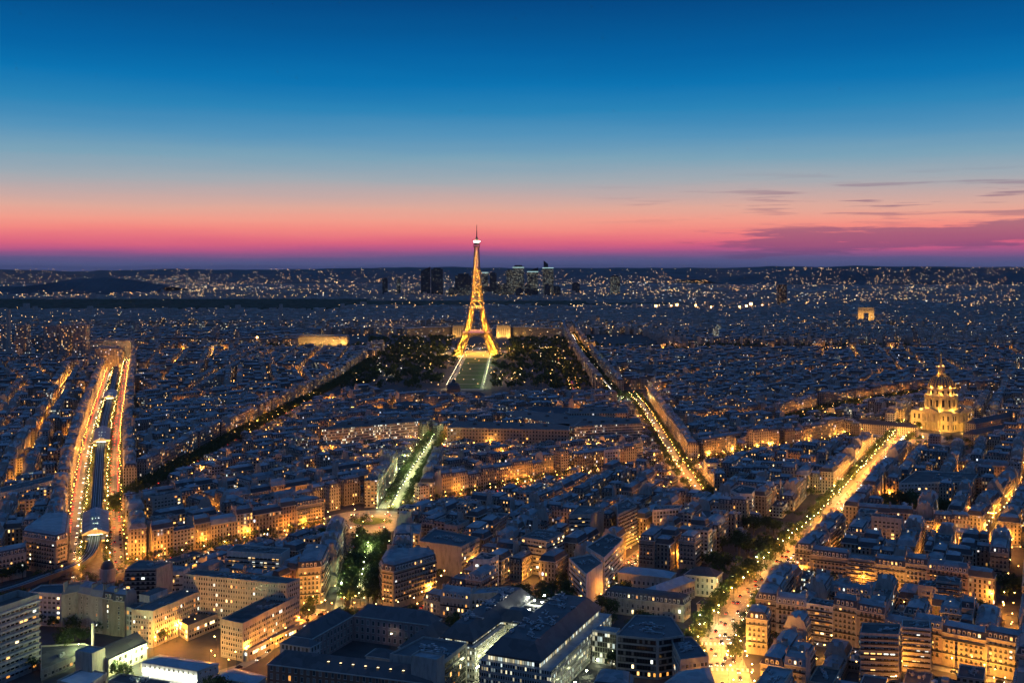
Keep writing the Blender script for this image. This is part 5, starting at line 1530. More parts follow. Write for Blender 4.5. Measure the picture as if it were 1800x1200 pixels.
# ---------------------------------------------------------------- domed church
DA = math.radians(222 + 90)                                  # direction of the front's left-to-right
dc = (DOMEC[0] + 6, DOMEC[1] + 26); dx, dy = math.cos(DA), math.sin(DA)
dr_ = empty('domed_church', (dc[0], dc[1], 0), DA); tag(dr_, "grand domed church floodlit gold, with lantern, spire and columned front", 'church')
O = (0, 0, 0); hs = 29.0
b = MB(O); b.box((0, 0), (2 * hs, 2 * hs), 0, 25.5, 0, 0, 1)
for z0, z1, e in ((0, 1.6, .9), (11.6, 12.8, .7), (24.4, 25.6, 1.1)):
    for s_ in range(4):
        a = s_ * math.pi / 2; c = ((hs + e / 2) * math.sin(a), -(hs + e / 2) * math.cos(a)); b.box(c, (2 * hs + 2 * e, e), z0, z1, a, 0, bottom=True)
b.build('podium', [M['gold_stone'], M['lead']], dr_)
for s_ in range(4):
    a = s_ * math.pi / 2
    R_ = lambda x, y: (x * math.cos(a) - y * math.sin(a), x * math.sin(a) + y * math.cos(a))
    for x in (-24, -17.5, 17.5, 24) + ((0,) if s_ else ()):
        for z0, hh in ((2.8, 6.5), (14.6, 6.5)):
            b = MB((*R_(x, -hs), z0)); c = R_(x, -hs - .06)
            b.box(c, (2.4, .14), z0, z0 + hh, a, 0); b.box(R_(x, -hs - .2), (3.3, .3), z0 + hh, z0 + hh + .5, a, 1)
            o = b.build('window', [M['glass'], M['gold_stone']], dr_); o.location = (*R_(x, -hs), z0)
    if s_ < 2:
        for tier, z0 in ((0, 0.2), (1, 12.8)):
            for x in (-11, -8, -4, 4, 8, 11):
                b = MB((*R_(x, -hs - 3), z0)); b.ring(R_(x, -hs - 3), [(1.15, z0), (.95, z0 + 1), (.8, z0 + 10), (1.2, z0 + 11)], 10)
                o = b.build('column', [M['gold_stone']], dr_); o.location = (*R_(x, -hs - 3), z0)
        b = MB(O); b.prism([R_(-12.6, -hs - 4.4), R_(12.6, -hs - 4.4), R_(12.6, -hs - .02), R_(-12.6, -hs - .02)], 11.3, 12.75, 0, bottom=True)
        b.prism([R_(-12.6, -hs - 4.4), R_(12.6, -hs - 4.4), R_(12.6, -hs - .02), R_(-12.6, -hs - .02)], 23.9, 25.6, 0, bottom=True)
        p0, p1, p2 = (*R_(-12.8, -hs - 4.3), 25.6), (*R_(12.8, -hs - 4.3), 25.6), (*R_(0, -hs - 4.3), 30.2)
        q0, q1, q2 = (*R_(-12.8, -hs + 4), 25.6), (*R_(12.8, -hs + 4), 25.6), (*R_(0, -hs + 4), 30.2)
        b.face([p0, p1, p2], 0); b.face([p1, q1, q2, p2], 1); b.face([q0, p0, p2, q2], 1)
        b.build('portico', [M['gold_stone'], M['lead']], dr_)
b = MB(O); b.ring((0, 0), [(21.5, 25.5), (21.5, 29), (20, 29.4), (20, 44.5), (21.6, 45), (21.6, 47), (18.2, 47.2), (17.6, 55), (18.6, 55.6), (18.6, 57), (17.0, 57.2)], 36, 0); b.build('drum', [M['gold_stone']], dr_)
for k in range(16):
    a = 2 * math.pi * (k + .5) / 16
    for R0, z0, w, hh in ((20.05, 31.5, 3.0, 9.5), (18.0, 49.0, 2.2, 4.6)):
        x, y = R0 * math.cos(a), R0 * math.sin(a)
        b = MB((x, y, z0)); b.box((x, y), (.5, w), z0, z0 + hh, a, 0); o = b.build('drum_window', [M['glass']], dr_); o.location = (x, y, z0)
    for da in (-.085, .085):
        x, y = 21.1 * math.cos(a + .196 + da), 21.1 * math.sin(a + .196 + da)
        b = MB((x, y, 29)); b.ring((x, y), [(1.0, 29.2), (.8, 30), (.7, 43.5), (1.0, 44.6)], 8); o = b.build('drum_column', [M['gold_stone']], dr_); o.location = (x, y, 29)
b = MB(O); prof = [(16.6 * math.cos(t) ** .9, 57.2 + 16.5 * math.sin(t)) for t in [k * math.pi / 2 / 14 * .93 for k in range(15)]]
b.ring((0, 0), prof, 48, 0); b.build('dome', [M['lead']], dr_)
b = MB(O)
for k in range(12):
    a = 2 * math.pi * k / 12
    for (r0, z0), (r1, z1) in zip(prof[:-1], prof[1:]):
        b.beam(((r0 + .15) * math.cos(a), (r0 + .15) * math.sin(a), z0), ((r1 + .15) * math.cos(a), (r1 + .15) * math.sin(a), z1), .9)
    a += math.pi / 12
    for (r0, z0), (r1, z1) in zip(prof[1:9:2], prof[2:10:2]):
        b.beam(((r0 + .1) * math.cos(a), (r0 + .1) * math.sin(a), z0), ((r1 + .1) * math.cos(a), (r1 + .1) * math.sin(a), z1), 1.5)
o = b.build('gilded_ribs', [M['gold']], dr_); o["kind"] = "stuff"
b = MB(O); b.ring((0, 0), [(4.6, 73.2), (5.4, 74), (5.4, 75), (4.0, 75.3), (4.0, 77)], 16); 
for k in range(8):
    a = 2 * math.pi * k / 8; b.box((3.9 * math.cos(a), 3.9 * math.sin(a)), (1.1, 1.1), 77, 84, a)
b.ring((0, 0), [(2.6, 77), (2.6, 84)], 12); b.ring((0, 0), [(5.0, 84), (5.0, 85), (3.2, 86), (2.4, 89.5)], 16); b.build('lantern', [M['gold_stone']], dr_)
b = MB(O); b.ring((0, 0), [(2.3, 89.5), (1.2, 92), (.5, 102), (.9, 102.6), (.15, 104.5)], 10); b.build('spire', [M['gold']], dr_)
WG = (1.0, 0.48, 0.065)
for s_ in range(4):
    a = s_ * math.pi / 2; R_ = lambda x, y: (x * math.cos(a) - y * math.sin(a), x * math.sin(a) + y * math.cos(a))
    for x in (-17, 17):
        point('floodlight', (*R_(x, -hs - 12), 1.5), 14500, WG, .5, dr_)
        point('floodlight', (*R_(x, -hs - 4.5), 13.6), 2200, WG, .3, dr_)
for k in range(8):
    a = 2 * math.pi * (k + .5) / 8
    point('floodlight', (26 * math.cos(a), 26 * math.sin(a), 27), 12500, WG, .4, dr_)
    point('floodlight', (20.9 * math.cos(a), 20.9 * math.sin(a), 48), 4600, WG, .3, dr_)
    point('floodlight', (18.2 * math.cos(a), 18.2 * math.sin(a), 58), 5600, WG, .2, dr_)
for k in range(3):
    a = 2 * math.pi * k / 3; point('floodlight', (5.6 * math.cos(a), 5.6 * math.sin(a), 76), 1500, WG, .2, dr_); point('floodlight', (3.4 * math.cos(a), 3.4 * math.sin(a), 87), 500, WG, .2, dr_)
mark_disc(dc, 52, 2); lm("the domed church", dc)
# long dark ranges behind the domed church
for lab, ps, h in (("dark slate-roofed range stretching right behind the domed church", [(1715, 745), (1800, 728), (1800, 715), (1712, 727)], 17),
                   ("low slate range left of the domed church, over the garden", [(1482, 742), (1610, 752), (1612, 742), (1500, 733)], 13),
                   ("slate range with dormers right of the domed church's steps", [(1712, 764), (1800, 748), (1800, 742), (1706, 755)], 13)):
    g0, g1 = gp(*ps[0], h), gp(*ps[1], h); Lr = math.hypot(g1[0] - g0[0], g1[1] - g0[1]); nr = (-(g1[1] - g0[1]) / Lr * 15, (g1[0] - g0[0]) / Lr * 15)
    p = [g0, g1, (g1[0] + nr[0], g1[1] + nr[1]), (g0[0] + nr[0], g0[1] + nr[1])]; c = centroid(p); r = empty('old_range', (*c, 0)); tag(r, lab, 'old building', "ranges round the domed church"); mark(p, 2)
    b = MB((*c, 0)); b.seed = .35; b.prism(p, 0, h, 0, 0); b.build('wall', [M['far_wall']], r)
    b = MB((*c, 0)); roof_faces(b, roof_rings(p, h, 'hip', ()), (0,), 0); b.build('roof', [M['slate']], r)

# ---------------------------------------------------------------- triumphal arch far away
ac = gp(1522, 563); aa = math.radians(-12)
ar = empty('triumphal_arch', (*ac, 0), aa); tag(ar, "floodlit triumphal arch glowing gold amid the dark far quarter", 'arch')
O = (0, 0, 0)
for s_ in (-1, 1):
    b = MB(O); b.prism(ccw([(s_ * 10, -14), (s_ * 31, -14), (s_ * 31, 14), (s_ * 10, 14)]), 0, 32, 0, 0); b.build('pier', [M['gold_stone']], ar)
    b = MB(O); b.box((s_ * 20.5, -14.6), (9, 1.4), 6, 24, 0, 0); b.build('relief', [M['stone_2']], ar)
b = MB(O); n = 12
for k in range(n):
    a0, a1 = math.pi * k / n, math.pi * (k + 1) / n
    x0, z0, x1, z1 = 10 * math.cos(a0), 30 + 10 * math.sin(a0) * .9, 10 * math.cos(a1), 30 + 10 * math.sin(a1) * .9
    for y in (-14, 14):
        f = [(x0, y, z0), (x0, y, 42), (x1, y, 42), (x1, y, z1)]; b.face(f, 0)
    b.face([(x0, -14, z0), (x1, -14, z1), (x1, 14, z1), (x0, 14, z0)], 0)
b.prism([(-31, -14), (31, -14), (31, 14), (-31, 14)], 32, 42, 0, 0)
b.prism([(-32.5, -15.5), (32.5, -15.5), (32.5, 15.5), (-32.5, 15.5)], 42, 44.5, 0, 0, True); b.prism([(-31, -14), (31, -14), (31, 14), (-31, 14)], 44.5, 53, 0, 0); b.prism([(-32, -15), (32, -15), (32, 15), (-32, 15)], 53, 54.2, 0, 0, True)
b.build('attic', [M['gold_stone']], ar)
for x in (-30, -10, 10, 30): point('floodlight', (x, -34, 16), 26000, (1, .50, .10), 1, ar)
for s_ in (-1, 1): point('floodlight', (s_ * 50, -8, 12), 22000, (1, .52, .11), 1, ar)
point('floodlight', (0, 0, 6), 15000, (1, .6, .16), 1, ar)

# ---------------------------------------------------------------- palace behind the tower, military school in front
PL = 3480.0


def px_at(px, y): return (px - 900) * y / F


for lab, pxs in (("palace wing behind the tower's left legs, curving away left", [(800, 0), (770, -18), (740, -62), (722, -120)]), ("palace wing right of the tower, long row of lit windows", [(884, 0), (915, -16), (945, -50), (985, -110)])):
    pts = [(px_at(p, PL), PL + d) for p, d in pxs]; r = empty('palace_wing', (*pts[0], 0)); tag(r, lab, 'palace', "palace wings behind the tower")
    b = MB((*pts[0], 0)); b.seed = .93; b2 = MB((*pts[0], 0))
    for a0, a1 in zip(pts[:-1], pts[1:]):
        p = ccw([a0, a1, (a1[0], a1[1] + 22), (a0[0], a0[1] + 22)]); b.prism(p, 0, 30, 0, 0); b2.prism(inset(p, -.6), 30, 31.5, 0)
    b.build('wall', [M['ministry_wall']], r); b2.build('roof', [M['zinc']], r)
for lab, pxc in (("palace end pavilion glowing gold right of the tower", 885), ("palace end pavilion half hidden behind the tower", 808)):
    x = px_at(pxc, PL - 22); r = empty('palace_pavilion', (x, PL - 22, 0)); tag(r, lab, 'palace', "palace pavilions behind the tower")
    b = MB((x, PL - 22, 0)); b.box((x, PL - 22), (44, 26), 0, 36, 0, 0); b.box((x, PL - 22), (34, 20), 36, 40, 0, 0); b.build('wall', [M['gold_stone']], r)
    b = MB((x, PL - 22, 0))
    for k in range(5): b.box((x - 14 + 7 * k, PL - 22 - 13.05), (2.6, .2), 6, 28, 0, 0)
    o = b.build('tall_windows', [M['curtain']], r); o["kind"] = "stuff"
    for dx_ in (-16, 16): point('floodlight', (x + dx_, PL - 50, 5), 46000 if pxc > 850 else 22000, (1, .52, .11), 1)
ms = gp(797, 714); mr = empty('military_school', (*ms, 0)); tag(mr, "long slate-roofed military school with a central square dome, before the lawns", 'school')
O = (*ms, 0)
b = MB(O); b.seed = .21; wx = 52
b.box((ms[0], ms[1] + 10), (2 * wx, 18), 0, 17, 0, 0); b.build('wall', [M['ministry_wall']], mr)
b = MB(O); p = q((ms[0], ms[1] + 10), 2 * wx, 18, 0); roof_faces(b, roof_rings(p, 17, 'hip', ()), (0,), 0); b.build('roof', [M['slate']], mr)
b = MB(O); b.seed = .21; b.box((ms[0], ms[1] + 8), (24, 24), 0, 23, 0, 0); b.build('central_block', [M['ministry_wall']], mr)
b = MB(O); b.ring((ms[0], ms[1] + 8), [(16, 23), (15.6, 28), (13, 33.5), (8, 37), (4, 38), (3.6, 41), (.3, 44)], 4, 0, True, math.pi / 4); b.build('dome', [M['slate']], mr)
mark(p, 2)
for lab, ps, h in (("low slate range of the military school glowing orange on its left yard", [(612, 728), (735, 732), (738, 722), (620, 718)], 13), ("golden-lit range of the military school right of its dome", [(905, 724), (1033, 730), (1033, 720), (912, 715)], 15),
                   ("plain slate range left of the military school's dome", [(690, 716), (740, 716), (740, 708), (692, 708)], 14), ("short school pavilion with a domed roof right of centre", [(1085 - 120, 728), (1093 - 120, 728), (1093 - 120, 722), (1085 - 120, 722)], 21)):
    p = ccw(pq(h, *ps)); c = centroid(p); r = empty('school_range', (*c, 0)); tag(r, lab, 'school', "ranges of the military school"); mark(p, 2)
    b = MB((*c, 0)); b.seed = .43; b.prism(p, 0, h, 0, 0); b.build('wall', [M['ministry_wall']], r)
    b = MB((*c, 0)); roof_faces(b, roof_rings(p, h, 'hip', ()), (0,), 0); b.build('roof', [M['slate']], r)
lm("the military school", ms)

# ---------------------------------------------------------------- far towers


def tower(name, label, x0, x1, ytop, Y, dep=None, wm='tower_wall', shape='flat', seed=None, grp=None, crown=None):
    X0, X1 = px_at(x0, Y), px_at(x1, Y); h = H + (YH - ytop) * Y / F; w = X1 - X0; dep = dep or w * .7
    c = ((X0 + X1) / 2, Y + dep / 2); r = empty(name, (*c, 0)); tag(r, label, 'tower', grp)
    b = MB((*c, 0)); b.seed = RND.random() if seed is None else seed; p = [(X0, Y), (X1, Y), (X1, Y + dep), (X0, Y + dep)]
    b.seed = b.seed
    if shape == 'slant':
        b.prism(p, 0, h * .86, 0, 1); b.build('wall', [M[wm], M['dark_metal']], r)
        b = MB((*c, 0)); z = h * .86
        b.face([(*p[0], z), (*p[1], z), (*p[1], h)], 0); b.face([(*p[3], z), (*p[2], h), (*p[2], z)][::1], 0); b.face([(*p[1], z), (*p[2], z), (*p[2], h), (*p[1], h)], 0); b.face([(*p[0], z), (*p[1], h), (*p[2], h), (*p[3], z)], 0)
        b.build('slanted_top', [M['dark_metal']], r)
    elif shape == 'spire':
        b.prism(p, 0, h * .80, 0, 1); b.build('wall', [M[wm], M['dark_metal']], r)
        b = MB((*c, 0)); z = h * .80; m = ((p[0][0] * .6 + p[1][0] * .4), Y)
        s = [(X0 + w * .1, Y + 2), (X0 + w * .5, Y + 2), (X0 + w * .5, Y + dep - 2), (X0 + w * .1, Y + dep - 2)]
        for i in range(4): b.face([(*s[i], z), (*s[(i + 1) % 4], z), (*s[(i + 1) % 4], h if (i + 1) % 4 in (0, 3) else h * .9), (*s[i], h if i in (0, 3) else h * .9)], 0)
        b.build('sail', [M['tower_wall']], r)
    else:
        b.prism(p, 0, h, 0, 1); b.build('wall', [M[wm], M['dark_metal' if wm == 'tower_wall' else 'zinc']], r)
        b = MB((*c, 0)); b.prism(inset(p, min(w, dep) * .25), h, h + min(w, dep) * .15, 0); b.build('plant_room', [M['dark_metal' if wm == 'tower_wall' else 'concrete']], r)
    if crown:
        b = MB((*c, 0)); b.prism(inset(p, -1.0), h * crown - 5, h * crown, 0, 0, True); b.build('crown_light', [mat('crown_' + str(len(M)), (.3, .3, .3), .5, emit=lin((190, 235, 235)), estr=.9, sample='NONE')], r)
    return r


BD = 8100.0; TG = "office towers on the horizon"
for lab, x0, x1, yt, sh, sd, cr_ in (
        ("dark pointed office tower, leftmost of the horizon cluster", 740, 756, 469, 'slant', .476, None), ("dark twin-topped tower second from the left on the horizon", 758, 778, 473, 'flat', .508, None),
        ("wide low dark block left of the lattice tower on the horizon", 800, 829, 484, 'flat', .634, None), ("white-topped tower just right of the lattice tower's shaft", 847, 858, 478, 'flat', .913, .99),
        ("plain grey tower between lattice tower and big lit tower", 861, 873, 480, 'flat', .634, None), ("stout tower attached left of the widest lit tower", 890, 901, 475, 'flat', .882, None), ("widest lit office tower on the horizon, green-white floors", 901, 921, 468, 'flat', .945, .97),
        ("lit tower with a slanted white crown, second right of the widest", 927, 946, 470, 'slant', .913, .86), ("slim tower with a tall sail-like spire on the horizon", 954, 973, 458, 'spire', .882, .8),
        ("short dark tower standing alone right of the sail-topped one", 1006, 1019, 498, 'flat', .476, None), ("brown tower with lit windows, rightmost of the horizon cluster", 1073, 1090, 486, 'flat', .85, None),
        ("small tower low at the horizon cluster's left end", 672, 681, 489, 'flat', .7, None), ("second small tower low at the cluster's left end", 697, 704, 490, 'flat', .4, None)):
    tower('office_tower', lab, x0, x1, yt, BD + RND.uniform(-200, 300), None, 'tower_wall', sh, sd, TG, cr_)
for k in range(12):
    x = 785 + k * 17 + RND.uniform(-5, 5); w = RND.uniform(8, 15)
    tower('low_tower', "low office block at the foot of the horizon towers, %s from the left" % nth(k + 1), x, x + w, RND.uniform(499, 509), BD - RND.uniform(100, 500), None, 'tower_wall', 'flat', RND.uniform(.5, 1), "low blocks below the horizon towers")
tower('hotel_tower', "slim brown hotel tower standing alone in the right distance", 1368, 1383, 500, 5850, 40, 'brown_wall', 'flat', .85)
for i, (lab, x0, x1, yt, Y) in enumerate((("dark apartment tower beside the tall chimney, pale glassy top", 27, 46, 571, 2620), ("dark apartment tower with a lit sign at its top, left of its twins", 76, 101, 573, 2440), ("dark apartment tower in the middle of the three together", 103, 122, 572, 2430), ("dark apartment tower with most lit windows, right of its twins", 127, 150, 571, 2420), ("dark apartment tower cut by the photo's left border", -6, 11, 571, 2500),
                                          ("pale slab of flats between the three towers and the avenue", 152, 230, 599, 2560), ("stepped white block of flats by the boulevard's far end", 166, 208, 612, 2330), ("narrow grey block of flats left of the boulevard's far end", 62, 76, 590, 2500))):
    tower('apartment_tower', lab, x0, x1, yt, Y, 26, 'modern_wall', 'flat', (.3, .55, .62, .9, .41, .33, .37, .5)[i], "apartment towers in the left distance")
cc = (px_at(15, 2500), 2500)
b = MB((*cc, 0)); b.ring(cc, [(6.5, 0), (4.8, 60), (4.4, 118), (4.9, 118.5), (4.9, 126), (4.0, 126)], 18, 0); r = b.build('tall_chimney', [M['concrete']]); tag(r, "tall pale industrial chimney near the photo's left border", 'chimney')
# floodlit riverside building
far = [(px_at(508, 3080), 3080), (px_at(612, 3060), 3060)]
r = empty('riverside_building', (*far[0], 0)); tag(r, "long riverside building with a brightly floodlit pale facade", 'public building')
p = ccw([far[0], far[1], (far[1][0], far[1][1] + 24), (far[0][0], far[0][1] + 24)]); b = MB((*far[0], 0)); b.seed = .2; b.prism(p, 0, 26, 0, 1); b.build('wall', [M['ministry_wall'], M['zinc']], r); mark(p, 2)
b = MB((*far[0], 0)); b.prism(inset(p, 2), 26.0, 30, 0); b.build('roof', [M['zinc']], r)
for k in range(6): point('floodlight', (far[0][0] + (far[1][0] - far[0][0]) * (k + .5) / 6, far[0][1] - 26, 9), 26000, (1, .52, .11), 1)
p = [(px_at(1455, 2980), 3020), (px_at(1500, 2980), 3020), (px_at(1500, 2980), 3046), (px_at(1455, 2980), 3046)]

# ---------------------------------------------------------------- ordinary buildings: frontages along the streets, then blocks behind them
REC = []
TONE = ["cream", "pale cream", "buff", "ivory", "sandy", "grey", "reddish"]


def stone_of(seed):
    f = seed * 13.13 % 1
    return max(i for i, (p, c) in enumerate(STONES) if p <= f)


def add_rec(poly, h, party, place, modern=False):
    poly = ccw(poly); c = centroid(poly); px_, py_ = to_px(c[0], c[1], h)
    mark(poly, 4)
    vis = -60 < px_ < 1860 and py_ < 1265
    size = h * math.sqrt(max(1, (poly[0][0] - poly[2][0]) ** 2 + (poly[0][1] - poly[2][1]) ** 2)) / (c[1] ** 2 + 1)
    REC.append(dict(poly=poly, h=h, party=party, place=place, modern=modern, c=c, size=size if vis else 0, seed=RND.random(), vis=vis))


def frontage(s, side):
    """row of terraced houses along one side of a street"""
    base = s['w'] / 2 + 0.6; line = offset(smooth(s['pts'], 1), side * base)
    total = sum(math.hypot(b[0] - a[0], b[1] - a[1]) for a, b in zip(line[:-1], line[1:]))
    d = 2.0; k = 0
    sname = "right" if side > 0 else "left"
    while d < total - 8:
        w = RND.choice([14, 16, 18, 20, 23, 26]); a = walk(line, 1e9, d)
        if not a: break
        e = walk(line, 1e9, min(d + w, total - .01))
        if not e: break
        x0, y0, dx, dy = a[0]; x1, y1 = e[0][:2]; L = math.hypot(x1 - x0, y1 - y0)
        if L < 7: break
        ux, uy = (x1 - x0) / L, (y1 - y0) / L; nx, ny = (uy * side, -ux * side); dep = RND.uniform(11.5, 14)
        poly = [(x0, y0), (x1, y1), (x1 + nx * dep, y1 + ny * dep), (x0 + nx * dep, y0 + ny * dep)]
        if RND.random() < .09: d += 9.0; continue                 # a side street opens here
        if free(poly, 1.4):
            k += 1; h = s['hgt'] + RND.choice([-4, -1.5, -1, 0, 0, .5, 1, 1.5, 3]) + RND.uniform(-.6, .6); md = RND.random() < 0.1
            if RND.random() < .06: h *= .6
            pl = ccw(poly); party = tuple(i for i in range(4) if abs((pl[(i + 1) % 4][0] - pl[i][0]) * ux + (pl[(i + 1) % 4][1] - pl[i][1]) * uy) < dep * .5)
            add_rec(poly, h, party if not md else (), ("row", s['name'], sname, k), md)
            d += w + .05
        else: d += 3.0


for s in STREETS:
    if s['rows']:
        for sd, on in zip((-1, 1), s['sides']):
            if on: frontage(s, sd)


def seg_side(p, a, b):
    return (b[0] - a[0]) * (p[1] - a[1]) - (b[1] - a[1]) * (p[0] - a[0])


S8a, S8b = gp(1262, 1135), gp(1580, 775)
V_a, V_b = gp(166, 975), gp(206, 655)
BLOCK_LAMPS = []


def zone_angle(x, y):
    """street-grid direction of a quarter"""
    if y < 1900:
        if seg_side((x, y), V_a, V_b) > 0: return 109.5
        if x > S8a[0] + (S8b[0] - S8a[0]) * (y - S8a[1]) / (S8b[1] - S8a[1]): return 63.5
        if x < -105 and y > 950 + (x + 125): return 45.0
        if x > -100 and y > 1005 + (x + 90) * .78: return 38.0
        if x < -340: return 92.0
        return 65.0
    if x > 180: return (61.0, 38.0, 75.0, 20.0)[int((x + 300) // 520 + (y + 250) // 600) % 4]
    if x < -330: return (104.0, 95.0, 45.0, 120.0)[int((x + 5000) // 480 + y // 560) % 4]
    return 90.0


def fill(theta, y0, y1, bl=(58, 100), bw=(40, 54), st=9.0):
    a = math.radians(theta); ux, uy, vx_, vy_ = math.cos(a), math.sin(a), -math.sin(a), math.cos(a)
    R_ = lambda u, v: (ux * u + vx_ * v, uy * u + vy_ * v)
    cs = [(x, y) for x in (-1480, 1480) for y in (y0, y1)]; us = [x * ux + y * uy for x, y in cs]; vs = [x * vx_ + y * vy_ for x, y in cs]
    v = min(vs); row = 0
    while v < max(vs):
        W_ = RND.uniform(*bw); u = min(us) + RND.uniform(0, 60)
        while u < max(us):
            L = RND.uniform(*bl); c = R_(u + L / 2, v + W_ / 2)
            if y0 - 40 < c[1] < y1 + 40 and abs(c[0]) < c[1] * .5 + 60:
                if abs(zone_angle(*c) - theta) < .1: block(R_, u, u + L, v, v + W_, st)
            u += L + st
        v += W_ + st; row += 1


LOW = False


def block(R_, u0, u1, v0, v1, st):
    D = RND.uniform(11, 13); hb = RND.uniform(14.5, 22.5)
    def put(ua, ub, va, vb, party_u):
        p = [R_(ua, va), R_(ub, va), R_(ub, vb), R_(ua, vb)]; c = centroid(p)
        if not (485 < c[1] < 3420): return
        if not free(p, 1.6): return
        px_, py_ = to_px(c[0], c[1], 15)
        if px_ < -90 or px_ > 1890: return
        h = hb + RND.choice([-5, -2, -1, 0, 0, 1, 2, 4]) + RND.uniform(-.6, .6) if not LOW else RND.uniform(5, 10); md = RND.random() < (.6 if LOW else .12)
        if RND.random() < .10: h *= RND.uniform(.45, .7)
        if md and not LOW and RND.random() < .3: h += RND.uniform(3, 9)
        add_rec(p, h, () if md else ((1, 3) if party_u else (0, 2)), ("block",), md)
    for va, vb in ((v0, v0 + D), (v1 - D, v1)):
        u = u0
        while u < u1 - 7:
            w = min(RND.uniform(13, 27), u1 - u)
            if u1 - u - w < 7: w = u1 - u
            put(u + .03, u + w, va, vb, True); u += w
    for ua, ub in ((u0, u0 + D), (u1 - D, u1)):
        v = v0 + D
        while v < v1 - D - 5:
            w = min(RND.uniform(10, 16), v1 - D - v); put(ua, ub, v + .03, v + w, False); v += w
    iu0, iu1 = u0 + D + 4, u1 - D - 4
    if RND.random() < .6 and iu1 - iu0 > 14 and v1 - v0 - 2 * D > 11:        # yard wing
        u = RND.uniform(iu0, iu1 - 10); put(u, u + 9, v0 + D + .1, v1 - D - .1, False)
    c = R_((u0 + u1) / 2, (v0 + v1) / 2)
    if RND.random() < (.5 if LOW else .2) and c[1] < 1700: GARDENS.append((c[0], c[1], 9, 3, RND.uniform(8, 12), "in a courtyard"))
    lit = RND.random()
    if lit < .62:
        for u in np.arange(u0 + 8, u1, 24):
            if RND.random() < .85: BLOCK_LAMPS.append((*R_(u, v0 - st / 2), RND.choice(['sodium', 'sodium', 'warm_lamp'])))
    if RND.random() < .34:
        for w in np.arange(v0 + 8, v1, 26): BLOCK_LAMPS.append((*R_(u0 - st / 2, w), 'sodium'))


for th in (63.5, 65.0, 45.0, 38.0, 109.5, 92.0): fill(th, 480, 1900, (76, 130), (46, 66), 11)
for th in (61.0, 38.0, 75.0, 20.0, 104.0, 95.0, 45.0, 120.0, 90.0): fill(th, 1900, 2900, (60, 120), (44, 60), 10)
for th in (63.5, 65.0, 45.0, 38.0, 109.5): fill(th, 480, 1500, (26, 36), (27, 32), 4)       # infill of leftover gaps
OCC[OCC == 5] = 0; LOW = True
for th in (63.5, 65.0, 45.0, 38.0, 109.5, 92.0): fill(th, 480, 1900, (40, 70), (34, 44), 7)
LOW = False
for r in REC:                                                # a flank with no neighbour gets windows and its own roof slope
    keep = []
    for i in r['party']:
        a, b_ = r['poly'][i], r['poly'][(i + 1) % 4]; L = math.hypot(b_[0] - a[0], b_[1] - a[1]) or 1
        nx, ny = (b_[1] - a[1]) / L * 3.2, -(b_[0] - a[0]) / L * 3.2; m_ = sum(occ_at(a[0] + (b_[0] - a[0]) * f + nx, a[1] + (b_[1] - a[1]) * f + ny) in (2, 4) for f in (.25, .5, .75))
        if m_ >= 2: keep.append(i)
    r['party'] = tuple(keep)

# who is a building of its own, who belongs to the mass of the city
NEAR, MID = 105, 290
REC.sort(key=lambda r: -r['size'])
apt = [r for r in REC if r['vis'] and not r['modern']][:MID]
mod = [r for r in REC if r['vis'] and r['modern']][:60]
for i, r in enumerate(apt): r['tier'] = 0 if i < NEAR else 1
for i, r in enumerate(mod): r['tier'] = 0 if i < 22 else 1
rank = {}


def place_words(r):
    if r['place'][0] == 'row':
        _, s, side, k = r['place']
        return "%s along the %s side of %s" % (nth(k), side, s)
    c = r['c']; best = min(LANDMARKS, key=lambda l: (l[1][0] - c[0]) ** 2 + (l[1][1] - c[1]) ** 2)
    dx, dy = c[0] - best[1][0], c[1] - best[1][1]
    sec = ("behind" if dy > 0 else "before") if abs(dy) > abs(dx) else ("right of" if dx > 0 else "left of")
    key = (best[0], sec); rank[key] = rank.get(key, 0) + 1
    return "%s out %s %s" % (nth(rank[key]), sec, best[0])


STO = {2: "two", 3: "three", 4: "four", 5: "five", 6: "six", 7: "seven", 8: "eight", 9: "nine", 10: "ten"}
chosen = [r for r in REC if 'tier' in r]
def lmdist(r):
    return min((l[1][0] - r['c'][0]) ** 2 + (l[1][1] - r['c'][1]) ** 2 for l in LANDMARKS)
for r in sorted(chosen, key=lmdist):
    k = stone_of(r['seed']); fl = max(2, min(10, int((r['h'] - 1) / 3.1)))
    nice = r['seed'] * 7 % 1
    low = 'zinc' if nice < .22 else 'slate'; zt = 'blue_roof' if r['seed'] * 29 % 1 < .12 else 'zinc'
    if r['modern']:
        lab = "flat-roofed %s-storey block, %s" % (STO[fl], place_words(r))
        make_building('modern_block', 'modern building', lab, r['poly'], r['h'], 'flat', ('white_wall', 'concrete', 'stone_3')[int(nice * 3)], win=dict(bay=3.1, floor=2.9, w=1.9, h=1.5, z0=1.4, rail=False, lit=.13), objs=r['tier'] == 0, group="flat-roofed blocks",
                      seed=r['seed'], top=('flat_roof', 'dark_roof', 'zinc')[int(nice * 7) % 3], balconies=[3 + 2.9 * j for j in range(8)] if r['tier'] == 0 and nice < .5 else (), wallmat='modern_wall', gear=3, mark_it=False)
    else:
        lab = "%s %s-storey %s house, %s" % (TONE[k], STO[fl], "zinc-roofed" if low == 'zinc' else "slate-roofed", place_words(r))
        make_building('apartment_building', 'apartment building', lab, r['poly'], r['h'], 'mansard', 'stone_%d' % k, party=r['party'], win=dict(lit=RND.choice([.03, .06, .1, .16])), objs=r['tier'] == 0, group="apartment buildings",
                      seed=r['seed'], low=low, top=zt, balconies=(7.3, r['h'] - 3.6) if r['tier'] == 0 and r['h'] > 15 else (), mark_it=False)
cb = MB()
for r in REC:
    if 'tier' in r: continue
    mass_building(cb, r['poly'], r['h'], r['party'], r['seed'], r['modern'], 2 if r['c'][1] < 1750 else 1)
# beyond the river: the far quarters, coarser with distance


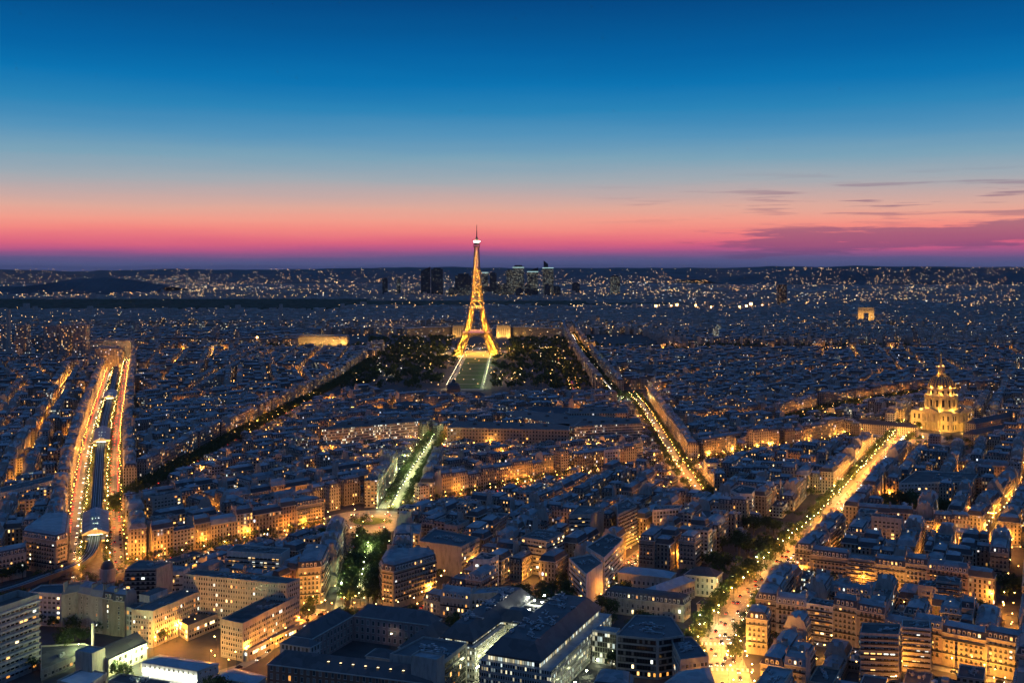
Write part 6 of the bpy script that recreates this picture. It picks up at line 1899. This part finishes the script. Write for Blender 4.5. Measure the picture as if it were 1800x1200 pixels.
def far_city(y0, y1, cell, n_face):
    y = y0
    while y < y1:
        x = -y * .52 - 100
        while x < y * .52 + 100:
            xx, yy = x + RND.uniform(-.3, .3) * cell, y + RND.uniform(-.3, .3) * cell
            x += cell
            if any(w[0] - 30 < xx < w[1] + 30 and w[2] - 30 < yy < w[3] + 30 for w in WOODS): continue
            if abs(xx - TWX) < 520 and yy < 3560: continue
            if (xx - ac[0]) ** 2 + (yy - ac[1]) ** 2 < 130 ** 2 or (abs(xx - ac[0] * yy / ac[1]) < 50 and ac[1] - 330 < yy < ac[1]): continue
            if xx < -3000 and 7900 < yy < 9400 and xx > -3900: continue
            if RND.random() < .12: continue
            a = math.radians((int(xx // 500) * 37 + int(yy // 600) * 53) % 90 + RND.uniform(-4, 4)); w, d = RND.uniform(.45, .95) * cell, RND.uniform(.32, .55) * cell
            h = RND.uniform(14, 23); md = RND.random() < .2
            if RND.random() < .02: h += RND.uniform(8, 26); w *= .6; md = True
            p = q((xx, yy), w, d, a); sd = RND.random()
            if n_face: mass_building(cb, p, h, () if md else (1, 3), sd, md, 1)
            else:
                cb.seed = sd; u = sd * 40
                for i in range(4): u = cb.quad_wall(p[i], p[(i + 1) % 4], 0, h, 0 if i % 2 == 0 and yy < 4200 else 1, u)
                cb.face([(*t_, h) for t_ in p], 3 if sd < .6 else 4)
        y += cell * .8
    return


far_city(3050, 3600, 30, True)
far_city(3600, 5400, 40, False)
far_city(5400, 9000, 62, False)
far_city(9000, 13000, 130, False)
o = cb.build('city_buildings', [M[m] for m in MASS_M]); tag(o, kind='stuff')

# ---------------------------------------------------------------- street lamps


def lamp_meshes(m):
    def mk():
        b = MB(); b.ring((0, 0), [(.16, 0), (.1, 1), (.08, 8.2)], 6); b.beam((0, 0, 8.2), (0, -.9, 8.5), .12); b.box((0, -1.0), (.7, .9), 8.62, 8.78, 0, 0)
        p = b.mesh('pole', [M['dark_metal']])
        b = MB(); R0 = .36; b.ring((0, -1.0), [(.02, 7.92), (R0 * .7, 8.02), (R0, 8.27), (R0 * .7, 8.52), (.02, 8.6)], 6, 0, False)
        return p, b.mesh('lamp_head', [M[m]])
    return cached(('lamp', m), mk)


LIGHT_D = {}
for nm, e, c in (('sodium', 3300, (1.0, 0.34, 0.035)), ('warm_lamp', 3900, (1.0, 0.39, 0.05)), ('halide', 2000, (0.88, 1.0, 0.42)), ('white_lamp', 3600, (1.0, 0.62, 0.26)), ('bright_lamp', 10500, (1.0, 0.385, 0.055))):
    l = bpy.data.lights.new('lamp_light', 'POINT'); l.energy = e * (1.05 if nm == 'bright_lamp' else 4.2 if nm == 'halide' else 3.0); l.color = c; l.shadow_soft_size = 0.0; l.cycles.use_multiple_importance_sampling = False; LIGHT_D[nm] = l


def lamp_light(m, x, y, parent=None):
    o = bpy.data.objects.new('lamp_light', LIGHT_D[m]); o.location = (x, y, 7.7); COL.objects.link(o)
    if parent is not None: o.parent = parent


LAMPS = []
for s in STREETS:
    for lp in s['lamps']:
        o_, sp, m = lp[:3]; lo, hi = lp[3:] if len(lp) > 3 else (0, 1e9)
        sd = "kerb" if abs(o_) < 2 else "left kerb" if o_ < 0 else "right kerb"
        if abs(o_) > 12: sd = sd.replace("kerb", "frontage")
        n = 0
        for x, y, dx, dy in walk(offset(s['pts'], o_), sp, 4.0 + sp * .3 * (o_ > 0)):
            n += 1; t_ = n * sp
            if lo <= t_ <= hi: LAMPS.append((x + RND.uniform(-.9, .9), y + RND.uniform(-2.6, 2.6), math.atan2(dy, dx) + (0 if o_ > 0 else math.pi), m, "%s on the %s of %s" % (nth(n), sd, s['name'])))
for k in range(12):
    a = 2 * math.pi * k / 12; LAMPS.append((RB[0] + 36 * math.cos(a), RB[1] + 36 * math.sin(a), a - math.pi / 2, 'warm_lamp', "%s round the roundabout's outer ring" % nth(k + 1)))
for k in range(5):
    a = 2 * math.pi * k / 5; LAMPS.append((RB[0] + 17 * math.cos(a), RB[1] + 17 * math.sin(a), a + math.pi / 2, 'warm_lamp', "%s on the roundabout's island" % nth(k + 1)))
for k in range(16):
    a = RND.uniform(0, 6.28); d = RND.uniform(10, 62); LAMPS.append((PLAZA[0] + d * math.cos(a), PLAZA[1] + d * math.sin(a), a, RND.choice(['halide', 'white_lamp', 'halide']), "%s on the bright far square" % nth(k + 1)))
for k in range(9):
    a = k * .7; d = 50; LAMPS.append((fc[0] + d * math.cos(a), fc[1] + d * math.sin(a), a, 'warm_lamp', "%s on the domed church's forecourt" % nth(k + 1)))
for k, (px_, py_, m) in enumerate(((368, 1169, 'warm_lamp'), (330, 1125, 'sodium'), (414, 1150, 'sodium'), (380, 1143, 'warm_lamp'), (434, 1161, 'warm_lamp'), (310, 1128, 'sodium'), (483, 1156, 'sodium'), (500, 1140, 'warm_lamp'), (271, 1142, 'sodium'), (270, 1150, 'sodium'), (137, 1158, 'halide'), (217, 1185, 'halide'), (231, 1178, 'halide'), (246, 1171, 'halide'), (262, 1163, 'halide'),
                                   (686, 1137, 'white_lamp'), (152, 1166, 'halide'), (1040, 1043, 'sodium'), (1240, 1112, 'white_lamp'), (1232, 1120, 'white_lamp'), (1228, 1104, 'halide'), (1263, 1098, 'halide'), (1055, 1165, 'halide'), (1075, 1168, 'halide'), (295, 1132, 'sodium'), (320, 1118, 'warm_lamp'), (345, 1112, 'warm_lamp'))):
    c = gp(px_, py_)
    if px_ == 1240: c = gp(1238, 1118)
    LAMPS.append((*c, RND.uniform(0, 6.28), m, "%s of the yard lamps between hospital, depot and junction" % nth(k + 1)))
# quay lights beyond and park lights round the tower
far_l = []
for x in np.arange(-1500, 1500, 34):
    px_ = to_px(x, 2900, 0)[0]
    if 640 < px_ < 770: continue
    far_l.append((x, 2895 + RND.uniform(-8, 8), 0, RND.choice(['sodium', 'warm_lamp']), None))
for px0, px1, n in ((1420, 1500, 26), (1080, 1200, 20), (1565, 1600, 8), (870, 1000, 14), (505, 560, 10)):
    for _ in range(n): far_l.append((px_at(RND.uniform(px0, px1), 2880), 2880 + RND.uniform(-22, 12), 0, 'warm_lamp', None))
for sx in (-1, 1):
    for y in np.arange(1990, TWY - 100, 30): far_l.append((-86 + sx * 34, y, 0, 'halide' if sx > 0 else 'white_lamp', None))
for _ in range(85):
    x, y = TWX + RND.uniform(-330, 330), RND.uniform(1970, TWY + 120)
    if abs(x + 86) > 50: far_l.append((x, y, 0, RND.choice(['halide', 'halide', 'warm_lamp', 'white_lamp']), None))
for _ in range(40): far_l.append((TWX + RND.uniform(-58, 75), TWY + RND.uniform(-60, 330), 0, RND.choice(['white_lamp', 'warm_lamp', 'warm_lamp']), None))
for _ in range(26): far_l.append((px_at(RND.uniform(150, 235), 2480), 2480 + RND.uniform(-60, 60), 0, RND.choice(['halide', 'white_lamp']), None))
for px_, py_, w, n in ((120, 526, 60, 26), (215, 520, 20, 18), (1320, 525, 14, 22), (1002, 588, 3, 16), (1395, 560, 6, 4)):
    for _ in range(n):
        c = gp(px_ + RND.uniform(-.5, .5) * w, py_ + RND.uniform(-6, 4)); far_l.append((*c, 0, 'warm_lamp', None))
for px0, px1, py_, n in ((690, 738, 724, 7), (905, 1035, 731, 9), (612, 680, 730, 4), (1040, 1090, 722, 5), (1120, 1300, 745, 8)):
    for _ in range(n): far_l.append((*gp(RND.uniform(px0, px1), py_ + RND.uniform(-2, 2)), 0, 'sodium', None))
for x, y, m in BLOCK_LAMPS:
    if not occ_at(x, y): far_l.append((x, y, RND.uniform(0, 6.28), m, "bl"))
inview = lambda L_: -20 < to_px(L_[0], L_[1], 8)[0] < 1820 and to_px(L_[0], L_[1], 8)[1] < 1215
named = sorted([L_ for L_ in LAMPS if inview(L_)], key=lambda L_: L_[1])
rest = named[290:] + [L_ for L_ in LAMPS if not inview(L_)] + far_l
COLW = dict(bright_lamp="golden", sodium="orange", halide="greenish-white", warm_lamp="amber", white_lamp="white")
for il, (x, y, rz, m, ph) in enumerate(named[:290]):
    r = empty('street_lamp', (x, y, 0.1), rz); tag(r, "%s street lamp, %s" % (COLW[m], ph), 'street lamp', "street lamps")
    a, b_ = lamp_meshes(m); inst('pole', a, r); inst('lamp_head', b_, r)
    if m == 'bright_lamp' or ('yard lamps' in ph and m != 'white_lamp') or il % 5 in (0, 2): lamp_light(m, 0, -1.0, r)
mats = ['sodium', 'halide', 'warm_lamp', 'white_lamp', 'bright_lamp']
octV = np.array([(0, 0, 8.7), (.36, 0, 8.35), (0, .36, 8.35), (-.36, 0, 8.35), (0, -.36, 8.35), (0, 0, 8.0)], float)
octQ = np.array([(1, 2, 0), (2, 3, 0), (3, 4, 0), (4, 1, 0), (2, 1, 5), (3, 2, 5), (4, 3, 5), (1, 4, 5)])
T_ = [(x, y, 0, 0, 1.0, 1) for x, y, rz, m, ph in rest]
V_, Q_ = repeat_np(octV, octQ, T_)
mi = np.repeat([mats.index(m) for x, y, rz, m, ph in rest], 8)
for il, (x, y, rz, m, ph) in enumerate(rest):
    if (m == 'bright_lamp' or il % 3 == 0) and -120 < to_px(x, y, 8)[0] < 1920 and to_px(x, y, 8)[1] < 1260: lamp_light(m, x, y)
o = inst('street_lights', np_mesh('street_lights', V_, Q_, [M[m] for m in mats], mi)); tag(o, kind='stuff')
# the thousand lights of the far suburbs
r = np.random.RandomState(4); T_, mi = [], []
def lightfield(n, y0, y1, z, s0, s1, xm=.5, clump=0):
    """lights of the suburbs, gathered round local centres with dark gaps between"""
    k = 0
    while k < n:
        y = y0 * (y1 / y0) ** r.rand(); x = (r.rand() * 2 - 1) * xm * y; m = 1 + int(r.rand() ** 2 * 2 * clump); big = .7 + .6 * r.rand(); tint = r.choice(3, p=[.6, .34, .06]); ang = r.rand() * 3.14; ln = r.rand() < .4
        for _ in range(m):
            d = r.normal(size=2) * (60 + y * .012) if not ln else np.array([math.cos(ang), math.sin(ang)]) * r.normal() * (100 + y * .03) + r.normal(size=2) * 8
            xx, yy = x + d[0], y + d[1]; k += 1
            if any(w[0] < xx < w[1] and w[2] < yy < w[3] for w in WOODS) and r.rand() < .985: continue
            zz = z * r.rand() + (10 if yy < 7000 else 18)
            T_.append((xx, yy, zz, r.rand() * 6, (s0 + (s1 - s0) * r.rand() ** 3) * big, s0 + (s1 - s0) * .4)); mi.append(tint if r.rand() < .8 else r.choice(3, p=[.55, .35, .1]))
lightfield(700, 2000, 3400, 14, .3, .7, clump=2)
lightfield(1100, 3400, 5600, 14, .4, 1.2, clump=3)
lightfield(1500, 5600, 8200, 20, .5, 2.0, clump=7)
lightfield(1500, 8200, 13500, 24, .6, 2.8, clump=10)
lightfield(650, 13000, 18000, 24, .8, 3.2, clump=8)
for _ in range(800):                                         # villages on the slopes of the horizon hills
    y = 17800 + 2500 * r.rand(); d = (y - 21000) / 6000; z = np.interp(d, [-.5, -.32, -.15, 0], [0, .3, .72, 1.0]) * 205
    T_.append(((r.rand() * 2 - 1) * .5 * y, y, z + 12, 0, 1.0 + 3.0 * r.rand() ** 3, 2.5)); mi.append(r.choice(2))
for _ in range(420):
    y = 12100 + 1250 * r.rand(); d = (y - 13500) / 3000; z = np.interp(d, [-.5, -.32, -.15, 0], [0, .3, .72, 1.0]) * 215
    T_.append(((1340 + 560 * r.rand() - 900) * y / F, y, z + 16, 0, .7 + 2.2 * r.rand() ** 3, 2.0)); mi.append(r.choice(2))
for k in range(46):                                          # strings of road lights
    y = 6000 + 9000 * r.rand(); x = (r.rand() * 2 - 1) * .48 * y; a = r.rand() * .5 - .25 + (math.pi / 2 if r.rand() < .25 else 0); c = r.choice(2)
    if any(w[0] - 200 < x < w[1] + 200 and w[2] - 100 < y < w[3] + 100 for w in WOODS): continue
    for j in range(int(8 + 16 * r.rand())): T_.append((x + math.cos(a) * j * 42, y + math.sin(a) * j * 42, 16, 0, .7 + 1.3 * r.rand(), 1.3)); mi.append(c)
for px_, py_, s_ in ((1118, 537, 11), (1153, 539, 9), (1190, 537, 9), (1222, 538, 9), (1320, 536, 11), (1312, 539, 8), (1180, 538, 5), (1250, 540, 5), (1340, 537, 5), (452, 594, 4), (1557, 570, 0.1), (1250, 541, 4), (1300, 540, 6), (1340, 541, 4)):
    c = gp(px_, py_, 20); T_.append((*c, 20, 0, s_, s_)); mi.append(0)
bx = np.array([(-.5, -.5, 0), (.5, -.5, 0), (.5, .5, 0), (-.5, .5, 0), (-.5, -.5, 1), (.5, -.5, 1), (.5, .5, 1), (-.5, .5, 1)], float)
bq = np.array([(0, 1, 5, 4), (1, 2, 6, 5), (2, 3, 7, 6), (3, 0, 4, 7), (4, 5, 6, 7)])
V_, Q_ = repeat_np(bx, bq, T_)
o = inst('city_lights', np_mesh('city_lights', V_, Q_, [M['far_sodium'], M['far_warm'], M['far_white']], np.repeat(mi, 5))); tag(o, kind='stuff')

# ---------------------------------------------------------------- trees


def crown_np(seed, n_cl, n_leaf, ls):
    r = np.random.RandomState(seed); V, Q = [], []
    for c in range(n_cl):
        a, e = r.rand() * 6.283, math.asin(r.rand() * 1.5 - .5 if r.rand() < .9 else -.4); rr = .45 + .5 * r.rand()
        cx, cy_, cz = math.cos(a) * math.cos(e) * rr, math.sin(a) * math.cos(e) * rr, math.sin(e) * rr * .85
        cr = .2 + .2 * r.rand()
        for _ in range(n_leaf):
            p = np.array([cx, cy_, cz]) + r.normal(size=3) * cr * .55
            n = r.normal(size=3) + np.array([cx, cy_, cz + .4]) * 1.2; n /= np.linalg.norm(n); t_ = np.cross(n, r.normal(size=3)); t_ /= np.linalg.norm(t_); b_ = np.cross(n, t_); s_ = ls * (.6 + .8 * r.rand())
            k = len(V); V += [p - t_ * s_, p - b_ * s_ * .6, p + t_ * s_, p + b_ * s_ * .6]; Q.append((k, k + 1, k + 2, k + 3))
    return np.array(V), np.array(Q)


CROWNS = [crown_np(k, 30, 17, .105) for k in range(5)]
CROWN_ME = [np_mesh('crown', V_, Q_, M['foliage']) for V_, Q_ in CROWNS]
def trunk_mk():
    b = MB(); b.ring((0, 0), [(.34, 0), (.24, 1.0), (.2, 4.2)], 7)
    for k in range(5):
        a = k * 1.3; b.beam((0, 0, 3.4 + .2 * k), (1.5 * math.cos(a), 1.5 * math.sin(a), 6.6 + .3 * k), .16)
    return b.mesh('trunk', [M['bark']])
TRUNK = trunk_mk()
TREES = []
for s in STREETS:
    for o_, sp, hh in s['trees']:
        sd = "left" if o_ < 0 else "right"; sd = ("inner " if any(abs(t2[0]) > abs(o_) for t2 in s['trees']) else "") + sd
        n = 0
        for x, y, dx, dy in walk(offset(s['pts'], o_), sp, 3.0 + abs(o_) * .4):
            n += 1
            if RND.random() < .93: TREES.append((x + RND.uniform(-.8, .8), y + RND.uniform(-.8, .8), hh * RND.uniform(.82, 1.15), "%s in the %s row of %s" % (nth(n), sd, s['name'])))
gn = {}
for x, y, rad, n, hh, ph in GARDENS:
    for _ in range(n):
        a, d = RND.uniform(0, 6.283), rad * math.sqrt(RND.random()); gn[ph] = gn.get(ph, 0) + 1
        xx, yy = x + d * math.cos(a), y + d * math.sin(a)
        if occ_at(xx, yy) in (1, 2, 4): continue
        TREES.append((xx, yy, hh * RND.uniform(.7, 1.2), ph))
def tree_view(t_):
    px_, py_ = to_px(t_[0], t_[1], t_[2]); return -30 < px_ < 1830 and py_ < 1215
own = sorted([t_ for t_ in TREES if tree_view(t_)], key=lambda t_: t_[1] / t_[2])
gn = {}
for i, (x, y, hh, ph) in enumerate(own[:292]):
    if ph.startswith("in "): gn[ph] = gn.get(ph, 0) + 1; lab = "broad leafy tree, %s from the camera %s" % (nth(gn[ph]), ph)
    else: lab = "leafy street tree, %s" % ph
    r_ = empty('street_tree' if not ph.startswith("in ") else 'garden_tree', (x, y, 0), RND.uniform(0, 6.28)); tag(r_, lab, 'tree', "trees of the avenues and gardens")
    cr_ = hh * RND.uniform(.36, .46)
    inst('trunk', TRUNK, r_, (0, 0, 0), 0, (hh / 12, hh / 12, hh / 12)); inst('crown', CROWN_ME[i % 5], r_, (0, 0, hh - cr_ * 1.0), RND.uniform(0, 6), (cr_, cr_, cr_ * RND.uniform(.9, 1.15)))
T_ = [[] for _ in range(5)]
for i, (x, y, hh, ph) in enumerate(own[292:]):
    cr_ = hh * RND.uniform(.36, .46); T_[i % 5].append((x, y, hh - cr_, RND.uniform(0, 6), cr_, cr_))
Vs, Qs, n0 = [], [], 0
for k in range(5):
    if not T_[k]: continue
    V_, Q_ = CROWNS[k]; Q_ = Q_[::2]
    V_, Q_ = repeat_np(V_, Q_, T_[k]); Vs.append(V_); Qs.append(Q_ + n0); n0 += len(V_)
lowc = [crown_np(50 + k, 14, 9, .2) for k in range(4)]
T_ = [[] for _ in range(4)]; i = 0
for _ in range(1500):                                        # the park either side of the lawns, quays and palace gardens
    x, y = TWX + RND.uniform(-345, 330), RND.uniform(1960, TWY + 560)
    if abs(x + 86) < 46 and y < TWY + 60: continue
    if abs(x - TWX) < 80 and y > TWY - 80: continue
    if abs(x - TWX) > 240 and (y < 2250 or RND.random() < .4): continue
    hh = RND.uniform(11, 19); i += 1; T_[i % 4].append((x, y, hh * .55, RND.uniform(0, 6), hh * .46, hh * .5))
for x in np.arange(-1500, 1500, 11):
    for yq in (2882, 3016):
        if RND.random() < .75: hh = RND.uniform(9, 14); i += 1; T_[i % 4].append((x + RND.uniform(-4, 4), yq + RND.uniform(-6, 6), hh * .55, RND.uniform(0, 6), hh * .42, hh * .48))
for _ in range(150):
    x, y = px_at(RND.uniform(15, 80), 2330), 2330 + RND.uniform(-120, 120); hh = 13; i += 1; T_[i % 4].append((x, y, hh * .55, RND.uniform(0, 6), hh * .5, hh * .5))
for px0, px1, py0, py1, n in ((730, 790, 735, 770, 40), (690, 780, 742, 760, 30), (1040, 1130, 690, 712, 40), (1180, 1360, 596, 612, 120)):
    for _ in range(n):
        x, y = gp(RND.uniform(px0, px1), RND.uniform(py0, py1))
        if occ_at(x, y) != 2: hh = RND.uniform(9, 13); i += 1; T_[i % 4].append((x, y, hh * .55, RND.uniform(0, 6), hh * .45, hh * .5))
for k in range(4):
    V_, Q_ = repeat_np(*lowc[k], T_[k]); Vs.append(V_); Qs.append(Q_ + n0); n0 += len(V_)
tag(inst('park_foliage', np_mesh('park_foliage', np.concatenate(Vs), np.concatenate(Qs), M['foliage'])), kind='stuff')

# ---------------------------------------------------------------- cars


def car_meshes(k):
    def mk():
        b = MB(); sec = [(-2.1, .55, .75), (-2.0, .5, .95), (-1.0, .5, 1.0), (1.3, .5, 1.0), (2.05, .5, .85), (2.15, .55, .7)]
        prof = [(-2.15, .35), (2.15, .35), (2.15, .75), (1.3, .95), (-1.55, 1.0), (-2.15, .9)]
        for s_ in (-1, 1): b.face([(x, s_ * .88, z) for x, z in (prof if s_ < 0 else prof[::-1])], 0)
        n = len(prof)
        for i in range(n):
            j = (i + 1) % n; b.face([(prof[i][0], .88, prof[i][1]), (prof[j][0], .88, prof[j][1]), (prof[j][0], -.88, prof[j][1]), (prof[i][0], -.88, prof[i][1])][::-1], 0)
        cab = [(-1.7, .98), (1.0, .96), (.3, 1.45), (-1.2, 1.47)]
        for s_ in (-1, 1): b.face([(x, s_ * .78, z) for x, z in (cab if s_ < 0 else cab[::-1])], 1)
        for i in range(1, 4):
            j = (i + 1) % 4; b.face([(cab[i][0], -.78, cab[i][1]), (cab[j][0], -.78, cab[j][1]), (cab[j][0], .78, cab[j][1]), (cab[i][0], .78, cab[i][1])], 0 if i == 2 else 1)
        for x in (-1.35, 1.35):
            for s_ in (-1, 1): b.box((x, s_ * .82), (.6, .2), 0, .6, 0, 2)
        return b.mesh('car_body', [M['paint_%d' % k], M['glass'], M['rail']])
    return cached(('car', k), mk)


def light_me(m):
    def mk():
        b = MB(); b.box((0, 0), (.12, .3), 0, .2, 0, 0); return b.mesh('headlight' if m == 'headlight' else 'taillight', [M[m]])
    return cached(('cl', m), mk)


CARS = []
for s in STREETS:
    for o_, d, sp in s['lanes']:
        n = 0; parked = abs(o_) > s['w'] * .36 and sp < 10
        for x, y, dx, dy in walk(offset(s['pts'], o_), sp, 3.0):
            n += 1
            if RND.random() < .22: continue
            j = RND.uniform(-.25, .25) * sp * (0 if parked else 1)
            CARS.append((x + dx * j, y + dy * j, math.atan2(dy, dx) + (0 if d > 0 else math.pi), parked, "%s in the %s lane from the left of %s" % (nth(n), nth(1 + sum(q_[0] < o_ for q_ in s['lanes'])), s['name'])))
for k in range(6):
    a = k * 1.05; CARS.append((RB[0] + 28 * math.cos(a), RB[1] + 28 * math.sin(a), a + math.pi / 2, False, "%s of six circling the roundabout" % nth(k + 1)))
cv = sorted([c for c in CARS if -10 < to_px(c[0], c[1], 1)[0] < 1810 and to_px(c[0], c[1], 1)[1] < 1210], key=lambda c: c[1])
PN = ["black", "silver", "white", "red", "navy"]
for i, (x, y, rz, parked, ph) in enumerate(cv[:295]):
    k = RND.choice([0, 0, 1, 1, 2, 3, 4])
    r_ = empty('car' if not parked else 'parked_car', (x, y, .16), rz); tag(r_, "%s %s, %s" % (PN[k], "parked car" if parked else "car", ph), 'car', "cars on the avenues")
    inst('body', car_meshes(k), r_)
    if not parked:
        for s_ in (-.6, .6): inst('headlight', light_me('headlight'), r_, (2.16, s_, .55)); inst('taillight', light_me('taillight'), r_, (-2.17, s_, .65))
bV = np.array([(-2.1, -.9, .1), (2.1, -.9, .1), (2.1, .9, .1), (-2.1, .9, .1), (-1.9, -.8, 1.2), (1.6, -.8, 1.0), (1.6, .8, 1.0), (-1.9, .8, 1.2), (2.16, -.8, .5), (2.16, .8, .5), (2.16, .8, .75), (2.16, -.8, .75), (-2.16, .8, .5), (-2.16, -.8, .5), (-2.16, -.8, .8), (-2.16, .8, .8)], float)
bQ = np.array([(0, 1, 5, 4), (1, 2, 6, 5), (2, 3, 7, 6), (3, 0, 4, 7), (4, 5, 6, 7), (8, 9, 10, 11), (12, 13, 14, 15)])
T_ = [(x, y, .15, rz, 1, 1) for x, y, rz, p_, ph in cv[295:]]
if T_:
    V_, Q_ = repeat_np(bV, bQ, T_); mi = np.tile([0, 0, 0, 0, 0, 1, 2], len(T_))
    tag(inst('far_traffic', np_mesh('far_traffic', V_, Q_, [M['paint_1'], M['headlight'], M['taillight']], mi)), kind='stuff')
# the small monument on the roundabout
b = MB((*RB, .38)); b.box(RB, (6, 6), .38, 1.6, .3); b.box(RB, (3.4, 3.4), 1.6, 4.6, .3); b.ring(RB, [(1.6, 4.6), (1.1, 6), (1.3, 7.2), (.7, 8.4), (.8, 9.0), (.2, 9.8)], 10)
tag(b.build('monument', [M['white_wall']]), "small white stone monument on the roundabout's grass island", 'monument')
print("objects", len(bpy.data.objects), "records", len(REC), "lamps", len(named), len(rest), "trees", len(own), "cars", len(cv), "winobj", N_OBJ[0])

# ---------------------------------------------------------------- the evening air
b = MB((0, 0, 0)); b.prism([(-24600, -900), (24600, -900), (24600, 29600), (-24600, 29600)], -1.0, 420, 0, 0, True)
hz = bpy.data.materials.new('haze'); hz.use_nodes = True; T = NT(hz.node_tree); T.n.remove(T.n['Principled BSDF'])
pv = T.new('ShaderNodeVolumePrincipled'); pv.inputs['Color'].default_value = (0.8, 0.85, 0.95, 1); pv.inputs['Density'].default_value = HAZE
T.l.new(pv.outputs[0], T.n['Material Output'].inputs['Volume'])
tag(b.build('haze', [hz]), kind='stuff')
